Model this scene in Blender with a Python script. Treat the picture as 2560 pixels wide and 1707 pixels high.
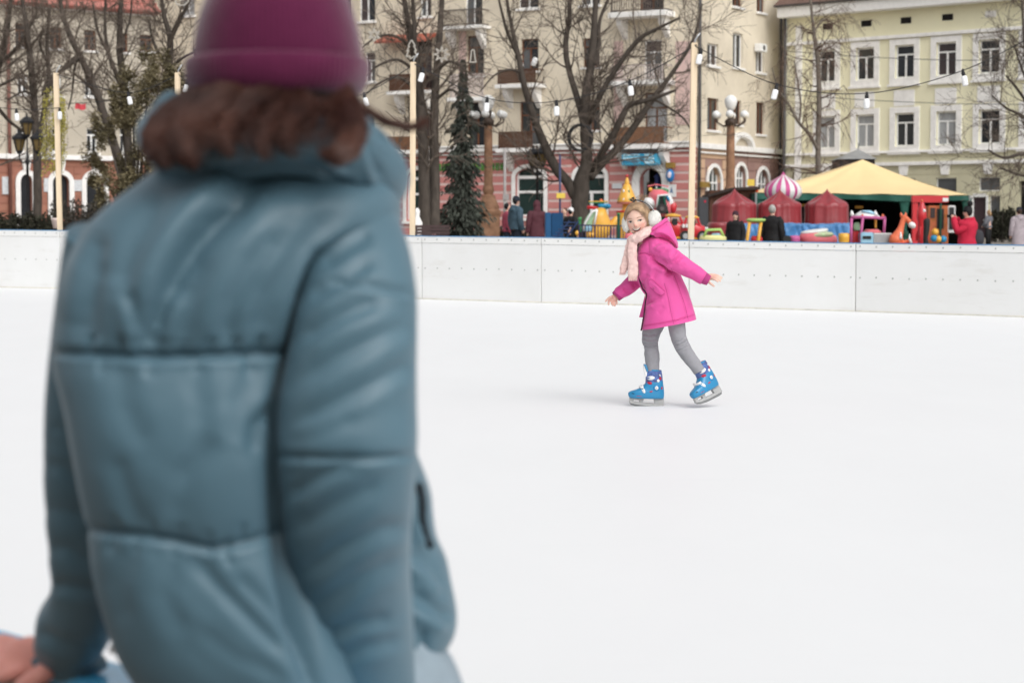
import bpy, bmesh, math, random
import numpy as np
from mathutils import Vector, Matrix, noise as mnoise

for o in list(bpy.data.objects): bpy.data.objects.remove(o, do_unlink=True)
SC = bpy.context.scene
COL = SC.collection
rnd = random.Random(7)
R = math.radians

# ------------------------------------------------------------------ camera
CAMZ = 1.10
FPX = 4978.0                      # focal length in photo pixels (70 mm on 36 mm)
PITCH = math.atan(293.5/FPX)
cam_d = bpy.data.cameras.new('camera'); cam = bpy.data.objects.new('camera', cam_d)
COL.objects.link(cam); SC.camera = cam
cam_d.sensor_width = 36; cam_d.lens = 70.0; cam_d.clip_start = .05; cam_d.clip_end = 2000
cam.location = (0, 0, CAMZ); cam.rotation_euler = (math.pi/2 - PITCH, 0, 0)
cam_d.dof.use_dof = True; cam_d.dof.focus_distance = 11.95; cam_d.dof.aperture_fstop = 4.8

# ------------------------------------------------------------------ sky and sun
SUN_EL, SUN_AZ = R(44), R(28)     # soft bright overcast, brighter from the right and slightly behind the camera
w = bpy.data.worlds.new('World'); SC.world = w; w.use_nodes = True
nt = w.node_tree; nt.nodes.clear()
out = nt.nodes.new('ShaderNodeOutputWorld'); bg = nt.nodes.new('ShaderNodeBackground')
sky = nt.nodes.new('ShaderNodeTexSky'); sky.sky_type = 'NISHITA'; sky.sun_disc = False
sky.sun_elevation = SUN_EL; sky.sun_rotation = math.pi - SUN_AZ; sky.dust_density = 4.0; sky.air_density = 1.0
hs = nt.nodes.new('ShaderNodeHueSaturation'); hs.inputs['Saturation'].default_value = .12   # cloud cover takes the blue out
nt.links.new(sky.outputs[0], hs.inputs['Color']); nt.links.new(hs.outputs[0], bg.inputs[0])
bg.inputs[1].default_value = .15
nt.links.new(bg.outputs[0], out.inputs[0])
sd = bpy.data.lights.new('sun', 'SUN'); sun = bpy.data.objects.new('sun', sd); COL.objects.link(sun)
sd.energy = .6; sd.angle = R(70); sd.color = (1, .97, .93)
_sv = Vector((math.sin(SUN_AZ)*math.cos(SUN_EL), -math.cos(SUN_AZ)*math.cos(SUN_EL), math.sin(SUN_EL)))
sun.rotation_euler = _sv.to_track_quat('Z', 'Y').to_euler()
SC.view_settings.view_transform = 'Standard'; SC.view_settings.look = 'None'
SC.view_settings.gamma = 1; SC.view_settings.exposure = 0.22
SC.render.resolution_x = 1024; SC.render.resolution_y = 682

# ------------------------------------------------------------------ placing helpers
_cp, _sp = math.cos(PITCH), math.sin(PITCH)
def W(px, py, Y):
    """point at distance Y in front of the camera seen at photo pixel px, py"""
    a = (px-1280)/FPX; b = (853.5-py)/FPX
    d = (a, _cp + b*_sp, -_sp + b*_cp); s = Y/d[1]
    return Vector((d[0]*s, Y, CAMZ + d[2]*s))
def WG(px, py, z=0.):
    """point of the horizontal plane z seen at a photo pixel"""
    a = (px-1280)/FPX; b = (853.5-py)/FPX
    d = (a, _cp + b*_sp, -_sp + b*_cp); s = (z-CAMZ)/d[2]
    return Vector((d[0]*s, d[1]*s, z))
def PX(P):
    """photo pixels of points P (n,3)"""
    P = np.asarray(P, float); dz = P[:, 2]-CAMZ
    dep = P[:, 1]*_cp - dz*_sp
    return np.stack([1280 + P[:, 0]/dep*FPX, 853.5 - (P[:, 1]*_sp + dz*_cp)/dep*FPX], 1)
def GZ(Y): return float(np.interp(Y, [-50, 40, 50, 62, 75, 105, 140, 400], [-.25, -.22, -.17, 0, .12, .35, .4, .4]))
def ppm(Y): return FPX/Y

# ------------------------------------------------------------------ materials
def S(r, g_, b, k=1.):
    g = .3*r+.59*g_+.11*b; q = .88                       # mutes every colour a little
    r, g_, b = g+(r-g)*q, g+(g_-g)*q, g+(b-g)*q
    f = lambda v: (v/255/12.92 if v/255 <= .04045 else ((v/255+.055)/1.055)**2.4)
    return tuple(min(.95, f(v)*k) for v in (r, g_, b))
_MC = {}
def M(name, col=None, rough=.7, var=.12, scale=4., bump=0., bscale=60., metal=0., sheen=0., spec=.3, coat=0., trans=0., stretch=None, col2=None, detail=5, sss=0., bdist=.01):
    if name in _MC: return _MC[name]
    m = bpy.data.materials.new(name); m.use_nodes = True; n = m.node_tree; L = n.links
    bs = n.nodes['Principled BSDF']
    tc = n.nodes.new('ShaderNodeTexCoord'); mp = n.nodes.new('ShaderNodeMapping')
    L.new(tc.outputs['Object'], mp.inputs[0])
    if stretch: mp.inputs['Scale'].default_value = stretch
    if var or col2:
        nz = n.nodes.new('ShaderNodeTexNoise'); nz.inputs['Scale'].default_value = scale; nz.inputs['Detail'].default_value = detail
        nz.inputs['Roughness'].default_value = .62
        L.new(mp.outputs[0], nz.inputs[0])
        cr = n.nodes.new('ShaderNodeValToRGB'); cr.color_ramp.elements[0].position = .3; cr.color_ramp.elements[1].position = .7
        a = tuple(c*(1-var) for c in col); b = tuple(min(1, c*(1+var)) for c in (col2 or col))
        cr.color_ramp.elements[0].color = (*a, 1); cr.color_ramp.elements[1].color = (*b, 1)
        L.new(nz.outputs[0], cr.inputs[0]); L.new(cr.outputs[0], bs.inputs['Base Color'])
    else: bs.inputs['Base Color'].default_value = (*col, 1)
    bs.inputs['Roughness'].default_value = rough; bs.inputs['Metallic'].default_value = metal
    bs.inputs['Specular IOR Level'].default_value = spec
    bs.inputs['Sheen Weight'].default_value = sheen; bs.inputs['Sheen Roughness'].default_value = .35
    bs.inputs['Coat Weight'].default_value = coat; bs.inputs['Transmission Weight'].default_value = trans
    if sss:
        bs.inputs['Subsurface Weight'].default_value = sss; bs.inputs['Subsurface Radius'].default_value = (.012, .005, .003); bs.inputs['Subsurface Scale'].default_value = 1.
    if bump:
        nb = n.nodes.new('ShaderNodeTexNoise'); nb.inputs['Scale'].default_value = bscale; nb.inputs['Detail'].default_value = 4
        L.new(mp.outputs[0], nb.inputs[0])
        bp = n.nodes.new('ShaderNodeBump'); bp.inputs['Strength'].default_value = bump; bp.inputs['Distance'].default_value = bdist
        L.new(nb.outputs[0], bp.inputs['Height']); L.new(bp.outputs[0], bs.inputs['Normal'])
    _MC[name] = m
    return m

# ------------------------------------------------------------------ mesh builder
class MB:
    def __init__(s): s.v = []; s.f = []; s.mi = []; s.cur = 0
    def add(s, vs, fs):
        o = len(s.v); s.v.extend([tuple(p) for p in vs])
        for f in fs: s.f.append(tuple(i+o for i in f)); s.mi.append(s.cur)
        return s
    def slot(s, i): s.cur = i; return s
    def box(s, a, b):
        x0, y0, z0 = a; x1, y1, z1 = b
        return s.add([(x0,y0,z0),(x1,y0,z0),(x1,y1,z0),(x0,y1,z0),(x0,y0,z1),(x1,y0,z1),(x1,y1,z1),(x0,y1,z1)],
                     [(0,3,2,1),(4,5,6,7),(0,1,5,4),(1,2,6,5),(2,3,7,6),(3,0,4,7)])
    def obox(s, c, ax, ay, az):
        """box from centre and three half-extent vectors"""
        c, ax, ay, az = map(Vector, (c, ax, ay, az)); vs = []
        for k in (-1, 1):
            for i, j in ((-1,-1),(1,-1),(1,1),(-1,1)): vs.append(c+ax*i+ay*j+az*k)
        return s.add(vs, [(0,3,2,1),(4,5,6,7),(0,1,5,4),(1,2,6,5),(2,3,7,6),(3,0,4,7)])
    def tube(s, pts, rad, n=8, caps=True, up=None, asp=1.):
        pts = [Vector(p) for p in pts]; k = len(pts)
        if not hasattr(rad, '__len__'): rad = [rad]*k
        vs = []; t0 = (pts[1]-pts[0]).normalized()
        u = Vector(up) if up else (Vector((0,0,1)) if abs(t0.z) < .9 else Vector((1,0,0)))
        u = (u - t0*u.dot(t0)).normalized()
        for i in range(k):
            t = (pts[min(i+1,k-1)]-pts[max(i-1,0)]).normalized()
            u = (u - t*u.dot(t)).normalized(); v = t.cross(u)
            for j in range(n):
                a = 2*math.pi*j/n; vs.append(pts[i] + u*(math.cos(a)*rad[i]) + v*(math.sin(a)*rad[i]*asp))
        fs = [(i*n+j, i*n+(j+1)%n, (i+1)*n+(j+1)%n, (i+1)*n+j) for i in range(k-1) for j in range(n)]
        if caps: fs += [tuple(range(n-1,-1,-1)), tuple((k-1)*n+j for j in range(n))]
        return s.add(vs, fs)
    def lathe(s, c, prof, n=20, ax=1., ay=1.):
        """profile of (radius, height) turned about a vertical axis through c"""
        c = Vector(c); vs = []
        for r, h in prof:
            for j in range(n):
                a = 2*math.pi*j/n; vs.append(c + Vector((math.cos(a)*r*ax, math.sin(a)*r*ay, h)))
        k = len(prof)
        fs = [(i*n+j, i*n+(j+1)%n, (i+1)*n+(j+1)%n, (i+1)*n+j) for i in range(k-1) for j in range(n)]
        fs += [tuple(range(n-1,-1,-1)), tuple((k-1)*n+j for j in range(n))]
        return s.add(vs, fs)
    def ball(s, c, r, n=16, m=10, rot=None):
        c = Vector(c); r = Vector(r) if hasattr(r, '__len__') else Vector((r,r,r)); vs = []
        for i in range(m+1):
            th = math.pi*i/m
            for j in range(n):
                a = 2*math.pi*j/n
                p = Vector((math.sin(th)*math.cos(a)*r.x, math.sin(th)*math.sin(a)*r.y, math.cos(th)*r.z))
                if rot: p = rot @ p
                vs.append(c+p)
        return s.add(vs, [(i*n+j, (i+1)*n+j, (i+1)*n+(j+1)%n, i*n+(j+1)%n) for i in range(m) for j in range(n)])
    def prism(s, poly, off):
        """closed polygon (3D points) extruded by vector off"""
        poly = [Vector(p) for p in poly]; off = Vector(off); k = len(poly)
        return s.add(poly+[p+off for p in poly], [tuple(range(k-1,-1,-1)), tuple(range(k, 2*k))] + [(i, (i+1)%k, k+(i+1)%k, k+i) for i in range(k)])
    def grid(s, rows, closed=False):
        """rows of points, equal length"""
        k = len(rows[0]); vs = [p for r in rows for p in r]; e = k if closed else k-1
        return s.add(vs, [(i*k+j, i*k+(j+1)%k, (i+1)*k+(j+1)%k, (i+1)*k+j) for i in range(len(rows)-1) for j in range(e)])
    def build(s, name, mats, parent=None, smooth=False, bevel=0., fix=False, auto=None):
        me = bpy.data.meshes.new(name)
        off = root_loc(parent)
        v = np.array(s.v, float).reshape(-1, 3) - np.array(off)
        me.from_pydata([tuple(p) for p in v], [], s.f)
        if not isinstance(mats, (list, tuple)): mats = [mats]
        for m in mats: me.materials.append(m)
        if len(mats) > 1: me.polygons.foreach_set('material_index', s.mi)
        if fix or True:
            bm = bmesh.new(); bm.from_mesh(me); bmesh.ops.recalc_face_normals(bm, faces=bm.faces)
            if bevel: bmesh.ops.bevel(bm, geom=bm.edges[:], offset=bevel, segments=2, affect='EDGES', clamp_overlap=True)
            bm.to_mesh(me); bm.free()
        if smooth: me.polygons.foreach_set('use_smooth', [True]*len(me.polygons))
        if auto is not None: me.set_sharp_from_angle(angle=R(auto))
        o = bpy.data.objects.new(name, me); COL.objects.link(o)
        if parent: o.parent = parent
        return o
def root_loc(p):
    l = Vector((0,0,0))
    while p is not None: l = l + Vector(p.location); p = p.parent
    return l
def tag(o, label=None, cat=None, group=None, kind=None):
    if label: o['label'] = label
    if cat: o['category'] = cat
    if group: o['group'] = group
    if kind: o['kind'] = kind
    return o
def thing(name, label, cat, loc=(0,0,0), group=None):
    o = bpy.data.objects.new(name, None); COL.objects.link(o); o.location = loc; o.empty_display_size = .2
    return tag(o, label, cat, group)
def struct(o): o['kind'] = 'structure'; return o

def crom(P, n):
    """Catmull-Rom resample of rows of numbers"""
    P = np.asarray(P, float); k = len(P); t = np.linspace(0, k-1, n); o = []
    for x in t:
        i = min(int(x), k-2); f = x-i
        p0, p1, p2, p3 = P[max(i-1,0)], P[i], P[i+1], P[min(i+2,k-1)]
        o.append(.5*((2*p1)+(-p0+p2)*f+(2*p0-5*p1+4*p2-p3)*f*f+(-p0+3*p1-3*p2+p3)*f**3))
    return np.array(o)
def seg_dist(P, poly):
    """distance of 2D points to a polyline and signed side"""
    best = np.full(len(P), 1e9); side = np.zeros(len(P)); tt = np.zeros(len(P))
    n = len(poly)-1
    for i in range(n):
        a = np.array(poly[i], float); b = np.array(poly[i+1], float); d = b-a; L2 = (d*d).sum()
        t = np.clip(((P-a)@d)/L2, 0, 1); q = P-(a+t[:,None]*d); r = np.hypot(q[:,0], q[:,1])
        m = r < best; best[m] = r[m]; side[m] = np.sign(d[0]*q[:,1]-d[1]*q[:,0])[m]; tt[m] = ((i+t)/n)[m]
    return best, side, tt
def creased(V, N, folds, facing=.0):
    """push vertices in along fold lines (photo pixel polylines): (line, depth m, width px, ridge)"""
    px = PX(V); d = np.zeros(len(V))
    front = np.clip((-N[:,1]-facing)*3, 0, 1)
    for poly, dep, wid, ridge in folds:
        lo = np.min(poly, 0)-wid*4; hi = np.max(poly, 0)+wid*4
        m = ((px > lo) & (px < hi)).all(1)
        if not m.any(): continue
        r, sd_, t = seg_dist(px[m], poly)
        end = np.clip(np.minimum(t, 1-t)*5+.25, 0, 1) if len(poly) > 1 else 1
        x = r*sd_
        dd = -dep*np.exp(-(x/wid)**2)*end + ridge*dep*np.exp(-((x-1.9*wid)/(1.1*wid))**2)*end
        d[m] += dd
    return d*front
def vnormals(V, F):
    V = np.asarray(V); N = np.zeros_like(V)
    F = np.asarray(F); a, b, c, e = V[F[:,0]], V[F[:,1]], V[F[:,2]], V[F[:,3]]
    fn = np.cross(c-a, e-b)
    for k in range(4): np.add.at(N, F[:,k], fn)
    return N/np.maximum(np.linalg.norm(N, axis=1), 1e-9)[:,None]
def loft(mb, rings, nl=60, ns=48, expo=2.2, folds=(), puff=0., pscale=8., seed=0, capped=True):
    """rings: (centre, half-width vector, half-depth vector) -> displaced smooth surface"""
    P = crom([list(c)+list(a)+list(b) for c, a, b in rings], nl)
    th = np.linspace(0, 2*math.pi, ns, endpoint=False)
    ct = np.sign(np.cos(th))*np.abs(np.cos(th))**(2/expo); st = np.sign(np.sin(th))*np.abs(np.sin(th))**(2/expo)
    V = (P[:,None,0:3] + ct[None,:,None]*P[:,None,3:6] + st[None,:,None]*P[:,None,6:9]).reshape(-1,3)
    F = [(i*ns+j, i*ns+(j+1)%ns, (i+1)*ns+(j+1)%ns, (i+1)*ns+j) for i in range(nl-1) for j in range(ns)]
    N = vnormals(V, F)
    cen = np.repeat(P[:,0:3], ns, 0)
    if ((V-cen)*N).sum() < 0: N = -N
    d = np.zeros(len(V))
    if folds: d += creased(V, N, folds)
    if puff:
        d += puff*np.array([mnoise.noise(Vector(p)*pscale + Vector((seed*3.1, 0, 0))) for p in V])
    V = V + N*d[:,None]
    F = list(F)
    if capped: F += [tuple(range(ns-1,-1,-1)), tuple((nl-1)*ns+j for j in range(ns))]
    mb.add(V, F)
    return mb
def tuberings(pts, rad, asp=1.):
    """rings for loft() along a path"""
    pts = [Vector(p) for p in pts]; k = len(pts); out = []; u = None
    for i in range(k):
        t = (pts[min(i+1,k-1)]-pts[max(i-1,0)]).normalized()
        if u is None:
            u = Vector((1,0,0)) if abs(t.x) < .8 else Vector((0,0,1))
        u = (u-t*u.dot(t)).normalized(); v = t.cross(u)
        out.append((pts[i], u*rad[i], v*rad[i]*asp))
    return out
def remeshed(mb, vox, name, mats, parent=None, smooth=4):
    """union of overlapping shapes as one continuous skin"""
    me = bpy.data.meshes.new('tmp'); me.from_pydata(mb.v, [], mb.f)
    o = bpy.data.objects.new('tmp', me); COL.objects.link(o)
    md = o.modifiers.new('r', 'REMESH'); md.mode = 'VOXEL'; md.voxel_size = vox
    if smooth:
        sm = o.modifiers.new('s', 'SMOOTH'); sm.iterations = smooth; sm.factor = .5
    dg = bpy.context.evaluated_depsgraph_get(); ev = o.evaluated_get(dg)
    m2 = bpy.data.meshes.new_from_object(ev)
    bpy.data.objects.remove(o, do_unlink=True)
    m2.name = name
    m2.transform(Matrix.Translation(-root_loc(parent)))
    m2.materials.clear()
    for m in (mats if isinstance(mats, (list, tuple)) else [mats]): m2.materials.append(m)
    m2.polygons.foreach_set('use_smooth', [True]*len(m2.polygons))
    r = bpy.data.objects.new(name, m2); COL.objects.link(r)
    if parent: r.parent = parent
    return r
# ================================================================== ground, ice, rink boards
m_pave = M('paving', S(150,142,132,.75), .85, .25, 3., .3, 25)
m_ice = M('ice', (.835,.84,.845), .5, .012, 1.3, .05, 9., spec=.25, stretch=(1,.35,1), bdist=.004)
def scratch_ice():
    n = m_ice.node_tree; L = n.links; bs = n.nodes['Principled BSDF']
    tc = n.nodes.new('ShaderNodeTexCoord'); src = bs.inputs['Base Color'].links[0].from_socket
    for ang, sc, amt in ((.3, 1.0, .12), (-.5, 1.4, .10), (.05, 2.2, .10), (1.2, .8, .10)):
        mp = n.nodes.new('ShaderNodeMapping'); mp.inputs['Rotation'].default_value = (0, 0, ang); mp.inputs['Scale'].default_value = (.25*sc, 5*sc, 1)
        nz = n.nodes.new('ShaderNodeTexNoise'); nz.inputs['Scale'].default_value = 3; nz.inputs['Detail'].default_value = 9; nz.inputs['Roughness'].default_value = .7
        cr = n.nodes.new('ShaderNodeValToRGB'); cr.color_ramp.elements[0].position = .62; cr.color_ramp.elements[1].position = .8
        cr.color_ramp.elements[0].color = (0,0,0,1); cr.color_ramp.elements[1].color = (amt*3,)*3+(1,)
        mx = n.nodes.new('ShaderNodeMixRGB'); mx.inputs[2].default_value = (.62,.65,.68,1)
        L.new(tc.outputs['Object'], mp.inputs[0]); L.new(mp.outputs[0], nz.inputs[0]); L.new(nz.outputs[0], cr.inputs[0])
        L.new(cr.outputs[0], mx.inputs[0]); L.new(src, mx.inputs[1]); src = mx.outputs[0]
    L.new(src, bs.inputs['Base Color'])
scratch_ice()
g = MB(); ys = [-60, -5, 10, 25, 40, 45, 50, 56, 62, 68, 75, 90, 105, 140, 400]
g.grid([[Vector((x, y, GZ(y))) for x in np.linspace(-260, 260, 9)] for y in ys])
struct(g.build('ground', m_pave))

BK = [(-700,703,565), (-300,712,570), (151,722,575.5), (1040,747.5,589.2), (1353,757,592.7), (1722,767,599.7), (2138,779,607), (2560,793,612), (2960,807,618), (3500,828,626)]
def board_at(px):
    xs = [b[0] for b in BK]
    yb = float(np.interp(px, xs, [b[1] for b in BK])); yt = float(np.interp(px, xs, [b[2] for b in BK]))
    p = WG(px, yb, 0.); return p, W(px, yt, p.y).z
# near barrier line (a low blue-topped wall the woman leans on)
RAIL_Z = .43
nb0, nb1 = Vector((-.70, 3.13, 0)), Vector((-.545, 2.97, 0)); nbd = (nb1-nb0).normalized(); nbn = Vector((nbd.y, -nbd.x, 0))
if nbn.y > 0: nbn = -nbn
edge = [board_at(p)[0] for p in (-700,-300,151,1040,1353,1722,2138,2560,2960,3500)]
near = [nb0 + nbd*t for t in (9., -14.)]
ice = MB(); poly = [Vector((p.x, p.y+.02, 0)) for p in edge] + [Vector((16, 6, 0)), Vector((near[0].x, near[0].y, 0)), Vector((near[1].x, near[1].y, 0)), Vector((-17, 24, 0))]
ice.add(poly, [tuple(range(len(poly)))])
struct(ice.build('ice', m_ice))

m_board = M('board_white', (.77,.77,.755), .42, .03, .8, .05, 30, spec=.35, col2=(.785,.79,.785), detail=9)
def dirt_board():
    n = m_board.node_tree; L = n.links; bs = n.nodes['Principled BSDF']; src = bs.inputs['Base Color'].links[0].from_socket
    tc = n.nodes.new('ShaderNodeTexCoord'); mp = n.nodes.new('ShaderNodeMapping'); mp.inputs['Scale'].default_value = (.6, .6, 3.5)
    nz = n.nodes.new('ShaderNodeTexNoise'); nz.inputs['Scale'].default_value = 2.4; nz.inputs['Detail'].default_value = 10; nz.inputs['Roughness'].default_value = .72
    cr = n.nodes.new('ShaderNodeValToRGB'); cr.color_ramp.elements[0].position = .56; cr.color_ramp.elements[1].position = .82
    cr.color_ramp.elements[0].color = (0,0,0,1); cr.color_ramp.elements[1].color = (.42,.42,.42,1)
    mx = n.nodes.new('ShaderNodeMixRGB'); mx.inputs[2].default_value = (.52,.49,.43,1)
    L.new(tc.outputs['Object'], mp.inputs[0]); L.new(mp.outputs[0], nz.inputs[0]); L.new(nz.outputs[0], cr.inputs[0])
    L.new(cr.outputs[0], mx.inputs[0]); L.new(src, mx.inputs[1]); L.new(mx.outputs[0], bs.inputs['Base Color'])
dirt_board()
m_bstrip = M('board_strip', (.79,.79,.775), .4, .03, 2., .03, 40)
m_cap = M('cap_blue', S(90,160,215,.9), .4, .1, 3)
m_bolt = M('bolt', (.38,.39,.37), .5, .2, 9)
m_kick = M('kick_yellow', (.72,.69,.60), .5, .2, 6)
seams = [-700, -240, 151, 455, 757, 1055, 1353, 1722, 2138, 2590, 3050, 3500]
rb = thing('rink_boards', 'long white rink boards with blue cap behind the skating girl', 'rink boards', board_at(1353)[0])
bolts = MB()
for a, b in zip(seams[:-1], seams[1:]):
    pa, za = board_at(a); pb, zb = board_at(b); d = (pb-pa).normalized(); n = Vector((d.y, -d.x, 0)); n = n if n.y < 0 else -n
    pa = pa + d*.007; pb = pb - d*.007
    zm = lambda t, f: (za+(zb-za)*t)*f
    def slab(f0, f1, o0, o1, nm, m, bev=.004):
        mb = MB(); q = [pa+n*o0, pb+n*o0, pb+n*o1, pa+n*o1]
        z0 = [za*f0, zb*f0, zb*f0, za*f0]; z1 = [za*f1, zb*f1, zb*f1, za*f1]
        mb.add([Vector((p.x,p.y,z)) for p, z in zip(q, z0)]+[Vector((p.x,p.y,z)) for p, z in zip(q, z1)],
               [(0,3,2,1),(4,5,6,7),(0,1,5,4),(1,2,6,5),(2,3,7,6),(3,0,4,7)])
        mb.build(nm, m, rb, bevel=bev)
    slab(-.25, .885, -.03, 0., 'panel', m_board)
    slab(.8875, .988, -.03, .006, 'upper_strip', m_bstrip)
    slab(.9885, 1.0, -.07, .012, 'cap_rail', m_cap, .003)
    slab(.002, .018, .0005, .006, 'kick_strip', m_kick, .002)
    k = max(2, int((pb-pa).length/.235))
    for i in range(k+1):
        t = (i+.25)/(k+.5)
        for f, o in ((.945, .006), (.495, 0.)):
            c = pa+(pb-pa)*t; c = Vector((c.x, c.y, zm(t, f)+rnd.uniform(-.004,.004)))+n*o
            bolts.tube([c, c+n*.006], [.0115, .009], 8)
tag(bolts.build('bolt', m_bolt, rb), kind='stuff')

# near barrier
m_rail = M('rail_blue', S(60,176,226,1.), .28, .12, 5, spec=.5, coat=.3)
m_bgrey = M('barrier_grey', S(120,116,110,.9), .6, .15, 6, .1, 40)
nbar = thing('low_barrier', 'low grey barrier with bright blue top that the woman leans on', 'barrier', nb0)
for i in range(-6, 5):
    a = nb0+nbd*(i*2.0+.005); b = nb0+nbd*(i*2.0+1.995); t = (a+b)/2; h = (b-a)/2
    MB().obox(t + nbn*.06 + Vector((0,0,(RAIL_Z-.0225-.25)/2)), h, nbn*.042, Vector((0,0,(RAIL_Z-.0225+.25)/2))).build('panel', m_bgrey, nbar, bevel=.004)
    MB().obox(t + nbn*.06 + Vector((0,0,RAIL_Z-.011)), h, nbn*.05, Vector((0,0,.011))).build('top_rail', m_rail, nbar, bevel=.004)

# added unseen to darken the woman's back: dark mat and hut behind the photographer
m_mat = M('added_dark_mat', (.035,.035,.037), .8, .3, 12, .4, 60)
mt_ = MB(); q_ = [nb0+nbd*t+nbn*l for t, l in ((-7.,.10),(9.,.10),(9.,5.2),(-7.,5.2))]
mt_.add([Vector((p.x,p.y,-.246)) for p in q_], [(0,1,2,3)]); struct(mt_.build('added_dark_mat', m_mat))
m_blocker = M('blocker_wood', S(96,74,58,.8), .8, .3, 4, .3, 20, stretch=(4,4,.4)); m_blocker_roof = M('blocker_roof', (.06,.055,.055), .7, .2, 4)
blocker = thing('added_light_blocker', 'added unseen dark wooden shade hut standing behind the photographer', 'blocker', Vector((-2.2,-2.7,-.25)))  # made up, out of view, to block low sky light from the jacket
for i in range(36): MB().box((-6.4+i*.235,-2.75,-.25),(-6.4+i*.235+.225,-2.7,3.1)).build('plank', m_blocker, blocker)
MB().box((-6.4,-5.9,-.25),(2.05,-2.76,3.1)).build('body', m_blocker, blocker)
r_ = MB(); r_.prism([(-6.8,-2.1,2.95),(-6.8,-2.1,3.1),(-6.8,-4.3,4.2),(-6.8,-6.5,3.1),(-6.8,-6.5,2.95)], (9.2,0,0)); r_.build('roof', m_blocker_roof, blocker)

# ================================================================== facades
class Facade:
    def __init__(s, pxa, Ya, pxb, Yb):
        s.a = Vector(((pxa-1280)/FPX*Ya, Ya, 0)); s.b = Vector(((pxb-1280)/FPX*Yb, Yb, 0))
        s.d = (s.b-s.a).normalized(); s.L = (s.b-s.a).length; s.n = Vector((s.d.y, -s.d.x, 0))
        if s.n.y > 0: s.n = -s.n
    def p(s, u, z, o=0.): q = s.a+s.d*u+s.n*o; return Vector((q.x, q.y, z))
    def pix(s, px, py):
        ray = W(px, py, 100.)-Vector((0,0,CAMZ)); t = (s.a.x*s.n.x+s.a.y*s.n.y)/(ray.x*s.n.x+ray.y*s.n.y); q = ray*t
        return (Vector((q.x,q.y,0))-s.a).dot(s.d), CAMZ+q.z
    def rect(s, x0, y0, x1, y1):
        ym = (y0+y1)/2; xm = (x0+x1)/2
        u0 = s.pix(x0, ym)[0]; u1 = s.pix(x1, ym)[0]; z1 = s.pix(xm, y0)[1]; z0 = s.pix(xm, y1)[1]
        return u0, u1, z0, z1
    def box(s, mb, u0, u1, z0, z1, o0, o1):
        q = [s.p(u0,0,o0), s.p(u1,0,o0), s.p(u1,0,o1), s.p(u0,0,o1)]
        return mb.add([Vector((p.x,p.y,z0)) for p in q]+[Vector((p.x,p.y,z1)) for p in q],
                      [(0,3,2,1),(4,5,6,7),(0,1,5,4),(1,2,6,5),(2,3,7,6),(3,0,4,7)])
    def wall(s, mb, u0, u1, z0, z1, holes, depth=.35, o=0., left=True, right=True):
        us = sorted({u0,u1,*[h for r in holes for h in r[:2] if u0 < h < u1]}); zs = sorted({z0,z1,*[h for r in holes for h in r[2:4] if z0 < h < z1]})
        for i in range(len(us)-1):
            for j in range(len(zs)-1):
                uc = (us[i]+us[i+1])/2; zc = (zs[j]+zs[j+1])/2
                if any(r[0] < uc < r[1] and r[2] < zc < r[3] for r in holes): continue
                mb.add([s.p(us[i],zs[j],o), s.p(us[i+1],zs[j],o), s.p(us[i+1],zs[j+1],o), s.p(us[i],zs[j+1],o)], [(0,1,2,3)])
        for r in holes:
            a0, a1, b0, b1 = max(r[0],u0), min(r[1],u1), max(r[2],z0), min(r[3],z1)
            if a1 <= a0 or b1 <= b0: continue
            P = lambda u, z, oo: s.p(u, z, oo)
            c = [(a0,b0),(a1,b0),(a1,b1),(a0,b1)]
            for k in range(4):
                m_, n_ = c[k], c[(k+1)%4]
                mb.add([P(*m_,o), P(*n_,o), P(*n_,o-depth), P(*m_,o-depth)], [(0,1,2,3)])
        # body of the building behind the facade
        if left: mb.add([s.p(u0,z0,o), s.p(u0,z1,o), s.p(u0,z1,o-9), s.p(u0,z0,o-9)], [(0,1,2,3)])
        if right: mb.add([s.p(u1,z0,o), s.p(u1,z1,o), s.p(u1,z1,o-9), s.p(u1,z0,o-9)], [(0,1,2,3)])
        mb.add([s.p(u0,z1,o), s.p(u1,z1,o), s.p(u1,z1,o-9), s.p(u0,z1,o-9)], [(0,1,2,3)])
        return mb
    def arch(s, mb, u0, u1, z0, zs, rise, wd, o0, o1, legs=True, n=12):
        """arched band round an opening: springing at zs, band width wd"""
        c = (u0+u1)/2; hw = (u1-u0)/2; inn = []; outr = []
        for i in range(n+1):
            a = math.pi*i/n
            inn.append((c-hw*math.cos(a), zs+rise*math.sin(a))); outr.append((c-(hw+wd)*math.cos(a), zs+(rise+wd)*math.sin(a)))
        if legs: inn = [(u0,z0)]+inn+[(u1,z0)]; outr = [(u0-wd,z0)]+outr+[(u1+wd,z0)]
        for i in range(len(inn)-1):
            q = [inn[i], inn[i+1], outr[i+1], outr[i]]
            mb.prism([s.p(u,z,o0) for u, z in q], s.n*(o1-o0))
        return mb
    def spandrel(s, mb, u0, u1, zs, ztop, rise, o, n=12):
        c = (u0+u1)/2; hw = (u1-u0)/2
        pts = [(c-hw*math.cos(math.pi*i/n), zs+rise*math.sin(math.pi*i/n)) for i in range(n+1)]
        for i in range(n):
            a, b = pts[i], pts[i+1]
            mb.add([s.p(a[0],a[1],o), s.p(b[0],b[1],o), s.p(b[0],ztop,o), s.p(a[0],ztop,o)], [(0,1,2,3)])
            mb.add([s.p(a[0],a[1],o), s.p(b[0],b[1],o), s.p(b[0],b[1],o-.3), s.p(a[0],a[1],o-.3)], [(0,1,2,3)])

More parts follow.
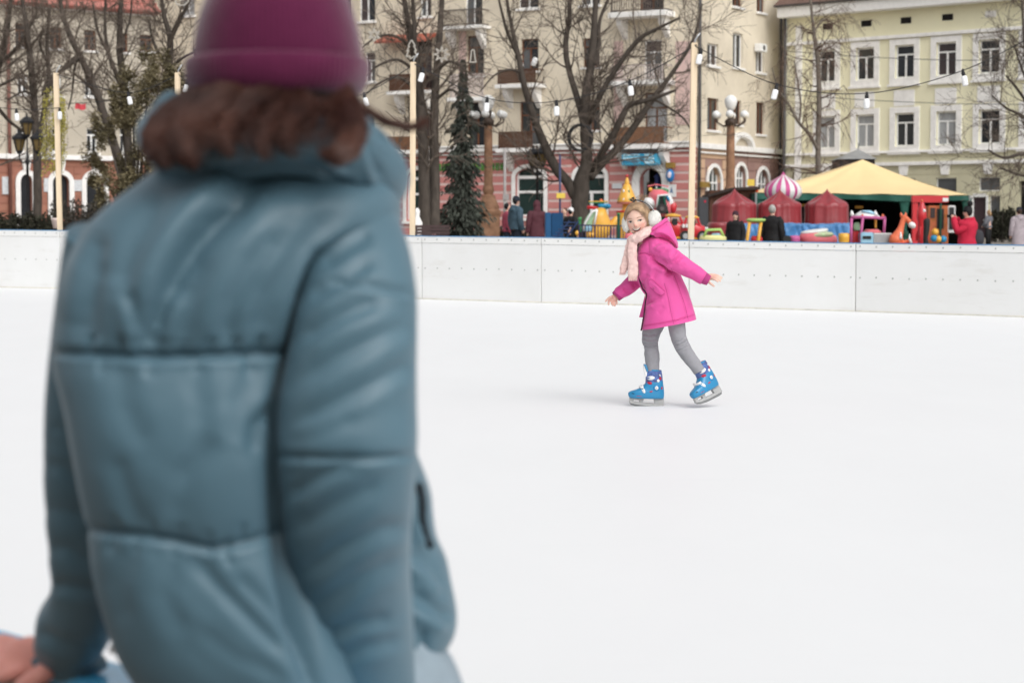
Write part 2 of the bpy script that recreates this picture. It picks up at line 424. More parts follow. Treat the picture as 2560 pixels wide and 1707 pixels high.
m_glass = [M('glass_%d'%i, c, .08, .25, .7, spec=.55) for i, c in enumerate([(.018,.02,.024),(.035,.036,.036),(.05,.035,.035),(.10,.105,.11)])]
m_curt = M('curtain', (.35,.36,.37), .8, .25, 2.5, stretch=(14,14,.4))
m_gdark = M('glass_green', S(40,62,58,.8), .1, .2, .6, spec=.5)
m_wwhite = M('window_white', (.86,.855,.84), .5, .06, 5)
m_wbrown = M('window_brown', S(120,72,45,.9), .6, .2, 6)
m_trim = M('trim_white', (.86,.845,.82), .75, .1, 3, .1, 20)
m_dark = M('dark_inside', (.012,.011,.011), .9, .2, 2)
def window(F, par, r, frame, style=0, bar=.07, gl=None, sill=None, dep=.16, curtain=False):
    """real recessed window: frame bars, panes, optional sill. style 0: T with transom, 1: two leaves, 2: plain"""
    u0,u1,z0,z1 = r; w_, h_ = u1-u0, z1-z0
    mb = MB(); B = lambda a,b,c,d: F.box(mb, a,b,c,d, -dep-.05, -dep+.03)
    B(u0,u0+bar,z0,z1); B(u1-bar,u1,z0,z1); B(u0+bar,u1-bar,z0,z0+bar); B(u0+bar,u1-bar,z1-bar,z1)
    um = (u0+u1)/2; zt = z0+h_*.71; panes = []
    if style == 0:
        B(u0+bar,u1-bar,zt-bar/2,zt+bar/2); B(um-bar*.6,um+bar*.6,z0+bar,zt-bar/2)
        panes = [(u0+bar,um-bar*.6,z0+bar,zt-bar/2),(um+bar*.6,u1-bar,z0+bar,zt-bar/2),(u0+bar,u1-bar,zt+bar/2,z1-bar)]
    elif style == 1:
        B(um-bar*.6,um+bar*.6,z0+bar,z1-bar); panes = [(u0+bar,um-bar*.6,z0+bar,z1-bar),(um+bar*.6,u1-bar,z0+bar,z1-bar)]
    else: panes = [(u0+bar,u1-bar,z0+bar,z1-bar)]
    fr = mb.build('window', frame, par)
    for q in panes:
        p = MB(); F.box(p, q[0],q[1],q[2],q[3], -dep-.03, -dep-.015); p.build('pane', gl or rnd.choice(m_glass), fr)
        if curtain:
            p = MB(); k = 8; du = (q[1]-q[0])/k
            p.grid([[F.p(q[0]+du*i, z, -dep-.012+.006*(i%2)) for i in range(k+1)] for z in (q[2], q[3])]); p.build('curtain', m_curt, fr)
    if sill:
        p = MB(); F.box(p, u0-.12,u1+.12, z0-.13, z0-.003, -dep+.05, .14); p.build('sill', sill, fr, bevel=.01)
    return fr
def surround(F, par, r, wd, mat, o=.07):
    u0,u1,z0,z1 = r; mb = MB()
    F.box(mb,u0-wd,u0,z0-wd,z1+wd,.003,o); F.box(mb,u1,u1+wd,z0-wd,z1+wd,.003,o); F.box(mb,u0,u1,z1,z1+wd,.003,o); F.box(mb,u0,u1,z0-wd,z0,.003,o)
    F.box(mb,u0-wd-.08,u1+wd+.08,z0-wd-.12,z0-wd,.003,o+.1)
    return mb.build('window_surround', mat, par)
def balcony(F, par, r, slab_h, m_rail_, lattice, out=1.0, nbars=18, corbels=True, m_slab=None):
    u0,u1,z0,z1 = r; b = MB()
    F.box(b, u0-.15,u1+.15, z0-slab_h, z0, -.05, out+.12); sl = b.build('balcony', m_slab or m_trim, par, bevel=.02)
    rl = MB()
    for o0,o1 in ((out-.03,out+.03),): 
        F.box(rl,u0,u1,z1-.07,z1,o0,o1); F.box(rl,u0,u1,z0+.05,z0+.11,o0,o1)
    for uu in (u0,u1-.06):
        F.box(rl,uu,uu+.06,z1-.07,z1,.0,out-.03); F.box(rl,uu,uu+.06,z0+.05,z0+.11,.0,out-.03); F.box(rl,uu,uu+.06,z0,z1,out-.03,out+.03)
    rl.build('railing', m_rail_, sl)
    step = (u1-u0)/nbars; wd = step*lattice
    for i in range(nbars):
        s_ = MB(); uu = u0+step*(i+.5); F.box(s_, uu-wd/2,uu+wd/2, z0+.11, z1-.07, out-.015, out+.015); s_.build('slat', m_rail_, sl)
    if corbels:
        for uu in (u0+.15, u1-.45):
            c = MB(); c.prism([F.p(uu,z0-slab_h,-.02), F.p(uu,z0-slab_h,out*.8), F.p(uu,z0-slab_h-.35,out*.72), F.p(uu,z0-slab_h-.9,.2), F.p(uu,z0-slab_h-1.1,-.02)], F.d*.3)
            c.build('corbel', m_trim, sl)
    return sl

ZB = -.3
# ------------------------------------------------------------------ yellow building (right)
m_yel = M('yellow_render', S(222,217,184,1.14), .85, .07, .35, .1, 14, detail=9)
m_olive = M('olive_render', S(190,185,156,1.16), .85, .1, .5, .15, 14)
m_olive2 = M('olive_render_b', S(170,163,120,1.0), .85, .1, .5, .15, 14)
m_roof = M('roof_tile', S(128,100,90,.8), .8, .3, 8, .4, 30)
FY = Facade(1962, 115.5, 2700, 103.4)
by = thing('yellow_building', 'pale yellow three-storey building with white window frames at the right', 'building', FY.p(FY.L/2, .3))
zc0 = FY.pix(2100, 37.5)[1]; zc1 = zc0+.62
zmold = FY.pix(2200, 404)[1]
cols = [(2046,2088),(2140,2186),(2238,2286),(2341,2391),(2447,2500),(2562,2618),(2682,2740)]
topY = [(127,206),(120,201),(114,195),(106,190),(98,185),(90,178),(82,171)]
lowY = [(290,371),(285,368),(283,366),(278,364),(274,361),(270,357),(266,354)]
H = []
for (a,b), t, l in zip(cols, topY, lowY):
    H += [FY.rect(a,t[0],b,t[1]), FY.rect(a,l[0],b,l[1])]
zt = np.mean([h[3] for h in H[0::2]]); zb_ = np.mean([h[2] for h in H[0::2]]); lt = np.mean([h[3] for h in H[1::2]]); lb = np.mean([h[2] for h in H[1::2]])
H = [(h[0],h[1],zb_,zt) if i%2 == 0 else (h[0],h[1],lb,lt) for i, h in enumerate(H)]
gw = [FY.rect(2339,443,2391,520), FY.rect(2446,443,2500,478), FY.rect(2240,446,2288,520), FY.rect(2140,450,2186,520)]
gz = np.mean([g_[3] for g_ in gw]); gw = [(a,b,max(z0,.9),gz) for a,b,z0,_ in gw]
dr = FY.rect(2428,489,2468,600); dr = (dr[0],dr[1],ZB,dr[3]); swn = FY.rect(2472,489,2500,560)
arch_d = FY.rect(2546,452,2610,600); arch_d = (arch_d[0],arch_d[1],ZB,arch_d[3])
wl = MB(); FY.wall(wl, 0, FY.L, zmold, zc0, H); wl.build('wall', m_yel, by)
ven = []
wl = MB(); FY.wall(wl, 0, FY.L, ZB, zmold, gw+[dr,swn,arch_d]); wl.build('ground_floor_wall', m_olive, by)
for i, h in enumerate(H):
    window(FY, by, h, m_wwhite, 0, .085, curtain=(i in (3,7,1)), sill=None, gl=m_glass[[1,3,1,2,0,1,2,3,0,0,1,1,0,2][i%14]])
    surround(FY, by, h, .33, m_trim)
for i in range(0, len(H), 2):
    h = H[i]; mz = (zb_-.45+lt+.33)/2; p = MB(); FY.box(p, h[0]-.05,h[1]+.05, mz-.52, mz+.36, .003, .05); p.build('wall_panel', m_trim, by, bevel=.015)
    vz = FY.pix(2160, 60)[1]; p = MB(); uc = (h[0]+h[1])/2+.05; FY.box(p, uc-.33,uc+.33, vz-.17, vz+.17, .002, .012); p.build('attic_vent', m_dark if i != 8 else m_trim, by)
    p = MB(); FY.box(p, uc-.38,uc+.38, vz+.175, vz+.21, .002, .05); p.build('vent_lintel', m_yel, by)
    kz = FY.pix(2257,409)[1]; k = MB(); kh = kz-FY.pix(2257,439)[1]
    k.prism([FY.p(uc-.33,kz,.003), FY.p(uc+.33,kz,.003), FY.p(uc+.2,kz-kh,.003), FY.p(uc-.2,kz-kh,.003)], FY.n*.14); k.build('keystone', m_trim, by)
for zz, hh, oo in ((FY.pix(2300,84)[1],.2,.16), (FY.pix(2300,375)[1],.12,.14), (zmold-.06,.2,.2), (FY.pix(2300,379)[1],.06,.2)):
    p = MB(); FY.box(p, 0, FY.L, zz-hh, zz, .003, oo); p.build('moulding', m_trim, by, bevel=.02)
p = MB(); FY.box(p, -.2, FY.L, zc0, zc1, -.5, .75); p.build('cornice', m_wwhite, by, bevel=.04)
p = MB(); FY.box(p, -.3, FY.L, zc1, zc1+.1, -.5, .95); p.build('gutter', M('gutter_dark', (.08,.07,.07), .6), by)
p = MB(); p.prism([FY.p(-.3,zc1+.1,.9), FY.p(-.3,zc1+3.6,-4.2), FY.p(-.3,zc1+.1,-9)], FY.d*(FY.L+.3)); rf = p.build('roof', m_roof, by)
for u in (FY.pix(1998,200)[0],):
    p = MB(); FY.box(p, u-.2, u+.2, ZB, FY.pix(1998,66)[1], .004, .12); p.build('pilaster', m_trim, by)
p = MB(); u = FY.pix(1966,200)[0]; p.tube([FY.p(u,ZB,.18), FY.p(u,zc0,.18)], .09, 10); p.build('downpipe', M('pipe_dark', (.09,.085,.085), .6, .3, 5), by, smooth=True)
for q in gw: window(FY, by, q, m_wwhite, 2, .05, gl=m_glass[3])
window(FY, by, swn, m_wwhite, 2, .05, gl=m_glass[3])
p = MB(); FY.box(p, dr[0]+.08,dr[1]-.08,ZB,dr[3]-.08,-.2,-.14); d_ = p.build('door', M('door_plum', S(70,52,58,.8), .5, .15, 4), by)
p = MB(); p.ball(FY.p(dr[1]-.25,1.3,-.1), .05, 8, 6); p.build('handle', M('steel', (.5,.5,.5), .3, .05, metal=1), d_)
p = MB(); FY.box(p,dr[0]-.06,dr[0]+.08,ZB,dr[3],-.2,.02); FY.box(p,dr[1]-.08,dr[1]+.06,ZB,dr[3],-.2,.02); FY.box(p,dr[0]+.08,dr[1]-.08,dr[3]-.08,dr[3]+.1,-.2,.02); p.build('door_frame', m_wwhite, by)
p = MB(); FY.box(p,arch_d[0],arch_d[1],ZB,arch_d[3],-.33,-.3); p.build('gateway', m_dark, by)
nz_ = 0
for z in np.arange(.6, gz+1.2, .32):            # shallow courses of the ground floor
    for u in np.arange(0, FY.L-.1, 2.4):
        a, b = u+.01, min(u+2.38, FY.L)
        if any(q[0]-.1 < b and q[1]+.1 > a and q[2]-.1 < z+.3 and q[3]+.1 > z for q in gw+[dr,swn,arch_d]): continue
        p = MB(); FY.box(p, a, b, z+.01, z+.3, .002, .022); p.build('course', m_olive, by); 
    nz_ += 1

# ------------------------------------------------------------------ beige building with pink ground floor (middle)
m_beige = M('beige_render', S(198,186,165,1.2), .9, .14, .3, .15, 10, detail=10, col2=S(206,195,174,1.2))
m_pink = [M('pink_block_%d'%i, S(*c,1.1), .85, .08, .6, .12, 12) for i, c in enumerate([(192,122,117),(187,115,110),(196,128,122)])]
m_stripe = M('stripe_white', S(208,182,176,1.1), .8, .08, 2)
m_pinkpale = M('pale_pink_render', S(206,176,168,1.1), .9, .15, .5)
m_wood = M('balcony_wood', S(92,62,46,.95), .7, .3, 9, .2, 30)
m_woodl = M('balcony_wood_light', S(128,88,62,1.), .7, .25, 9, .2, 30)
m_iron = M('balcony_iron', S(88,78,72,.9), .6, .3, 9)
m_brail = M('balcony_pale', S(200,186,180,1.), .7, .2, 5)
FP = Facade(330, 127.0, 1740, 108.0)
# keep the line of the facade through px 1240 at about 114.5 m
bp = thing('beige_building', 'beige apartment building with pink striped ground floor and balconies', 'building', FP.p(FP.L*.6, .3))
zcor = FP.pix(1480, 369)[1]
uL = FP.pix(700, 300)[0]
win = []   # (rect, frame, style)
def addw(x0,y0,x1,y1,fr=m_wbrown,st=0): win.append((FP.rect(x0,y0,x1,y1), fr, st))
addw(1303,98,1346,178); addw(1458,96,1499,168); addw(1458,250,1500,326); addw(1300,254,1350,372)
addw(1610,100,1654,206,m_wwhite); addw(1612,232,1668,360); addw(1296,-75,1346,22,m_wwhite); addw(1600,-60,1660,40); addw(1452,-80,1500,14,m_wwhite)
addw(1163,-50,1206,66,m_wwhite,1); addw(1168,90,1210,190); addw(1050,-60,1078,42,m_wwhite,1); addw(1038,100,1080,226); addw(1040,255,1085,378)
addw(912,130,938,205,m_wwhite); addw(898,-50,938,54,m_wwhite); addw(1172,255,1214,378); addw(905,290,935,345)
addw(760,-50,800,54,m_wwhite); addw(660,130,700,205,m_wwhite); addw(560,-50,600,54,m_wwhite); addw(480,120,512,200,m_wwhite); addw(452,-60,486,40,m_wwhite)
for x_ in (560,760,840): addw(x_,130,x_+36,205,m_wwhite)
for x_ in (470,560,660,760,840): addw(x_,285,x_+36,345)
for x_ in (660,840): addw(x_,-50,x_+36,54,m_wwhite)
holes = [w_[0] for w_ in win]
wl = MB(); FP.wall(wl, 0, FP.L, zcor, 18.5, holes, right=False); wl.build('wall', m_beige, bp)
gwin = [FP.rect(1290,418,1361,541), FP.rect(1440,415,1513,545), FP.rect(1017,428,1086,549), FP.rect(520,432,580,552), FP.rect(650,432,712,552), FP.rect(780,430,842,551), FP.rect(890,430,950,550)]
gdoor = FP.rect(1601,420,1658,600); gdoor = (gdoor[0],gdoor[1],ZB,gdoor[3])
gz1 = FP.pix(1480,416)[1]; gwin = [(a,b,max(c,1.35),gz1) for a,b,c,_ in gwin]
wl = MB(); FP.wall(wl, 0, FP.L, ZB, zcor, gwin+[gdoor], .4, right=False); wl.build('ground_floor_wall', m_pink[1], bp)
for r, fr, st in win: window(FP, bp, r, fr, st, .07, sill=m_trim, curtain=rnd.random() < .2)
# striped ground floor: proud pink blocks, pale joints between
stz = [FP.pix(1280, y)[1] for y in (397, 417.5, 437.5, 459, 481, 503, 524.5, 546, 568, 590)]
st_h = .14
excl = [(a-.28,b+.28,c,d+.3) for a,b,c,d in gwin]+[(gdoor[0]-.5,gdoor[1]+.5,ZB,gdoor[3]+.3)]
def runs(z0, z1):
    e = sorted((a,b) for a,b,c,d in excl if c < z1 and d > z0); u = 0; o = []
    for a,b in e:
        if a > u: o.append((u,a))
        u = max(u,b)
    o.append((u, FP.L)); return o
tops = [zcor-.12]+[z-st_h/2 for z in stz]; bots = [z+st_h/2 for z in stz]+[ZB]
for i in range(len(tops)):
    z1, z0 = tops[i], bots[i]
    if z1-z0 < .1: continue
    for a, b in runs(z0, z1):
        p = MB(); FP.box(p, a, b, z0, z1, .003, .05); p.build('pink_course', m_pink[i%3], bp)
for z in stz:
    for a, b in runs(z-st_h/2, z+st_h/2):
        p = MB(); FP.box(p, a, b, z-st_h/2+.001, z+st_h/2-.001, .002, .03); p.build('stripe', m_stripe, bp)
for z, h_, o_ in ((zcor, .22, .35), (zcor+.18, .1, .45), (zcor-.28,.08,.2)):
    p = MB(); FP.box(p, 0, FP.L, z-h_/2, z+h_/2, .004, o_); p.build('cornice', m_trim, bp, bevel=.02)
for q in gwin:
    spring = q[3]-.55; mb = MB(); FP.spandrel(mb, q[0], q[1], spring, q[3]+.01, .5, .051); mb.build('arch_wall', m_pink[0], bp)
    mb = MB(); FP.arch(mb, q[0], q[1], q[2]-.1, spring, .5, .24, .052, .14); mb.build('arch_surround', m_trim, bp, bevel=.01)
    fr = MB(); B = lambda a,b,c,d,m=fr: FP.box(m,a,b,c,d,-.25,-.12); t = q[2]+(spring-q[2])*.62
    B(q[0],q[0]+.1,q[2],q[3]); B(q[1]-.1,q[1],q[2],q[3]); B(q[0]+.1,q[1]-.1,q[2],q[2]+.1); B(q[0]+.1,q[1]-.1,spring-.1,spring+.08); B(q[0]+.1,q[1]-.1,t-.07,t+.07)
    if q is gwin[1]: B(q[0]+(q[1]-q[0])*.5-.08,q[0]+(q[1]-q[0])*.5+.08,q[2]+.1,t-.07)
    w_ = fr.build('shop_window', m_wwhite, bp)
    for a,b in ((q[2]+.1,t-.07),(t+.07,spring-.1),(spring+.08,q[3])):
        p = MB(); FP.box(p,q[0]+.1,q[1]-.1,a,b,-.21,-.19); p.build('pane', m_gdark, w_)
    p = MB(); FP.box(p, q[0]-.3,q[1]+.3,q[2]-.25,q[2]-.1,.05,.2); p.build('sill', m_trim, w_)
q = gdoor; spring = q[3]-.75
mb = MB(); FP.arch(mb, q[0], q[1], ZB, spring, .74, .42, .052, .26); mb.build('door_surround', m_trim, bp, bevel=.02)
mb = MB(); FP.spandrel(mb, q[0], q[1], spring, q[3]+.01, .74, .051); mb.build('arch_wall', m_pink[0], bp)
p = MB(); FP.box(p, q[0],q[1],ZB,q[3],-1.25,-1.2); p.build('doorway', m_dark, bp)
p = MB(); FP.box(p, q[0],q[0]+.5,ZB,spring,-.9,-.82); FP.box(p,q[0]+.08,q[1]-.08,ZB,1.5,-1.0,-.95); p.build('door', M('door_brown', S(66,46,38,.9), .6, .2, 4), bp)
p = MB(); uu = (q[0]+q[1])/2; p.lathe(FP.p(uu,2.0,-.7), [(.5,0),(.42,.25),(.16,.4),(.13,1.6),(.2,1.7),(0.02,1.9)], 14); p.build('blue_lantern', M('blue_paint', S(60,80,150,.9), .4), bp, smooth=True)
# blue box sign with blurred lettering, small plates
m_sblue = M('sign_blue', S(70,175,215,1.0), .4, .06, 2); m_sblue2 = M('sign_blue_dark', S(25,150,195,1.0), .4, .05, 2)
m_ink = M('sign_ink', S(200,232,240,1.05), .5, .02); m_ink2 = M('sign_ink_blue', S(40,120,160,1.), .5, .02)
q = FP.rect(1576,386,1662,415); p = MB(); FP.box(p,q[0],q[1],q[2],q[3],.5,1.15); sg = p.build('shop_sign', m_sblue, bp, bevel=.05)
um = q[0]+(q[1]-q[0])*.57; p = MB(); FP.box(p,um,um+.18,q[2]+.02,q[3]-.02,1.151,1.165); p.build('sign_divider', m_sblue2, sg)
rows = [(q[0]+.12, um-.1, q[2]+.12, .13, m_ink2), (q[0]+.12, um-.1, q[2]+.34, .1, m_ink), (q[0]+.12, um-.1, q[2]+.52, .08, m_ink),
        (um+.22, q[1]-.08, q[2]+.09, .15, m_ink), (um+.22, q[1]-.08, q[2]+.32, .11, m_ink), (um+.22, q[1]-.08, q[2]+.5, .12, m_ink)]
for a,b,z,h_,mm in rows:
    p = MB(); u = a
    while u < b-.04:
        wd = rnd.uniform(.06,.11)
        if rnd.random() < .84: FP.box(p,u,min(u+wd,b),z,z+h_*rnd.uniform(.85,1.1),1.151,1.16)
        u += wd+.03
    p.build('lettering', mm, sg)
q = FP.rect(1673,407,1693,421); p = MB(); FP.box(p,q[0],q[1],q[2],q[3],.2,.5); p.build('small_brown_sign', M('sign_gold', S(150,118,50,1.), .5, .15, 6), bp, bevel=.02)
c = FP.pix(1684,440); p = MB(); p.ball(FP.p(c[0],c[1],.45), (.24,.24,.36), 18, 12); dd = p.build('round_blue_sign', M('sign_ball', S(25,120,190,1.), .3, .1, 3, spec=.5), bp, smooth=True)
p = MB(); p.ball(FP.p(c[0]+.03,c[1]+.03,.6), (.13,.12,.2), 12, 8); p.build('sign_emblem', M('sign_pale', S(220,205,215,1.), .5, .15, 8), dd, smooth=True)
q = FP.rect(1670,461,1692,493); p = MB(); FP.box(p,q[0],q[1],q[2],q[3],.06,.14); sb_ = p.build('white_board_sign', M('sign_white', (.75,.75,.74), .5, .04), bp, bevel=.01)
u,z = (q[0]+q[1])/2,(q[2]+q[3])/2; p = MB(); p.prism([FP.p(u-.1,z-.12,.141),FP.p(u+.02,z+.22,.141),FP.p(u+.06,z+.02,.141),FP.p(u+.12,z-.16,.141),FP.p(u,z-.08,.141)], FP.n*.006); p.build('emblem', M('emblem_blue', S(50,100,150,1.), .5), sb_)
q = FP.rect(1532,459,1557,472); p = MB(); FP.box(p,q[0],q[1],q[2],q[3],.06,.12); p.build('street_plate', M('plate_white', (.66,.68,.7), .4, .06), bp, bevel=.02)
# green shop letters, as far as they can be seen between spruce and lamp column
m_green = M('letters_green', S(62,140,48,1.1), .5, .1)
q = FP.rect(1096,409,1262,427); mbz = q[2]; L_ = MB()
for i, px in enumerate(np.linspace(1100, 1258, 14)):
    u = FP.pix(px, 420)[0]; z0 = q[2]; z1 = q[3]
    p = MB(); FP.box(p,u-.1,u-.04,z0,z1,.06,.14); FP.box(p,u+.04,u+.1,z0,z1,.06,.14)
    FP.box(p,u-.04,u+.04,(z0+z1)/2-.03,(z0+z1)/2+.03,.06,.13) if i%2 else FP.box(p,u-.04,u+.04,z1-.06,z1,.06,.13)
    if i%3 == 0: FP.box(p,u-.04,u+.04,z0,z0+.06,.06,.13)
    p.build('letter', m_green, bp)
# balconies
balcony(FP, bp, FP.rect(1268,331,1352,373), .22, m_wood, .8, 1.0, 22)
balcony(FP, bp, FP.rect(1552,320,1682,363), .26, m_woodl, .86, 1.2, 26)
balcony(FP, bp, FP.rect(1266,176,1360,213), .22, m_wood, .8, 1.0, 22)
balcony(FP, bp, FP.rect(1552,166,1682,205), .24, m_brail, .45, 1.2, 20)
balcony(FP, bp, FP.rect(1552,-20,1682,34), .3, m_iron, .3, 1.2, 22)
balcony(FP, bp, FP.rect(1124,28,1222,69), .18, m_iron, .3, 1.0, 22)
balcony(FP, bp, FP.rect(1150,188,1232,246), .24, m_brail, .6, 1.1, 14)
balcony(FP, bp, FP.rect(996,188,1086,230), .2, m_wood, .9, 1.0, 18)
balcony(FP, bp, FP.rect(990,343,1086,378), .2, m_woodl, .9, 1.0, 18)
for x0,x1,y0,y1 in ((1536,1558,104,312),(1690,1736,104,312),(1148,1166,80,250)):
    q = FP.rect(x0,y0,x1,y1); p = MB(); FP.box(p,q[0],q[1],q[2],q[3],.003,.05); p.build('pink_panel', m_pinkpale, bp)
q = FP.rect(965,86,1092,106); p = MB(); p.prism([FP.p(q[0],q[3],.05),FP.p(q[0],q[2],1.3),FP.p(q[0],q[2]-.12,1.3),FP.p(q[0],q[3]-.2,.05)], FP.d*(q[1]-q[0])); p.build('red_awning', M('awning_red', S(176,92,72,1.), .7, .2, 6), bp)
for q in (FP.rect(985,230,1090,236),):
    pass
# two white ornaments on the balcony rail (lean apart)
for (x,y,tilt) in ((1325,161,-.32),(1353,157,.42)):
    c = FP.pix(x,y+12); b_ = FP.p(c[0],c[1],1.0); e = b_+FP.d*math.sin(tilt)*.5+Vector((0,0,math.cos(tilt)*.5))
    p = MB(); p.tube([b_, b_+(e-b_)*.15, b_+(e-b_)*.85, e], [.1,.15,.15,.1], 12); p.build('balcony_ornament', M('ornament_white', (.8,.8,.8), .4, .02), bp, smooth=True)

# ------------------------------------------------------------------ the receding side of the same block
m_tan = M('tan_render', S(196,160,130,1.15), .88, .1, .6, .1, 12); m_mauve = M('mauve_render', S(158,124,114,1.1), .88, .12, .6, .1, 12)
m_mauve2 = M('mauve_render_b', S(150,116,108,1.1), .88, .12, .6, .1, 12)
FS = Facade(1740, 108.0, 1960, 118.5)
bs_ = thing('side_wing', 'plain beige wing with arched ground floor windows left of the yellow building', 'building', FS.p(FS.L/2, .3))
zs_ = FS.pix(1800, 369)[1]
sw = [(FS.rect(1831,-70,1856,18),m_wbrown,1),(FS.rect(1892,-60,1913,32),m_wbrown,1),(FS.rect(1768,110,1796,165),m_wwhite,1),(FS.rect(1832,84,1857,170),m_wwhite,1),(FS.rect(1890,112,1911,182),m_wwhite,1),
      (FS.rect(1768,246,1796,326),m_wbrown,1),(FS.rect(1834,252,1853,312),m_wbrown,1),(FS.rect(1891,257,1911,336),m_wbrown,1)]
sg_ = [FS.rect(1766,418,1799,525), FS.rect(1836,414,1862,525), FS.rect(1890,424,1919,525)]
sg_ = [(a,b,1.2,d) for a,b,c,d in sg_]
wl = MB(); FS.wall(wl, 0, FS.L, zs_, 18.5, [x[0] for x in sw], left=False); wl.build('wall', m_beige, bs_)
wl = MB(); FS.wall(wl, 0, FS.L, ZB, zs_, sg_, .35, left=False); wl.build('ground_floor_wall', m_mauve, bs_)
for r, fr, st in sw: window(FS, bs_, r, fr, st, .08, sill=m_trim)
usplit = FS.pix(1815, 450)[0]
zz = ZB; k = 0
while zz < zs_-.2:
    z1 = min(zz+.52, zs_-.16)
    ex = sorted((a-.3,b+.3) for a,b,c,d in sg_ if c-.2 < z1 and d+.35 > zz)
    u = 0; rr_ = []
    for a,b in ex:
        if a > u: rr_.append((u,a))
        u = max(u,b)
    rr_.append((u, FS.L))
    for a,b in rr_:
        for a2,b2,mm in ((a,min(b,usplit),m_tan),(max(a,usplit),b,m_mauve if k%2 else m_mauve2)):
            if b2-a2 > .05:
                p = MB(); FS.box(p,a2,b2,zz+.03,z1,.003,.05); p.build('course', mm, bs_)
    zz += .55; k += 1
for q in sg_:
    rise = (q[1]-q[0])/2; spring = q[3]-rise; mb = MB(); FS.spandrel(mb,q[0],q[1],spring,q[3]+.01,rise,.051); mb.build('arch_wall', m_tan if q is sg_[0] else m_mauve, bs_)
    mb = MB(); FS.arch(mb,q[0],q[1],q[2],spring,rise,.2,.052,.14); mb.build('arch_surround', m_trim, bs_)
    fr = MB(); B = lambda a,b,c,d,m=fr: FS.box(m,a,b,c,d,-.2,-.12)
    for f in (0,.32,.64,.93): B(q[0]+(q[1]-q[0])*f,q[0]+(q[1]-q[0])*f+.07,q[2],q[3])
    B(q[0],q[1],q[2]+(q[3]-q[2])*.35,q[2]+(q[3]-q[2])*.35+.1); B(q[0],q[1],spring-.05,spring+.05)
    w_ = fr.build('arched_window', m_wwhite, bs_); p = MB(); FS.box(p,q[0],q[1],q[2],q[3],-.24,-.21); p.build('pane', m_gdark if q is sg_[0] else m_glass[1], w_)
for z,h_,o_ in ((zs_,.3,.3),(zs_-.35,.1,.2)):
    p = MB(); FS.box(p,0,FS.L,z-h_/2,z+h_/2,.004,o_); p.build('cornice', m_trim, bs_, bevel=.02)
c = FS.pix(1848,374); mb = MB(); FS.arch(mb, c[0]-1.3, c[0]+1.3, 0, zs_-.1, .75, .28, .02, .34, legs=False); mb.build('arched_cornice', m_trim, bs_)
q = FS.rect(1884,111,1900,131); p = MB(); FS.box(p,q[0],q[1],q[2],q[3],.05,.45); ac = p.build('air_conditioner', m_wwhite, bs_, bevel=.02)
p = MB(); p.tube([FS.p((q[0]+q[1])/2,(q[2]+q[3])/2,.45),FS.p((q[0]+q[1])/2,(q[2]+q[3])/2,.47)], .14, 14); p.build('fan_grille', m_dark, ac)
for px in (1946, 1743):
    u = FS.pix(px,200)[0]; p = MB(); p.tube([FS.p(u,ZB,.16),FS.p(u,17,.16)], .085, 10); p.build('downpipe', bpy.data.materials['pipe_dark'], bs_, smooth=True)
q = FS.rect(1950,130,1962,372); p = MB(); FS.box(p,q[0],FS.L-.02,q[2],q[3],.003,.04); p.build('pink_strip', m_pinkpale, bs_)
# projecting gold sign on the corner
q = FS.rect(1737,455,1758,469); p = MB(); FS.box(p,q[0],q[1],q[2],q[3],.3,.42); sg = p.build('gold_sign', bpy.data.materials['sign_gold'], bs_, bevel=.01)
p = MB(); p.prism([FS.p(q[1]-.22,(q[2]+q[3])/2+.06,.421),FS.p(q[1]-.1,(q[2]+q[3])/2,.421),FS.p(q[1]-.22,(q[2]+q[3])/2-.06,.421)], FS.n*.006); p.build('arrow', m_dark, sg)

# ------------------------------------------------------------------ orange and cream building at the left
m_cream = M('cream_render', S(200,190,172,.9), .9, .12, .35, .15, 10, detail=10); m_orange = M('orange_render', S(184,124,102,.85), .85, .1, .6, .1, 12)
m_orange2 = M('orange_render_b', S(178,118,98,.85), .85, .1, .6, .1, 12)
m_rtile = M('red_roof', S(196,122,110,.85), .75, .25, 6, .5, 14)
FL = Facade(-260, 106.5, 386, 116.0)
bl = thing('cream_building', 'cream building with orange ground floor and red tiled roof at the left', 'building', FL.p(FL.L/2, .3))
zo = FL.pix(150,394)[1]; zr = FL.pix(383,39)[1]
lw = [((38,60,66,116),m_wbrown),((125,70,154,122),m_wbrown),((211,76,240,127),m_wbrown),((298,84,320,131),m_wbrown),((350,88,384,129),m_wbrown),((44,185,70,236),m_wwhite),((212,188,240,242),m_wwhite),((303,190,326,240),m_wwhite),((365,186,384,232),m_wbrown),
      ((42,320,62,378),m_wwhite),((217,320,244,382),m_wwhite),((130,188,154,240),m_wwhite),((130,320,154,380),m_wwhite),((300,320,324,382),m_wwhite),((-60,50,-32,108),m_wbrown),((-60,182,-32,232),m_wwhite)]
lw = [(FL.rect(*r), f) for r, f in lw]
lg = [FL.rect(50,436,80,600), FL.rect(130,437,172,545), FL.rect(214,438,258,480), FL.rect(320,440,356,500)]
lg = [(a,b,(ZB if i == 0 else 1.4),d) for i,(a,b,c,d) in enumerate(lg)]
wl = MB(); FL.wall(wl,0,FL.L,zo,zr,[x[0] for x in lw]); wl.build('wall', m_cream, bl)
wl = MB(); FL.wall(wl,0,FL.L,ZB,zo,lg); wl.build('ground_floor_wall', m_orange2, bl)
for r,f in lw: window(FL, bl, r, f, 0, .08, sill=m_trim, gl=m_glass[0])
zz = ZB; k = 0
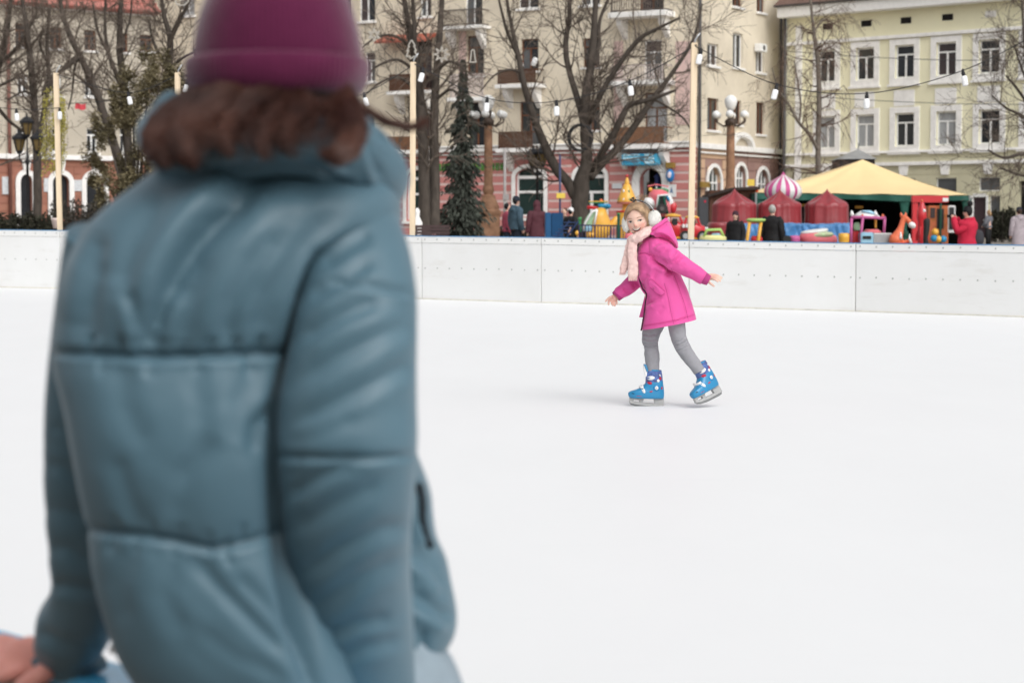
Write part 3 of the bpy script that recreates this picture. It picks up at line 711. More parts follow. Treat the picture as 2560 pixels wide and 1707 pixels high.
while zz < zo-.25:
    z1 = min(zz+.4, zo-.14); ex = sorted((a-.32,b+.32) for a,b,c,d in lg if c-.2 < z1 and d+.35 > zz); u = 0; rr_ = []
    for a,b in ex:
        if a > u: rr_.append((u,a))
        u = max(u,b)
    rr_.append((u,FL.L))
    for a,b in rr_:
        if b-a > .05: p = MB(); FL.box(p,a,b,zz+.025,z1,.003,.04); p.build('course', m_orange if k%2 else m_orange2, bl)
    zz += .42; k += 1
for q in lg:
    rise = .45; spring = q[3]-rise; mb = MB(); FL.spandrel(mb,q[0],q[1],spring,q[3]+.01,rise,.041); mb.build('arch_wall', m_orange, bl)
    mb = MB(); FL.arch(mb,q[0],q[1],q[2],spring,rise,.28,.042,.14); mb.build('arch_surround', m_trim, bl)
    p = MB(); FL.box(p,q[0],q[1],q[2],q[3],-.25,-.2); p.build('pane', m_glass[0], bl)
    uc = (q[0]+q[1])/2; kz = zo-.14; k_ = MB(); k_.prism([FL.p(uc-.28,kz,.05),FL.p(uc+.28,kz,.05),FL.p(uc+.17,q[3]+.22,.05),FL.p(uc-.17,q[3]+.22,.05)], FL.n*.14); k_.build('keystone', m_trim, bl)
for z,h_,o_ in ((zo,.28,.3),(zr-.06,.1,.25)):
    p = MB(); FL.box(p,0,FL.L,z-h_/2,z+h_/2,.004,o_); p.build('cornice', m_trim, bl, bevel=.02)
p = MB(); p.prism([FL.p(0,zr,.6),FL.p(0,zr+.12,.7),FL.p(0,zr+4.4,-4.4),FL.p(0,zr,-9)], FL.d*(FL.L+.25)); rf = p.build('roof', m_rtile, bl)
for i in range(9):
    p = MB(); t = i/9; a = FL.p(0,zr+.16+4.28*t*.99,.70-5.1*t); p.tube([a, a+FL.d*(FL.L+.25)], .07, 6); p.build('tile_row', m_rtile, rf)
p = MB(); u = FL.pix(18,200)[0]; p.tube([FL.p(u,ZB,.2),FL.p(u,zr,.2)], .1, 10); p.build('downpipe', M('pipe_red', S(140,90,78,.8), .6, .2, 4), bl, smooth=True)
for r_ in ((4,442,28,486),(108,446,120,480),(182,450,206,478)):
    q = FL.rect(*r_); p = MB(); FL.box(p,q[0],q[1],q[2],q[3],.05,.1); p.build('notice_board', M('notice_pale', (.6,.62,.64), .5, .2, 9), bl)
# ================================================================== trees
m_bark = M('bark', S(88,79,71,.75), .9, .35, 7, .6, 30, stretch=(1,1,.3))
m_twig = M('twig', S(110,97,86,.8), .9, .25, 5)
m_birch = M('birch_bark', S(120,110,100,.9), .85, .55, 9, .3, 30, stretch=(1,1,3))
m_twigr = M('birch_twig', S(112,90,78,.8), .9, .25, 5)
def smooth_path(pts, n):
    return [Vector(p) for p in crom([list(p) for p in pts], n)]
def rdir(rg): 
    v = Vector((rg.gauss(0,1), rg.gauss(0,1), rg.gauss(0,1))); return v.normalized()
def grow(mt, rg, p, d, L, r, depth, droop, bend=.25, kids=5):
    """recursive bare branch; mt = twig mesh"""
    k = 4 if depth > 1 else 3; pts = [p]; q = Vector(p); dd = d.normalized()
    for i in range(k):
        dd = (dd + rdir(rg)*bend + Vector((0,0,-droop if depth < 2 else .12))).normalized(); q = q+dd*(L/k); pts.append(q)
    mt.tube(pts, [max(r*(1-.7*i/k), .0065) for i in range(k+1)], 4 if depth > 1 else 3, caps=False)
    if depth <= 0: return
    for j in range(kids):
        t = rg.uniform(.2, 1.); i = min(int(t*k), k-1); b = pts[i].lerp(pts[i+1], t*k-i)
        ax = (pts[i+1]-pts[i]).normalized(); s = rdir(rg); s = (s-ax*s.dot(ax)).normalized()
        grow(mt, rg, b, ax*.75+s*rg.uniform(.5,1.)+Vector((0,0,.12-droop)), L*rg.uniform(.4,.66), r*.56, depth-1, droop, bend, kids)
def tree(name, label, group, Y, limbs, seed, kids=5, depth=2, twig_len=2.2, density=1.1, droop=0., bark=None, twig=None, ztw=2.6, spread=1.):
    """limbs: lists of (px, py, radius px, dY) drawn at distance Y; twigs grow along them"""
    rg = random.Random(seed); s = ppm(Y); mt = MB(); mk = MB()
    base = W(limbs[0][0][0], limbs[0][0][1], Y); base.z = GZ(Y)
    t = thing(name, label, 'tree', base, group)
    for li, lb in enumerate(limbs):
        P = [W(a,b,Y+(c_[0] if c_ else 0)) for a,b,r_,*c_ in lb]; rr = [r_*.88/s for a,b,r_,*c_ in lb]
        if li == 0: P = [Vector((P[0].x,P[0].y,GZ(Y)-.1))]+P; rr = [rr[0]*1.25]+rr
        n = len(P)*4; pts = smooth_path(P, n); rad = list(np.interp(np.linspace(0,len(P)-1,n), range(len(P)), rr))
        pts = [p+rdir(rg)*rad[i]*.07 for i, p in enumerate(pts)]
        mk.tube(pts, rad, 9)
        L = sum((pts[i+1]-pts[i]).length for i in range(n-1)); m = int(L*density*2.35)
        for j in range(m):
            f = (rg.random()**.8)*(n-1.01); i = int(f); b = pts[i].lerp(pts[i+1], f-i)
            if b.z < ztw: continue
            ax = (pts[i+1]-pts[i]).normalized(); sd_ = rdir(rg); sd_ = (sd_-ax*sd_.dot(ax)).normalized()
            r0 = min(rad[i]*.34, .04); grow(mt, rg, b, ax*.5+sd_*spread+Vector((0,0,.25-droop*2)), twig_len*rg.uniform(.7,1.5)*(.65+.35*(1-i/n)), r0, depth, droop, .25, kids)
    mk.build('trunk', bark or m_bark, t, smooth=True); mt.build('crown', twig or m_twig, t)
    return t
G_T = 'bare trees in front of the facades'
tree('bare_tree', 'large bare tree with thick forked trunk in front of the pink facade', G_T, 75, [
    [(1452,588,27),(1450,525,25),(1453,460,24),(1466,405,17),(1463,330,15),(1463,255,14),(1476,170,12),(1486,60,9),(1492,-60,6),(1500,-160,3)],
    [(1445,505,16),(1418,455,15),(1392,425,14.5),(1366,375,13),(1338,305,11,-.3),(1310,212,9,-.5),(1296,145,8,-.5),(1282,80,6,-.6),(1268,10,4.5,-.6),(1258,-80,3,-.6)],
    [(1463,335,10),(1448,262,9.5,.4),(1424,182,8.5,.8),(1414,115,8,.9),(1424,30,6.5,1),(1420,-70,4,1.2)],
    [(1480,425,11),(1512,372,10.5,-.5),(1537,331,10,-.8),(1556,292,9,-1),(1574,264,8,-1),(1630,248,6,-1.2),(1690,226,3.5,-1.4)],
    [(1476,445,12),(1512,402,11,.5),(1552,362,10.5,.8),(1598,298,9.5,1),(1638,240,8,1.1),(1690,170,6,1.2),(1735,95,4.5,1.2),(1755,10,3,1.3)],
    [(1470,310,9),(1500,240,8.5,-.6),(1545,167,7.5,-1),(1597,100,6.5,-1.3),(1645,72,4.5,-1.6),(1700,45,2.5,-2)],
    [(1476,180,7),(1496,120,6,.6),(1500,50,5,1),(1530,-20,3.5,1.4)],
    [(1296,145,5,-.5),(1268,80,4.5,-1),(1252,20,3.5,-1.4),(1238,-40,2.5,-1.5)],
    [(1300,180,4,-.5),(1270,175,3.4,-1),(1235,190,2.6,-1.5),(1200,230,1.6,-1.8)],
    [(1630,247,4,1),(1665,265,3.5,.6),(1712,300,2.6,.2),(1735,345,1.5,0)],
  ], 11, kids=5, density=.95, twig_len=2.0)
tree('bare_tree', 'dark twin-trunked bare tree right behind the plain wooden post by the bench', G_T, 72, [
    [(1062,575,19),(1060,470,17),(1058,380,16),(1052,280,14),(1040,160,12),(1022,70,9),(1006,-30,6),(1000,-120,3)],
    [(1086,578,16),(1086,430,15,.5),(1085,290,13,.6),(1091,180,11,.7),(1100,70,9,.7),(1108,-40,6,.8),(1110,-130,3,.8)],
    [(1052,270,9),(1040,170,8,-.6),(1036,80,7,-.9),(1030,-30,4.5,-1)],
    [(1030,120,5),(985,90,4,-.6),(940,95,3,-1),(905,120,2,-1.2)],
    [(1040,180,5),(995,150,4.4,-.8),(945,165,3,-1),(915,190,2,-1.2)],
    [(1046,230,5),(1000,195,4.4,-.6),(955,205,3,-1),(910,240,2,-1.3)],
    [(1092,180,5,.7),(1120,155,4.4,.4),(1150,165,3.2,0),(1180,190,2,-.3)],
    [(1090,250,5,.6),(1125,225,4.2,.2),(1150,240,3,0)],
  ], 23, kids=5, density=.95, twig_len=1.9)
tree('bare_tree', 'bare forked tree left of the wool hat, above the thuja', G_T, 88, [
    [(412,560,16),(410,400,14),(415,260,12),(422,165,11),(425,95,9),(408,30,6),(400,-60,4)],
    [(424,105,8),(446,55,6,-.5),(470,10,4.5,-.8),(490,-60,3,-1)],
    [(420,180,6),(450,150,4.6,-.4),(490,130,3,-.8)], [(420,170,5),(385,110,4,.4),(372,50,3,.6)],
    [(418,215,5),(460,190,4,.5),(520,200,3,.9),(560,220,2,1)],
  ], 31, kids=5, density=1.0, twig_len=2.0)
tree('bare_tree', 'tall bare tree with one straight stem over the left end of the thuja', G_T, 90, [
    [(332,560,13),(322,400,12),(312,240,11),(301,140,10),(300,50,8),(306,-40,5)],
    [(312,245,7),(288,180,6.4,-.5),(268,120,5.6,-.7),(262,50,4,-.8),(266,-40,3,-.9)],
    [(270,130,5,-.5),(245,80,4,-.8),(232,10,3,-1)], [(302,110,4),(325,50,3,.5),(330,-20,2,.6)],
  ], 41, kids=5, density=1.05, twig_len=1.9)
tree('bare_tree', 'bare tree leaning left across the cream facade', G_T, 84, [
    [(345,575,15),(305,420,13),(268,310,12),(238,225,11),(205,150,9),(172,85,7.5),(152,10,6),(145,-70,4)],
    [(200,140,6),(165,170,5.4,-.6),(120,200,4.6,-1),(105,240,3,-1.2)], [(215,170,5),(195,150,4.4,.5),(185,180,3.4,.8),(180,235,2.6,1),(170,275,1.8,1)],
    [(240,230,4),(255,250,3.4,.5),(290,250,2.4,.9)],
  ], 53, kids=5, density=1.05, twig_len=1.9)
tree('bare_tree', 'bare tree with forked stems beside the dark three-headed lantern', G_T, 80, [
    [(93,585,13),(94,430,12),(88,310,11),(82,210,10),(70,100,8),(58,20,6),(50,-60,4)],
    [(95,350,8),(112,270,7.4,.5),(122,190,6.6,.8),(118,110,5.4,.9),(124,20,4,1)], [(122,230,5,.7),(150,180,4,1),(190,140,3,1.3)],
    [(90,240,4),(60,230,3.6,-.6),(20,250,2.6,-1)], [(120,160,4,.8),(100,110,3.6,.5),(110,70,3,.4)],
  ], 61, kids=5, density=1.1, twig_len=1.9)
tree('bare_tree', 'bare tree at the left edge of the picture', G_T, 86, [
    [(-40,585,15),(-35,400,13),(-20,240,11),(10,120,8),(25,20,6),(30,-60,4)], [(-20,250,6),(20,300,5,.6),(60,330,3.4,1)], [(0,160,6),(50,110,4.6,-.8),(90,40,3,-1.2)],
    [(-15,220,5),(30,200,4,-.6),(70,170,3,-1)],
  ], 71, kids=5, density=1.2, twig_len=2.2)
tree('birch_tree', 'slender birch with thin drooping twigs in front of the yellow facade', None, 92, [
    [(2046,560,9),(2046,470,8.5),(2045,380,8),(2048,260,7.5),(2044,150,6.5),(2036,90,5),(2028,20,4),(2022,-60,2.5)],
    [(2046,378,5.5),(2022,335,5,-.5),(1996,305,4.6,-.8),(1972,262,3.6,-1),(1945,222,2.4,-1.2),(1930,170,1.5,-1.3)],
    [(1998,306,3.4,-.8),(2002,262,3,-.8),(1996,215,2.4,-.9),(1985,150,1.6,-1)], [(2036,80,3),(2060,50,2.4,.4),(2100,70,1.5,.8)], [(2044,160,3),(2070,120,2.4,.4),(2105,140,1.4,.8)],
  ], 83, kids=4, density=1.6, twig_len=1.5, droop=.34, bark=m_birch, twig=m_twigr, spread=.7)
tree('bare_tree', 'twiggy bare tree reaching in from the right edge over the yellow facade', G_T, 70, [
    [(2625,600,15),(2618,480,13),(2605,380,11),(2590,280,9),(2570,180,6),(2560,90,4),(2555,0,2.5)],
    [(2608,400,7),(2560,385,5.6,-.5),(2510,395,4,-.8),(2470,375,2.4,-1)], [(2600,330,6),(2555,290,4.8,-.5),(2515,270,3.4,-.9),(2480,240,2.2,-1)],
    [(2590,290,5),(2545,225,4,.4),(2515,190,2.8,.6)], [(2605,430,5),(2560,440,4,.4),(2500,420,2.6,.7)], [(2580,240,4),(2550,160,3,.2),(2535,110,2,.3)],
  ], 97, kids=5, density=1.7, twig_len=1.5)
# ------------------------------------------------------------------ conifers and shrubs
def leafcloud(mb, rg, c, r, n, size, flat=0.):
    for _ in range(n):
        v = rdir(rg)*(rg.random()**.45); p = Vector(c)+Vector((v.x*r[0], v.y*r[1], v.z*r[2])); u = rdir(rg); 
        if flat: u = (u+Vector((0,0,flat))).normalized()
        w_ = u.cross(rdir(rg)).normalized()*size*rg.uniform(.5,1.2); h = u.cross(w_).normalized()*size*rg.uniform(.9,2.0)
        mb.add([p-w_*.5, p+w_*.5, p+h+w_*.1], [(0,1,2)])
m_spruce = M('spruce_needles', S(66,70,62,.75), .85, .45, 1.6, col2=S(82,88,78,.78))
m_thuja = M('thuja_leaf', S(112,104,72,.85), .85, .45, 1.2, col2=S(132,120,88,.85))
m_ivy = M('yellow_leaf', S(176,166,70,.9), .8, .3, 2.)
m_bush = M('bush_leaf', S(60,60,46,.7), .9, .5, 2.)
m_hedge = M('hedge_twig', S(78,72,62,.7), .9, .5, 2.)
def spruce():
    rg = random.Random(5); Y = 74.; s = ppm(Y); b = W(1152,590,Y); b.z = GZ(Y); top = W(1158,150,Y)
    t = thing('spruce_tree', 'grey-green spruce beside the granite lamp column', 'tree', b)
    mk = MB(); mk.tube([b, b.lerp(top,.5), top], [.16,.1,.02], 8); mk.build('trunk', m_bark, t, smooth=True)
    mt = MB(); Ht = top.z-b.z
    for i in range(27):
        f = i/26.; z = b.z+.55+(Ht-.6)*f; rr = (1.05*(1-f)**.8+.05)*rg.uniform(.62,1.25); k = int(6+7*(1-f))
        for j in range(k):
            a = 2*math.pi*(j+rg.random()*.7)/k; d = Vector((math.cos(a),math.sin(a),0)); L = rr*rg.uniform(.45,1.2); c = Vector((b.x+(top.x-b.x)*f, b.y, z))
            e = c+d*L+Vector((0,0,-.38*L+rg.uniform(-.06,.06))); m_ = c.lerp(e,.55)+Vector((0,0,.08*L))
            mt.tube([c,m_,e],[.03,.02,.008],3,caps=False)
            for q in range(int(30*L)+8):
                f2 = rg.uniform(.15,1.); p = (c.lerp(m_,f2/.55) if f2 < .55 else m_.lerp(e,(f2-.55)/.45)); sidev = d.cross(Vector((0,0,1)))
                o = sidev*rg.uniform(-1,1)*.3*L*(1.1-f2*.6)+Vector((0,0,rg.uniform(-.14,.05))); p2 = p+o; n_ = rdir(rg)*.04; tip = p2+d*.1+o*.35+Vector((0,0,-.1))
                mt.add([p2-n_, p2+n_, tip+n_*.6, tip-n_*.6], [(0,1,2,3)])
    mt.build('crown', m_spruce, t)
spruce()
def thuja():
    rg = random.Random(6); Y = 70.; s = ppm(Y); b = W(335,590,Y); b.z = GZ(Y)
    t = thing('thuja_tree', 'broad brownish-green thuja behind the woman at her left', 'tree', b)
    mk = MB(); mt = MB()
    for j, (px,py,w_) in enumerate([(300,270,.5),(335,230,.6),(375,190,.6),(400,205,.55),(430,235,.6),(270,340,.5),(250,420,.4),(460,290,.6),(350,320,.7),(390,330,.7),(300,400,.7),(340,440,.8),(400,430,.8),(285,470,.6),(440,420,.7),(330,520,.9),(400,520,.9),(265,520,.55),(450,500,.7)]):
        c = W(px,py,Y+rg.uniform(-.8,.8)); mk.tube([b+Vector((rg.uniform(-.2,.2),0,0)), b.lerp(c,.5)+Vector((0,0,.3)), c], [.08,.05,.02], 5)
        for q in range(7):
            c2 = c+Vector((rg.gauss(0,w_*.55),rg.gauss(0,w_*.5),rg.gauss(0,w_*.7))); leafcloud(mt, rg, c2, (w_*.42,w_*.42,w_*.72), 230, .08, 1.2)
    mk.build('trunk', m_bark, t, smooth=True); mt.build('crown', m_thuja, t)
thuja()
def bush(name, label, cat, px0, px1, pytop, Y, mat, seed, n=900, size=.09, dep=.8, group=None):
    rg = random.Random(seed); a = W(px0,pytop,Y); b = W(px1,pytop,Y); g_ = GZ(Y); h = a.z-g_
    t = thing(name, label, cat, Vector(((a.x+b.x)/2,Y,g_)), group)
    mt = MB(); mk = MB(); L = b.x-a.x; k = max(3,int(L/.45))
    for i in range(k):
        x = a.x+L*(i+.5)/k; hh = h*rg.uniform(.85,1.0)
        for q in range(5):
            base = Vector((x+rg.uniform(-.2,.2),Y+rg.uniform(-dep/3,dep/3),g_)); mk.tube([base, base+Vector((rg.uniform(-.2,.2),rg.uniform(-.2,.2),hh*.9))], [.02,.008], 4)
        leafcloud(mt, rg, (x,Y,g_+hh*.52), (L/k*.75,dep/2,hh*.5), int(n/k), size)
    mk.build('stem', m_bark, t); mt.build('foliage', mat, t)
bush('hedge', 'dark clipped hedge behind the boards at the far left', 'hedge', -60, 132, 524, 60, m_bush, 1, 5200, .1, 1.)
bush('hedge', 'bare brownish hedge between the left wooden post and the woman', 'hedge', 128, 330, 492, 64, m_hedge, 2, 6500, .07, 1.2)
bush('hedge', 'low dark hedge behind the bench and the granite lamp pedestal', 'hedge', 1095, 1330, 564, 81, m_bush, 3, 4200, .09, .8)
bush('evergreen_bush', 'dark evergreen bush beside the yellow building door', 'bush', 2478, 2536, 516, 92, m_bush, 4, 4200, .1, 1.)
bush('evergreen_bush', 'dark shrub at the foot of the big forked tree', 'bush', 1395, 1470, 560, 68, m_bush, 8, 1800, .08, .6)

# ================================================================== posts, string lights
m_pine = M('pine_post', S(222,198,164,.95), .7, .1, 3., .15, 18, stretch=(6,6,.35), col2=S(228,206,174,.95))
m_zinc = M('zinc', (.5,.51,.52), .35, .08, metal=.8)
m_cable = M('cable_black', (.03,.03,.032), .6, .1)
m_bulb = M('bulb_white', (.86,.86,.86), .25, .02, spec=.5)
m_sock = M('socket_black', (.02,.02,.022), .5, .1)
posts = [(150,572,140,183,'pine post wrapped in yellow-green leaves at the left'), (446,600,444,182,'pine post showing between the thuja and the hair'),
         (1031,588,1033,156,'pine post standing left of the spruce'), (1727,600,1736,108,'tallest pine post, right of the girl')]
tops = []
for bx,by_,tx,ty,lab in posts:
    p0, zt_ = board_at(bx); Yp = p0.y+.09; top = W(tx,ty,Yp); bot = W(bx,by_,Yp); d = (top-bot).normalized()
    foot = bot - d*((bot.z+.2)/d.z); t = thing('wooden_post', lab, 'post', foot, 'wooden posts of the string lights')
    hw = .041; MB().obox((foot+top)/2, Vector((hw,0,0)), Vector((0,hw,0)), (top-foot)/2).build('post', m_pine, t, bevel=.005)
    h = MB(); e = top; h.tube([e-d*.05, e+Vector((.012,0,.04)), e+Vector((.04,0,.085)), e+Vector((.075,0,.13))], [.010,.012,.012,.010], 8); h.build('hook', m_zinc, t, smooth=True)
    tops.append(top+Vector((.03,-.045,-.03)))
bulbs = {0:[(-1,)],}
def string(a, b, pts, label, bl, seed):
    """cable through a, hanging points and b; every bulb is a part of the string"""
    t = thing('string_light', label, 'string light', (a+b)/2, 'string lights between the posts')
    path = smooth_path([a]+pts+[b], 14*(len(pts)+1)); c = MB(); c.tube(path, .0065, 5); c.build('cable', m_cable, t, smooth=True)
    for p, tilt in bl:
        d = Vector((math.sin(tilt),0,-math.cos(tilt))); s_ = MB(); s_.tube([p+Vector((0,0,.02)), p+d*.018, p+d*.02, p+d*.062, p+d*.068], [.014,.02,.026,.026,.02], 10); so = s_.build('socket', m_sock, t, smooth=True)
        q = MB(); q.tube([p+d*.066, p+d*.076, p+d*.10, p+d*.182, p+d*.196, p+d*.20], [.022,.036,.040,.040,.034,.018], 16); q.build('bulb', m_bulb, so, smooth=True)
def between(i, j, px, py):
    a, b = tops[i], tops[j]; ya = PX([a])[0][0]; yb = PX([b])[0][0]; f = (px-ya)/(yb-ya); return W(px, py, a.y+(b.y-a.y)*f)
def mkstring(i, j, blist, label, seed, a=None, b=None):
    A = tops[i]; B = tops[j]
    # bulbs given as pixel of the socket top, tilt
    bl = [(between(i,j,x,y), t) for x,y,t in blist]
    string(A if a is None else a, B if b is None else b, [p for p,_ in bl], label, bl, seed)
mkstring(0, 1, [(320,232,.22),(462,203,-.24)][:1], 'string light with one bulb between the two left posts', 1)
mkstring(1, 2, [(470,202,-.26),(600,250,0.),(760,262,.05),(909,234,.25)], 'string light passing behind the hat with a bulb at each side of it', 2)
mkstring(2, 3, [(1059,172,-.26),(1218,246,-.07),(1391,254,.03),(1574,203,.13)], 'string light with four bulbs between the spruce and the tallest post', 3)
endR = W(2620,70,25.2)
tops.append(endR)
mkstring(3, 4, [(1753,124,-.2),(1943,212,-.25),(2167,234,0.),(2407,177,.2)], 'string light with four bulbs crossing the yellow facade', 4)
endL = W(-120,250,35.); tops.append(endL)
mkstring(5, 0, [(40,274,.1)], 'string light running out at the left edge', 5, b=W(149,270,tops[0].y-.05))
t = thing('hanging_bulb', 'single white bulb hanging in front of the leaf-wrapped post', 'bulb', W(149,270,tops[0].y-.06))
p = W(149,270,tops[0].y-.06); s_ = MB(); s_.tube([p, p+Vector((0,0,-.06))], [.018,.026], 10); s_.build('socket', m_sock, t)
q = MB(); d = Vector((0,0,-1)); q.tube([p+d*.06, p+d*.076, p+d*.10, p+d*.182, p+d*.2], [.022,.036,.040,.040,.02], 16); q.build('bulb', m_bulb, t, smooth=True)
# leaves climbing the left post
rg = random.Random(3); t = thing('leaf_garland', 'yellow-green leafy twigs hanging round the left post', 'garland', W(135,440,36.5))
lv = MB(); st_ = MB()
for k in range(26):
    a = W(rnd.uniform(112,160), rnd.uniform(205,300), 36.5+rnd.uniform(-.3,.3)); b = a+Vector((rnd.uniform(-.12,.12),rnd.uniform(-.1,.1),-rnd.uniform(.4,1.2)))
    st_.tube([a,a.lerp(b,.5)+Vector((rnd.uniform(-.06,.06),0,0)),b], .004, 3, caps=False)
    for j in range(46): leafcloud(lv, rg, a.lerp(b,rnd.random()), (.06,.06,.06), 2, .026)
for k in range(30): leafcloud(lv, rg, W(rnd.uniform(118,158), rnd.uniform(330,428), 36.5), (.07,.07,.07), 26, .026)
st_.build('twig', m_twig, t); lv.build('leaf', m_ivy, t)
# small wire figures hung across the square
m_wire = M('wire_pale', (.5,.47,.42), .5, .1)
def wirefig(label, px, py, Y, pts, closed=True):
    o = W(px,py,Y); s = 1/ppm(Y); P = [o+Vector((x*s,0,-y*s)) for x,y in pts]
    t = thing('wire_ornament', label, 'ornament', o, 'wire figures hung above the square')
    m = MB(); P2 = P+[P[0]] if closed else P
    for a,b in zip(P2[:-1],P2[1:]): m.tube([a,b], 1.6*s, 5)
    m.build('outline', m_wire, t); m = MB(); m.tube([o+Vector((0,0,28*s)), P[0]], .6*s, 4); m.build('wire', m_cable, t)
wirefig('wire outline of a fir tree above the post beside the spruce', 1029, 125, 50, [(0,-24),(9,-9),(5,-9),(12,3),(7,3),(14,17),(3,17),(3,21),(-3,21),(-3,17),(-14,17),(-7,3),(-12,3),(-5,-9),(-9,-9)])
wirefig('wire star hanging right of the wire fir tree', 1104, 137, 50, [(math.sin(i*math.pi/8)*(20 if i%2 == 0 else 8), -math.cos(i*math.pi/8)*(20 if i%2 == 0 else 8)) for i in range(16)])
wirefig('narrow wire bell hanging above the spruce tip', 1182, 140, 50, [(-3,-14),(3,-14),(6,10),(8,16),(-8,16),(-6,10)])
wirefig('wire swan-like loop at the top left of the hat', 455, -2, 50, [(-14,-10),(-16,10),(-6,16),(8,14),(16,6),(12,-10),(4,2),(-4,4)])
wirefig('faint wire star at the right edge of the hat', 935, 88, 50, [(math.sin(i*math.pi/6)*(16 if i%2 == 0 else 6), -math.cos(i*math.pi/6)*(16 if i%2 == 0 else 6)) for i in range(12)])
# a red pennant hanging in the trees
o = W(201,267,78); t = thing('red_pennant', 'small red pennant hanging in front of the cream facade', 'pennant', o); s = 1/ppm(78)
fl = MB(); fl.grid([[o+Vector(((-13+26*i/8)*s, .04*math.sin(i*1.1), (7-14*j/3+2*math.sin(i*.9))*s)) for i in range(9)] for j in range(4)]); fl.build('cloth', M('red_cloth', S(215,70,80,1.), .8), t, smooth=True)
fl = MB(); fl.tube([o+Vector((-60*s,0,2*s)), o+Vector((-14*s,0,9*s)), o+Vector((14*s,0,9*s)), o+Vector((70*s,0,14*s))], .012, 4); fl.build('line', m_cable, t)

# ================================================================== lamps
m_granite = M('granite', S(152,108,80,.88), .75, .22, 3., .25, 40, col2=S(166,124,94,.9), detail=9)
m_globe = M('globe_white', (.82,.82,.80), .35, .03, spec=.5)
m_lampmet = M('lamp_brown', S(80,64,54,.9), .55, .25, 6)
def globe_lamp(px, pyt, pyb, Y, label, big):
    s = 1/ppm(Y); b = W(px,pyb,Y); b.z = GZ(Y); t = thing('globe_lamp', label, 'street lamp', b, 'granite lamp columns with white globes')
    z = lambda py: W(px,py,Y).z-b.z
    sq = MB(); h0 = z(533); sq.lathe(b, [(.0,0),(34*s*1.35,0),(34*s*1.35,.25),(31*s*1.3,.27),(31*s*1.3,h0-.1),(33*s*1.3,h0-.08),(35*s*1.3,h0),(35*s*1.3,h0+.08),(27*s*1.3,h0+.16)], 4)
    for i in range(len(sq.v)):
        v = Vector(sq.v[i])-b; c, s2 = math.cos(math.pi/4), math.sin(math.pi/4); sq.v[i] = tuple(b+Vector((v.x*c-v.y*s2, v.x*s2+v.y*c, v.z)))
    sq.build('pedestal', m_granite, t, bevel=.02)
    c = MB(); pr = [(26*s,h0+.1),(27*s,h0+.25),(22*s,h0+.45),(18*s,z(498)),(17*s,z(490)),(11*s,z(486)),(14*s,z(480)),(14*s,z(470)),(11.5*s,z(465)),(11*s,z(450)),(10*s,z(pyt+70))]
    c.lathe(b, pr, 24); c.build('column', m_granite, t, smooth=True, auto=40)
    zc = z(pyt+72); m = MB(); m.lathe(b, [(9*s,zc-.1),(14*s,zc),(15*s,zc+.12),(7*s,zc+.22),(8*s,zc+.45),(12*s,zc+.5)], 14)
    arms = 6
    for k in range(arms):
        a = 2*math.pi*k/arms+.35; d = Vector((math.cos(a),math.sin(a),0)); R_ = 40*s
        m.tube([b+Vector((0,0,zc+.02)), b+d*R_*.5+Vector((0,0,zc-.1)), b+d*R_+Vector((0,0,zc+.08)), b+d*R_+Vector((0,0,zc+.2))], [.04,.035,.03,.05], 6)
    m.build('lamp_arms', m_lampmet, t, smooth=True)
    for k in range(arms):
        a = 2*math.pi*k/arms+.35; d = Vector((math.cos(a),math.sin(a),0)); R_ = 40*s
        q = MB(); q.ball(b+d*R_+Vector((0,0,zc+.35)), 10*s, 18, 12); q.build('globe', m_globe, t, smooth=True)
    q = MB(); zz = zc+.5; Hh = z(pyt)-zz; q.lathe(b+Vector((0,0,zz)), [(5*s,0),(9*s,Hh*.08),(13*s,Hh*.3),(16*s,Hh*.58),(14.5*s,Hh*.78),(10*s,Hh*.9),(8*s,Hh*.93),(6.5*s,Hh*.98),(2*s,Hh)], 20); q.build('lantern', m_globe, t, smooth=True)
globe_lamp(1221, 238, 590, 77., 'granite lamp column with white globes beside the spruce', False)
globe_lamp(1825, 238, 590, 79., 'granite lamp column with white globes above the red covers', True)
m_iron2 = M('cast_iron', (.02,.02,.022), .5, .2); m_amber = M('amber_glass', S(120,98,56,.8), .2, .2, 4, spec=.5)
def lantern(px, Y, pyheads, pyc, label, spread, ph, cl=False):
    s = 1/ppm(Y); b = W(px,590,Y); b.z = GZ(Y); t = thing('iron_lantern', label, 'street lamp', b, 'black iron lanterns'); z = lambda py: W(px,py,Y).z-b.z
    m = MB(); zt_ = z(pyc); m.lathe(b, [(.2,0),(.2,.3),(.12,.45),(.08,.6),(.055,.9),(.05,zt_-.2),(.09,zt_-.15),(.05,zt_),(.04,zt_+.3)], 12)
    heads = []
    for k, (dx,dy,py) in enumerate(pyheads):
        h = b+Vector((dx*s,dy,z(py))); heads.append(h)
        m.tube([b+Vector((0,0,zt_)), b+Vector((dx*s*.5,dy*.5,zt_-.15)), b+Vector((dx*s,dy,zt_-.02)), h+Vector((0,0,-.25*ph))], .03, 6)
    m.build('pole', m_iron2, t, smooth=True)
    for h in heads:
        g_ = MB(); g_.lathe(h, [(.10*ph,-.2*ph),(.19*ph,.18*ph)], 6); hd = g_.build('lantern_glass', m_amber, t)
        c = MB(); c.lathe(h, [(.24*ph,.18*ph),(.25*ph,.24*ph),(.12*ph,.36*ph),(.04*ph,.4*ph),(.02*ph,.5*ph)], 6); c.lathe(h, [(.06*ph,-.3*ph),(.12*ph,-.2*ph),(.11*ph,-.19*ph)], 6)
        for k in range(6):
            a = 2*math.pi*k/6; c.tube([h+Vector((.105*ph*math.cos(a),.105*ph*math.sin(a),-.2*ph)), h+Vector((.2*ph*math.cos(a),.2*ph*math.sin(a),.18*ph))], .016, 4)
        c.build('lantern_cap', m_iron2, hd)
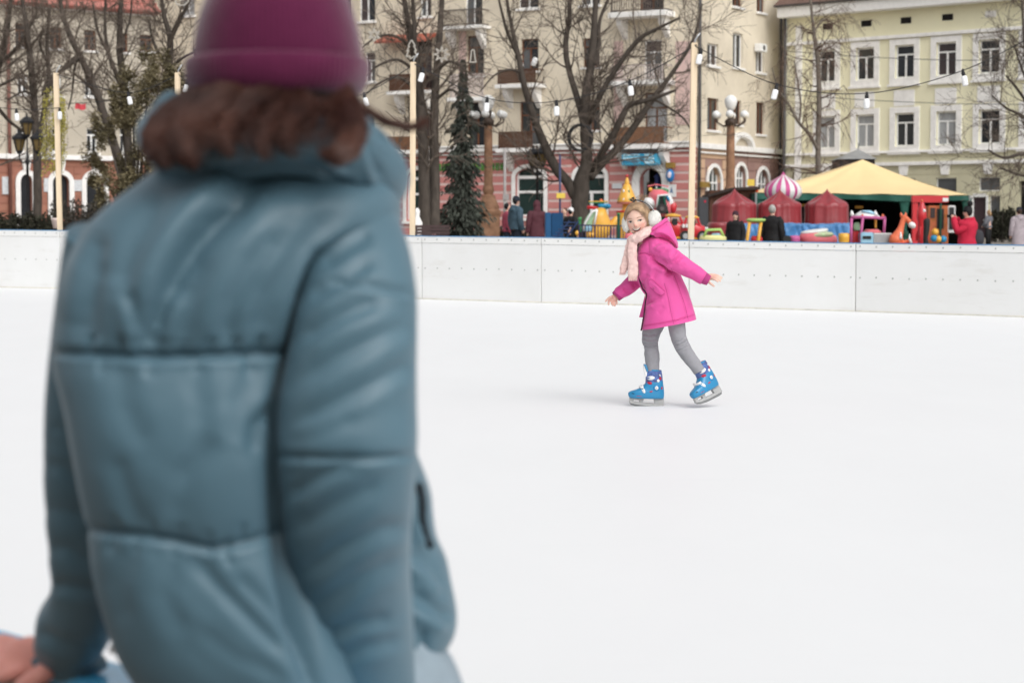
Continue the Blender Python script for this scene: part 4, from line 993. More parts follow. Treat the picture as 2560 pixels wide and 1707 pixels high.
lantern(71, 76., [(0,0,322),(-21,.1,362),(24,.1,362)], 398, 'black iron lantern with three heads at the left', 1, 1.15)
lantern(1343, 78., [(-10,.1,400),(11,-.1,399),(0,.4,400)], 428, 'black iron lantern in front of the big shop window', 1, 1.15)
# ================================================================== people in the square
m_skin = M('skin', S(226,178,156,.95), .5, .05, 20, sss=.1)
def fill_person(mb, h, ang, arms):
    """capsule figure of height h at the origin, facing angle ang; arms: (elbow, hand) per side in units of h, local x right, y forward"""
    c, s = math.cos(ang), math.sin(ang)
    T = lambda x,y,z: Vector((x*c-y*s, x*s+y*c, z))*h
    for sx in (-1,1):
        mb.tube([T(.05*sx,0,.5),T(.055*sx,.01,.28),T(.05*sx,-.005,.05)],[.055*h,.04*h,.028*h],10); mb.ball(T(.05*sx,.035,.025),(.03*h,.055*h,.026*h) if abs(c) > .7 else (.055*h,.03*h,.026*h),10,8)
        e, hd = arms[0 if sx < 0 else 1]
        mb.tube([T(.09*sx,0,.79),T(*e),T(*hd)],[.026*h,.024*h,.018*h],9); mb.ball(T(*e),.024*h,8,6)
        hv = (T(*hd)-T(*e)).normalized(); p = T(*hd); sd_ = hv.cross(Vector((0,1,0))); sd_ = sd_.normalized() if sd_.length > .1 else Vector((1,0,0))
        mb.ball(p+hv*.02*h,.022*h,8,6)
        for k in range(4): mb.tube([p+hv*.02*h+sd_*(k-1.5)*.009*h, p+hv*.06*h+sd_*(k-1.5)*.011*h],[.0065*h,.005*h],6)
        mb.tube([p+sd_*.018*h, p+hv*.035*h+sd_*.032*h],[.007*h,.005*h],6)
    mb.lathe(Vector((0,0,0)), [(.01*h,.47*h),(.1*h,.48*h),(.095*h,.58*h),(.09*h,.7*h),(.085*h,.76*h),(.05*h,.81*h),(.03*h,.85*h)], 14, 1 if abs(c) > .7 else .7, .7 if abs(c) > .7 else 1)
    mb.tube([T(0,0,.8),T(0,.01,.88)],[.034*h,.03*h],10); mb.ball(T(0,.012,.93),(.046*h,.05*h,.066*h),14,12); mb.ball(T(0,.06,.922),.011*h,8,6)
    for sx in (-1,1): mb.ball(T(.046*sx,.005,.925),.012*h,8,6)
REST = [((-.15,-.01,.62),(-.15,.03,.47)),((.15,-.01,.62),(.15,.03,.47))]
def person(label, px, pytop, Y, h, ang, coat, legs, hair, hat=None, pom=False, coat_len=.5, coat_w=1.0, arms=REST, hood=None, extra=None, group='people in the square', hairlen=0.):
    p = W(px,pytop,Y); base = Vector((p.x,Y,GZ(Y))); h = min(max(p.z-base.z, h*.9), h*1.1)
    t = thing('person', label, 'person', base, group)
    mb = MB(); fill_person(mb, h, ang, arms); mb.v = [tuple(Vector(v)+base) for v in mb.v]
    remeshed(mb, .016, 'body', m_skin, t, 2)
    c, s = math.cos(ang), math.sin(ang); T = lambda x,y,z: base+Vector((x*c-y*s, x*s+y*c, z))*h
    X = Vector((c,s,0)); Yv = Vector((-s,c,0))
    # trousers
    tr = MB()
    for sx in (-1,1): tr.tube([T(.05*sx,0,.55),T(.055*sx,.012,.28),T(.05*sx,-.003,.035)],[.068*h,.052*h,.042*h],12)
    tr.build('trousers', legs, t, smooth=True)
    sh = MB()
    for sx in (-1,1): sh.tube([T(.05*sx,-.04,.02),T(.05*sx,0,.03),T(.052*sx,.075,.018)],[.026*h,.032*h,.02*h],10)
    sh.build('shoes', m_dark, t, smooth=True)
    # coat: trunk and sleeves
    co = MB(); w_ = coat_w; z0 = 1-coat_len-.16
    prof = [(z0,.118,.088),(z0+.02,.12,.09),(.5,.112,.085),(.6,.105,.078),(.7,.112,.08),(.78,.122,.08),(.815,.1,.068),(.84,.055,.05),(.85,.04,.04)]
    loft(co, [(T(0,0,z),X*a*h*w_,Yv*b*h*w_) for z,a,b in prof], 34, 28, 2.3, puff=.012*h, pscale=9., seed=px)
    for i,sx in enumerate((-1,1)):
        e, hd = arms[i]; pts = [T(.085*sx,0,.80),T(.118*sx,-.003,.765),T(*e),T(*[e[k]*.15+hd[k]*.85 for k in range(3)]),T(*[e[k]*.02+hd[k]*.98 for k in range(3)])]
        loft(co, tuberings([q for q in smooth_path(pts,9)], list(np.interp(np.linspace(0,4,9),range(5),[.05*h,.056*h,.048*h,.04*h,.036*h]))), 26, 18, 2., puff=.01*h, pscale=14., seed=px+i)
    cobj = co.build('coat', coat, t, smooth=True)
    if hood:
        hb = MB()
        if hood == 'up': hb.ball(T(0,-.005,.935),(.066*h,.068*h,.085*h),18,14); loft(hb, [(T(0,-.01,.80),X*.085*h,Yv*.07*h),(T(0,-.02,.86),X*.062*h,Yv*.06*h),(T(0,-.02,.92),X*.05*h,Yv*.05*h)],10,20)
        else: hb.ball(T(0,-.06,.80),(.075*h,.05*h,.055*h),16,10,Matrix.Rotation(ang,3,'Z')); hb.tube([T(-.06,.03,.83),T(-.07,-.04,.84),T(0,-.07,.85),T(.07,-.04,.84),T(.06,.03,.83)],.026*h,8)
        hb.build('hood', coat, cobj, smooth=True)
    # hair and hat
    hr = MB(); hr.ball(T(0,-.008,.945),(.052*h,.056*h,.064*h),16,12)
    if hairlen: hr.tube([T(0,-.03,.93),T(0,-.05,.88),T(0,-.055,.87-hairlen)],[.045*h,.05*h,.02*h],10)
    if hood != 'up': hr.build('hair', hair, t, smooth=True)
    if hat:
        ht = MB(); ht.lathe(T(0,.0,.945), [(.056*h,-.012*h),(.058*h,0),(.059*h,.022*h),(.056*h,.024*h),(.054*h,.045*h),(.04*h,.066*h),(.015*h,.078*h),(.002*h,.079*h)], 18); ho = ht.build('hat', hat, t, smooth=True)
        if pom: q = MB(); q.ball(T(-.01,-.03,1.045),.036*h,14,10); q.build('pompom', hat, ho, smooth=True)
    if extra: extra(t, T, h)
    return t
K = lambda n,r,g,b,k=.9,rough=.75: M('cloth_'+n, S(r,g,b,k), rough, .15, 6, .2, 60)
k_bluej = K('blue_jacket',66,92,108); k_navy = K('navy',34,40,54); k_maroon = K('maroon',92,46,56); k_black = K('black',30,30,32); k_plum = K('plum',70,40,52)
k_red = K('red',205,30,62,1.); k_grey = K('grey',112,114,122); k_lilac = K('lilac',176,164,170); k_greyhair = K('greyhair',178,176,172); k_brownhair = K('brownhair',70,50,40); k_blond = K('blond',176,140,100)
k_white = M('cloth_white', (.75,.75,.74), .7, .05, 5)
def bag(t, T, h):
    b = MB(); loft(b, [(T(-.19,.02,.36),Vector((.012,0,0))*h,Vector((0,.01,0))*h),(T(-.19,.02,.32),Vector((.03,0,0))*h,Vector((0,.025,0))*h),(T(-.19,.02,.25),Vector((.04,0,0))*h,Vector((0,.03,0))*h),(T(-.19,.02,.22),Vector((.03,0,0))*h,Vector((0,.02,0))*h)],14,14,puff=.01,pscale=20)
    o = b.build('shopping_bag', k_white, None, smooth=True); tag(o, 'white carrier bag in the hand of the person in the maroon coat', 'bag')
person('person in a hooded maroon coat holding a white bag, seen from behind', 1342, 503, 61, 1.72, .35, k_maroon, k_navy, k_brownhair, hood='up', coat_len=.56, coat_w=1.12, extra=bag)
person('man in a blue jacket and dark knit cap standing right of the lamp pedestal', 1290, 493, 62, 1.8, -1.0, k_bluej, k_navy, k_black, hat=k_navy, hood='down', coat_len=.36, coat_w=1.08)
person('person in pink mostly hidden behind the man in the blue jacket', 1268, 508, 64, 1.66, -1.3, K('pinkcoat',170,70,90), k_navy, k_black, coat_len=.36)
def seatedish(): pass
person('person in a beige coat left of the big tree trunk', 1412, 521, 63, 1.6, 2.6, K('beigecoat',110,92,80), k_navy, k_brownhair, coat_len=.4)
person('person in black with a white hat next to the big tree trunk', 1427, 521, 62, 1.6, -.8, k_black, k_black, k_black, hat=k_white, coat_len=.4)
person('short person in a black coat with a plum beret before the red covers', 1839, 530, 55, 1.6, 2.6, k_black, k_black, k_brownhair, hat=k_plum, coat_len=.5, coat_w=1.16, hairlen=.06)
person('grey-haired person in a long black coat, back turned', 1931, 513, 50, 1.74, -.5, k_black, k_black, k_greyhair, coat_len=.56, coat_w=1.1)
CAMARMS = [((-.17,.08,.69),(-.06,.17,.86)),((.17,.08,.69),(.06,.17,.86))]
def pack(t, T, h):
    b = MB(); loft(b, [(T(.02,-.12,.52),Vector((.07,0,0))*h,Vector((0,.035,0))*h),(T(.02,-.125,.58),Vector((.085,0,0))*h,Vector((0,.045,0))*h),(T(.02,-.12,.68),Vector((.07,0,0))*h,Vector((0,.04,0))*h),(T(.02,-.115,.71),Vector((.03,0,0))*h,Vector((0,.02,0))*h)],16,18)
    o = b.build('backpack', K('darkgrey',60,60,66), None, smooth=True); tag(o, 'dark grey backpack on the photographer in red', 'backpack')
    s_ = MB()
    for sx in (-1,1): s_.tube([T(.07*sx,-.1,.56),T(.11*sx,-.03,.7),T(.09*sx,.0,.825),T(.06*sx,-.08,.78)],.012*h,6)
    s_.build('strap', k_black, t, smooth=True)
    c = MB(); c.obox(T(0,.2,.885), Vector((.05,0,0)), Vector((0,.03,0)), Vector((0,0,.04))); c.tube([T(0,.21,.885),T(0,.27,.885)],.032,12); o = c.build('camera_body', k_black, None); o.name = 'photo_camera'; tag(o, 'black camera held up by the photographer in red', 'camera')
person('photographer in a red hooded jacket and black pompom hat', 2420, 518, 43, 1.66, 1.1, k_red, k_navy, k_black, hat=k_black, pom=True, hood='down', coat_len=.36, coat_w=1.5, arms=CAMARMS, extra=pack)
person('blond person in a grey top holding a phone near the bush', 2472, 528, 84, 1.66, .8, k_grey, k_black, k_blond, arms=[((-.16,.02,.63),(-.14,.1,.55)),((.17,.06,.66),(.16,.16,.8))], coat_len=.3, hairlen=.05)
person('person in a long lilac coat and navy cap at the right edge', 2548, 520, 61, 1.64, .2, k_lilac, k_navy, k_brownhair, hat=k_navy, hood='down', coat_len=.62, coat_w=1.16)

# ================================================================== bench, cabinets, fence
m_bench = M('bench_wood', S(86,66,66,.8), .6, .2, 6)
def bench():
    Y = 56.; a = W(1030,563,Y); b = W(1124,563,Y); g_ = GZ(Y); t = thing('park_bench', 'dark brown park bench behind the boards by the post', 'bench', Vector(((a.x+b.x)/2,Y,g_)))
    for i in range(4): MB().box((a.x,Y+.02-.012*i,a.z-.09*i-.075),(b.x,Y+.05-.012*i,a.z-.09*i)).build('back_slat', m_bench, t, bevel=.008)
    for i in range(4): MB().box((a.x,Y-.5+.115*i,a.z-.5),(b.x,Y-.4+.115*i,a.z-.46)).build('seat_slat', m_bench, t, bevel=.008)
    for x in (a.x+.08,b.x-.13): MB().box((x,Y-.48,g_),(x+.06,Y-.42,a.z-.5)).build('leg', m_iron2, t); MB().box((x,Y+.053,g_),(x+.06,Y+.10,a.z-.02)).build('leg', m_iron2, t)
bench()
o = W(1043,545,60); st_ = thing('white_statue', 'small white statue behind the bench beside the twin-trunked tree', 'statue', Vector((o.x,60,GZ(60))))
q = MB(); h = W(1043,520,60).z-GZ(60); q.lathe(Vector((o.x,60,GZ(60))), [(.16,0),(.16,.5),(.12,.55),(.13,h*.62),(.16,h*.72),(.07,h*.84),(.08,h*.9),(.085,h*.95),(.02,h)], 14); q.build('figure', m_trim, st_, smooth=True)
o = W(138,552,37.5); t = thing('flower_pot', 'white plastic pot hung at the foot of the left post', 'pot', W(139,571,36.7)); q = MB(); q.lathe(W(139,571,36.7), [(.045,0),(.075,.15),(.085,.16),(.085,.19),(.07,.19)], 16); q.build('pot', M('pot_pink', S(236,214,208,1.), .5), t, smooth=True)
# cable coil hanging on the big tree, street poles, yellow plate
o = W(1452,345,73.8); t = thing('cable_coil', 'coil of black cable hung on the big tree trunk', 'cable', o); cm = MB()
for k in range(7):
    r = (27+rnd.uniform(-3,3))/ppm(74); cx = rnd.uniform(-.05,.05); cm.tube([o+Vector((cx+r*math.cos(a),.03*k-.1,r*1.12*math.sin(a))) for a in np.linspace(0,2*math.pi,33)], .022, 5, caps=False)
cm.build('loops', m_cable, t, smooth=True)
def pole(label, px, pyt, Y, r, mat, plates=()):
    b = W(px,590,Y); b.z = GZ(Y); tp = W(px,pyt,Y); t = thing('sign_pole', label, 'pole', b); MB().tube([b,tp], r, 10).build('pole', mat, t, smooth=True)
    for (x0,y0,x1,y1,m_,nm) in plates: p0 = W(x0,y1,Y-.08); p1 = W(x1,y0,Y-.08); MB().box((p0.x,Y-.1,p0.z),(p1.x,Y-.06,p1.z)).build(nm, m_, t, bevel=.008)
m_pgrey = M('pole_grey', (.33,.31,.30), .6, .15, 5)
pole('thin grey pole with a grey box right of the lamp column', 1262, 370, 70, .05, m_pgrey, [(1257,485,1273,501,m_pgrey,'meter_box'),(1259,503,1269,514,M('plate_grey2',(.42,.41,.39),.6),'plate')])
pole('leaning blue pole with a yellow plate left of the big tree', 1400, 388, 66, .035, M('pole_blue', S(62,72,110,.9), .5), [(1391,483,1413,496,M('plate_yellow', S(228,196,70,1.), .5, .1, 8),'plate')])
def cabinet(label, px0, px1, pyt, Y, dep, mat, name='cabinet', cat='cabinet'):
    a = W(px0,pyt,Y); b = W(px1,pyt,Y); t = thing(name, label, cat, Vector(((a.x+b.x)/2,Y,GZ(Y))))
    MB().box((a.x,Y,GZ(Y)),(b.x,Y+dep,a.z)).build('body', mat, t, bevel=.02); return t, a, b
t,a,b = cabinet('dark grey metal cabinet beside the brown kiosk', 1747, 1771, 493, 74, .6, M('cabinet_grey', S(72,74,78,.9), .5, .1, 4)); MB().box((a.x+.03,73.985,GZ(74)+.1),(b.x-.03,73.998,a.z-.06)).build('door', M('cabinet_grey'), t); MB().box((a.x+.2,73.97,a.z-.2),(a.x+.27,73.984,a.z-.12)).build('red_mark', k_red, t)
m_kiosk = M('kiosk_wood', S(96,60,44,.95), .7, .25, 5, .2, 20, stretch=(5,5,.4))
def kiosk():
    Y = 78.; a = W(1774,468,Y); b = W(1892,468,Y); g_ = GZ(Y); t = thing('wooden_kiosk', 'brown wooden kiosk with flat roof behind the left red cover', 'kiosk', Vector(((a.x+b.x)/2,Y,g_)))
    L = b.x-a.x; n = 9
    for i in range(n): MB().box((a.x+L*i/n+.01,Y,g_),(a.x+L*(i+1)/n-.01,Y+.04,a.z-.12)).build('plank', m_kiosk, t)
    MB().box((a.x,Y+.041,g_),(b.x,Y+2,a.z-.13)).build('body', m_kiosk, t)
    r = MB(); r.prism([(a.x-.1,Y-.25,a.z-.3),(a.x+.9,Y-.25,a.z-.02),(b.x+.1,Y-.25,a.z+.02),(b.x+.1,Y-.25,a.z-.1),(a.x+.9,Y-.25,a.z-.12),(a.x-.1,Y-.25,a.z-.4)], (0,2.4,0)); r.build('roof', M('kiosk_roof', S(58,46,42,.9), .7, .2, 5), t)
    MB().box((a.x+1.75*L/2.2,Y-.06,a.z+.05),(b.x-.1,Y,a.z+.3)).build('sign_plate', bpy.data.materials['plate_yellow'], t)
    MB().ball(Vector((b.x,Y-.1,a.z-.15)),.06,10,8).build('red_light', M('lamp_red', S(240,70,40,1.), .4), t)
kiosk()
def wbox(t, nm, m_, px0, py0, px1, py1, Y, dep=.4, bev=.02):
    p0 = W(px0,py1,Y); p1 = W(px1,py0,Y); z0 = max(p0.z, GZ(Y)-.02); return MB().box((p0.x,Y,z0),(p1.x,Y+dep,p1.z)).build(nm, m_, t, bevel=bev)
m_blue = M('plastic_blue', S(24,88,140,.95), .4, .1, 3, spec=.4); m_pblue = M('frame_blue', S(44,66,110,.9), .5, .1, 4); m_purple = M('fence_purple', S(58,50,92,.9), .5, .1, 4)
t = thing('blue_booth', 'plain blue booth beside the person in the maroon coat', 'booth', Vector((W(1386,590,58).x,58,GZ(58)))); wbox(t,'side_panel',m_blue,1363,531,1378,612,58,.9); wbox(t,'front_panel',M('plastic_blue2',S(14,72,120,.95),.4,.1,3),1378.5,532,1408,612,58.02,.8)
t = thing('blue_steps', 'slanted blue steel steps in front of the big tree', 'steps', Vector((W(1420,590,56).x,56,GZ(56)))); 
def bar(m, P, r): m.tube([W(*p) for p in P], r, 6)
for o_ in (0,.6):
    for P_ in ([(1392,592,56+o_),(1424,552,56+o_)], [(1417,592,56+o_),(1447,552,56+o_)], [(1390,590,56+o_),(1400,612,56+o_)]):
        m = MB(); bar(m, P_, .025); m.build('side_rail', m_pblue, t)
for k in range(5):
    f = k/4.5; c = W(1396+32*f,590-38*f,56.3); MB().obox(c, Vector((.16,0,0)), Vector((0,.32,0)), Vector((0,0,.015))).build('tread', m_pblue, t)
# play-ride fence
t = thing('play_fence', 'low purple railing round the yellow helicopter ride', 'fence', Vector((W(1510,590,52).x,52,GZ(52)))); a = W(1448,563,52); b = W(1566,565,52)
MB().tube([a,b], .018, 6).build('top_rail', m_purple, t); MB().tube([a+Vector((0,0,-.6)),b+Vector((0,0,-.6))], .016, 6).build('bottom_rail', m_purple, t)
for i in range(16): p = a.lerp(b,i/15); MB().tube([p, Vector((p.x,p.y,GZ(52) if i%5 == 0 else p.z-.6))], .022 if i%5 == 0 else .012, 6).build('bar', m_purple, t)

# ================================================================== coin rides
P_yel = M('plastic_yellow', S(236,172,52,.95), .35, .08, 2.5, spec=.45, coat=.2); P_red = M('plastic_red', S(214,34,44,.95), .3, .08, 3, spec=.5, coat=.3); P_pinkr = M('plastic_pink', S(232,110,120,.95), .35, .08, 3, spec=.45)
P_grn = M('plastic_green', S(60,140,82,.95), .35, .1, 3); P_lgrn = M('plastic_lightgreen', S(160,200,160,.95), .35, .1, 3); P_blue = M('plastic_cyan', S(30,140,190,.95), .35, .1, 3, spec=.45); P_wht = M('plastic_white', (.74,.74,.73), .35, .05, 4, spec=.45)
P_dgrn = M('plastic_darkgreen', S(24,84,66,.95), .45, .1, 3); P_blk = M('rubber_black', (.02,.02,.02), .6, .1); P_org = M('plastic_orange', S(232,110,70,.95), .4, .1, 3); P_lblue = M('plastic_paleblue', S(150,200,225,.95), .4, .08, 3); P_mag = M('plastic_magenta', S(196,92,150,.95), .4, .1, 3); P_lime = M('plastic_lime', S(170,215,110,.95), .4, .1, 3)
def blob(t, nm, m_, pts, Y, depth=.5, expo=2.4, n=30, ns=28):
    """rounded plastic body from outline rows (py, xl, xr) at distance Y"""
    rings = []
    for i,(py,xl,xr,*dd) in enumerate(pts):
        a = W(xl,py,Y); b = W(xr,py,Y); rings.append(((a+b)/2, (b-a)/2, Vector((0,(dd[0] if dd else 1.)*depth,0))))
    mb = MB(); loft(mb, rings, n, ns, expo); return mb.build(nm, m_, t, smooth=True)
def disc(mb, c, r, th, n=20, ax=Vector((0,1,0)), sz=1.):
    mb.tube([c-ax*th/2, c+ax*th/2], r, n, asp=sz)
def root(name, label, cat, px, Y, group=None): p = W(px,590,Y); return thing(name, label, cat, Vector((p.x,Y,GZ(Y))), group)
GR = 'coin-operated rides behind the boards'
# yellow helicopter
t = root('helicopter_ride', 'yellow helicopter ride with green rotor and blue engine behind the purple railing', 'ride', 1495, 54, GR); Y = 54.
blob(t, 'cabin', P_yel, [(519,1497,1509,.3),(524,1487,1515,.7),(535,1478,1519,.95),(550,1468,1525,1.),(565,1462,1530,1.),(580,1462,1528,1.),(592,1466,1520,.9),(600,1470,1515,.7)], Y, .42)
blob(t, 'tail', P_yel, [(541,1536,1545,.3),(548,1530,1548,.5),(558,1522,1546,.6),(568,1515,1540,.6)], Y, .22)
blob(t, 'window', P_lgrn, [(528,1481,1492,.2),(536,1471,1489,.4),(550,1462,1487,.5),(562,1459,1485,.5),(566,1462,1482,.4)], Y-.32, .16)
m = MB(); bar(m,[(1493,524,Y-.45),(1480,530,Y-.47),(1463,558,Y-.5),(1458,575,Y-.45)],.03); bar(m,[(1493,524,Y-.45),(1490,540,Y-.47),(1485,566,Y-.48)],.03); m.build('window_frame', P_wht, t, smooth=True)
blob(t, 'lower_panel', P_lblue, [(565,1456,1484,.5),(570,1454,1486,.6),(578,1456,1484,.5)], Y-.3, .2)
blob(t, 'engine', P_blue, [(510,1496,1524,.5),(514,1494,1527,.7),(519,1497,1524,.6),(525,1507,1515,.3)], Y, .14); m = MB(); disc(m, W(1522,516,Y-.15), .055, .1); m.build('engine_nozzle', P_blue, t, smooth=True)
blob(t, 'red_spoiler', P_red, [(514,1468,1478,.5),(518,1467,1496,.6),(523,1468,1492,.4)], Y, .14)
m = MB(); bar(m,[(1503,512,Y),(1503,500,Y)],.02); m.build('rotor_mast', P_grn, t); 
for k,m_ in ((0,P_yel),(1,P_grn)): MB().obox(W(1496,503.5+k*3,Y), Vector((.26,.02 if k else -.02,0)), Vector((0,.05,0)), Vector((0,0,.012))).build('rotor_blade', m_, t)
m = MB(); m.ball(W(1503,501,Y),(.045,.045,.04),12,8); m.build('rotor_cap', P_org, t, smooth=True)
blob(t,'green_horn',P_grn,[(543,1446,1454,.6),(548,1445,1455,.8),(553,1446,1453,.5)],Y-.2,.06); m = MB(); bar(m,[(1450,553,Y-.2),(1452,580,Y-.2)],.04); m.build('horn_stem',P_grn,t)
for x,m_ in ((1472,P_yel),(1480,P_yel),(1443,P_yel)):
    q = MB(); q.ball(W(x,587-(4 if x == 1443 else 0),Y-.46),(.06,.05,.07),12,8); q.build('lamp',m_,t,smooth=True)
# castle tower ride
t = root('tower_ride', 'yellow pointed tower with green windows left of the girl', 'ride', 1567, 58, GR); Y = 58.; c = Vector((W(1567,590,Y).x,Y,0)); s = 1/ppm(Y); zz = lambda py: W(1567,py,Y).z
q = MB(); q.lathe(c, [(24*s,zz(506)),(25*s,zz(502)),(20*s,zz(490)),(14*s,zz(475)),(9*s,zz(463)),(6*s,zz(460)),(6.5*s,zz(457)),(4*s,zz(449)),(2*s,zz(443))], 20); q.build('spire', P_yel, t, smooth=True, auto=50)
q = MB(); q.ball(Vector((c.x,Y,zz(440))),4*s,12,8); q.build('red_knob', P_red, t, smooth=True)
q = MB(); q.lathe(c, [(15*s,zz(530)),(12*s,zz(522)),(11*s,zz(512)),(17*s,zz(505)),(23*s,zz(503))], 18); q.build('neck', P_yel, t, smooth=True)
q = MB(); q.lathe(c, [(24.5*s,zz(510)),(25*s,zz(505)),(24*s,zz(504))], 18); q.build('red_eaves', M('plastic_terracotta',S(190,110,90,.95),.5), t)
q = MB(); q.lathe(c, [(28*s,GZ(Y)),(27*s,zz(560)),(26*s,zz(531)),(20*s,zz(528))], 18); q.build('tower_base', P_yel, t, smooth=True, auto=50); q = MB(); q.lathe(c, [(27.5*s,zz(531)),(28*s,zz(528.5)),(27*s,zz(527))], 18); q.build('red_band', P_red, t)
for a_,z_,m_ in ((-2.0,500,P_wht),(-1.35,500,P_grn),(-2.7,500,P_grn),(-1.3,480,P_grn),(-2.2,478,P_wht)):
    rr_ = (22 if z_ > 490 else 15)*s; cc = c+Vector((math.cos(a_)*rr_,math.sin(a_)*rr_,zz(z_))); q = MB(); q.ball(cc,(.03,.03,.055),10,8); q.build('window',m_,t,smooth=True)
t = root('striped_post', 'green post with rounded top in front of the yellow tower', 'post', 1546, 51); wbox(t,'post',P_dgrn,1543,535,1550,612,51,.1,.02); q=MB(); q.ball(W(1546.5,535,51.05),(.045,.045,.03),10,8); q.build('cap',P_grn,t,smooth=True)
# red and white helicopter
t = root('helicopter_ride', 'red and white helicopter ride with pink rotor above the girl\'s head', 'ride', 1650, 56, GR); Y = 56.
blob(t,'cabin',P_pinkr,[(474,1630,1656,.5),(480,1625,1668,.8),(488,1621,1674,1.),(500,1620,1682,1.),(515,1624,1690,1.),(530,1632,1690,.9),(542,1640,1680,.6)],Y,.4)
blob(t,'white_panel',P_wht,[(486,1652,1672,.3),(495,1664,1680,.4),(508,1668,1684,.4),(518,1672,1680,.3)],Y-.3,.16)
blob(t,'blue_window',P_blue,[(488,1662,1668,.3),(495,1665,1673,.4),(502,1670,1675,.3)],Y-.4,.1)
blob(t,'white_nose',P_wht,[(494,1612,1632,.5),(502,1608,1638,.8),(512,1612,1640,.8),(522,1622,1640,.5)],Y-.15,.3)
blob(t,'doorway',P_blk,[(489,1649,1658,.3),(500,1646,1664,.5),(515,1645,1667,.5),(534,1646,1666,.4)],Y-.42,.1)
m = MB(); bar(m,[(1644,532,Y-.5),(1647,492,Y-.5),(1659,489,Y-.5),(1669,535,Y-.5)],.035); m.build('door_frame', P_dgrn, t, smooth=True); m = MB(); bar(m,[(1641,520,Y-.52),(1646,489,Y-.52),(1672,487,Y-.5)],.03); m.build('white_frame',P_wht,t,smooth=True)
q = MB(); disc(q,W(1655,522,Y-.55),.13,.1,22,sz=1.25); q.build('seat_wheel',M('wheel_dark',(.035,.03,.03),.4),t,smooth=False); q = MB(); disc(q,W(1655,522,Y-.62),.06,.06,16); q.build('wheel_hub',M('wheel_hub',(.12,.1,.1),.4),t)
blob(t,'red_tail',P_red,[(508,1678,1690,.4),(514,1674,1692,.6),(525,1676,1690,.6),(533,1680,1686,.3)],Y-.3,.14)
blob(t,'green_motor',P_grn,[(471,1636,1662,.4),(475,1634,1672,.6),(479,1650,1672,.5),(482,1656,1670,.3)],Y,.1); q=MB(); q.ball(W(1626,474,Y-.1),.06,12,8); q.build('yellow_lamp',P_yel,t,smooth=True)
for a_,b_ in (((1619,466),(1640,461)),((1640,461),(1671,467))):
    A,B = W(a_[0],a_[1],Y), W(b_[0],b_[1],Y); MB().obox((A+B)/2,(B-A)/2,Vector((0,.06,0)),Vector((0,0,.015))).build('rotor_blade', P_pinkr, t)
m = MB(); bar(m,[(1640,462,Y),(1642,473,Y)],.02); m.build('rotor_mast',P_wht,t)
q = MB(); q.lathe(Vector((W(1660,590,Y).x,Y,0)),[(.3,GZ(Y)),(.3,GZ(Y)+.5),(.1,GZ(Y)+.55),(.1,W(1660,540,Y).z)],14); q.build('stand',P_dgrn,t)
# red kiddie cars
def kcar(label, x0, x1, yt, yb, Y, body, roof, flip=1):
    t = root('kiddie_car', label, 'ride', (x0+x1)/2, Y, GR); w_ = x1-x0; h_ = yb-yt; X = lambda f: x0+w_*f if flip > 0 else x1-w_*f; V = lambda f: yt+h_*f
    def B(nm,m_,rows,dy,dep): return blob(t,nm,m_,[(V(a),min(X(b),X(c)),max(X(b),X(c)),*d) for a,b,c,*d in rows],Y+dy,dep)
    B('body',body,[(.34,.3,.62,.8),(.42,.04,.8,.95),(.55,.0,.97,1.),(.75,.0,1.,1.),(.92,.03,.97,.95),(1.,.08,.92,.8)],0,.34)
    B('roof',roof,[(.0,.3,.5,.7),(.06,.2,.66,.9),(.12,.18,.7,.9),(.15,.22,.66,.8)],0,.32)
    m = MB()
    for dy in (-.27,.27):
        bar(m,[(X(.24),V(.12),Y+dy),(X(.14),V(.45),Y+dy)],.03); bar(m,[(X(.64),V(.12),Y+dy),(X(.74),V(.45),Y+dy)],.03)
    m.build('roof_post',body,t)
    B('door_opening',P_blk,[(.2,.42,.56,.4),(.4,.38,.58,.5),(.7,.4,.58,.5),(.8,.44,.54,.3)],-.3,.07)
    for f in (.2,.82):
        for dy in (-.31,.31):
            q = MB(); disc(q,W(X(f),V(.9),Y+dy),h_*.23/ppm(Y),.12,22); wh = q.build('wheel',P_blk,t); q = MB(); disc(q,W(X(f),V(.9),Y+dy-.005),h_*.12/ppm(Y),.135,16); q.build('rim',M('rim_grey',(.45,.46,.48),.35,.05,metal=.6),wh)
    for f in (.08,.2): B('side_window',P_wht,[(.38,f+.02,f+.08,.3),(.46,f,f+.11,.4),(.54,f+.01,f+.09,.3)],-.33,.04)
    q = MB(); q.ball(W(X(.97),V(.6),Y-.22),.05,10,8); q.ball(W(X(.97),V(.6),Y+.22),.05,10,8); q.build('headlight',P_wht,t,smooth=True)
    wbox(t,'yellow_sill',P_yel,min(X(.25),X(.8)),V(.97),max(X(.25),X(.8)),V(1.06),Y-.36,.7); wbox(t,'base',P_dgrn,x0+4,V(1.06),x1-4,V(1.4),Y-.25,.5)
kcar('red toy car ride with orange roof just right of the girl\'s hood', 1648, 1728, 534, 594, 52, P_red, P_yel, 1)
kcar('red toy car ride showing its front right of the tallest post', 1700, 1768, 538, 596, 50, P_red, P_yel, 1)
t = root('pink_ball_ride', 'round pink ride peeping out left of the girl\'s scarf', 'ride', 1574, 50, GR); blob(t,'dome',P_pinkr,[(580,1570,1582,.4),(584,1564,1586,.7),(592,1561,1588,.9),(606,1562,1588,1.),(616,1564,1586,.9)],50,.2); wbox(t,'base',P_dgrn,1563,614,1587,640,49.9,.3)
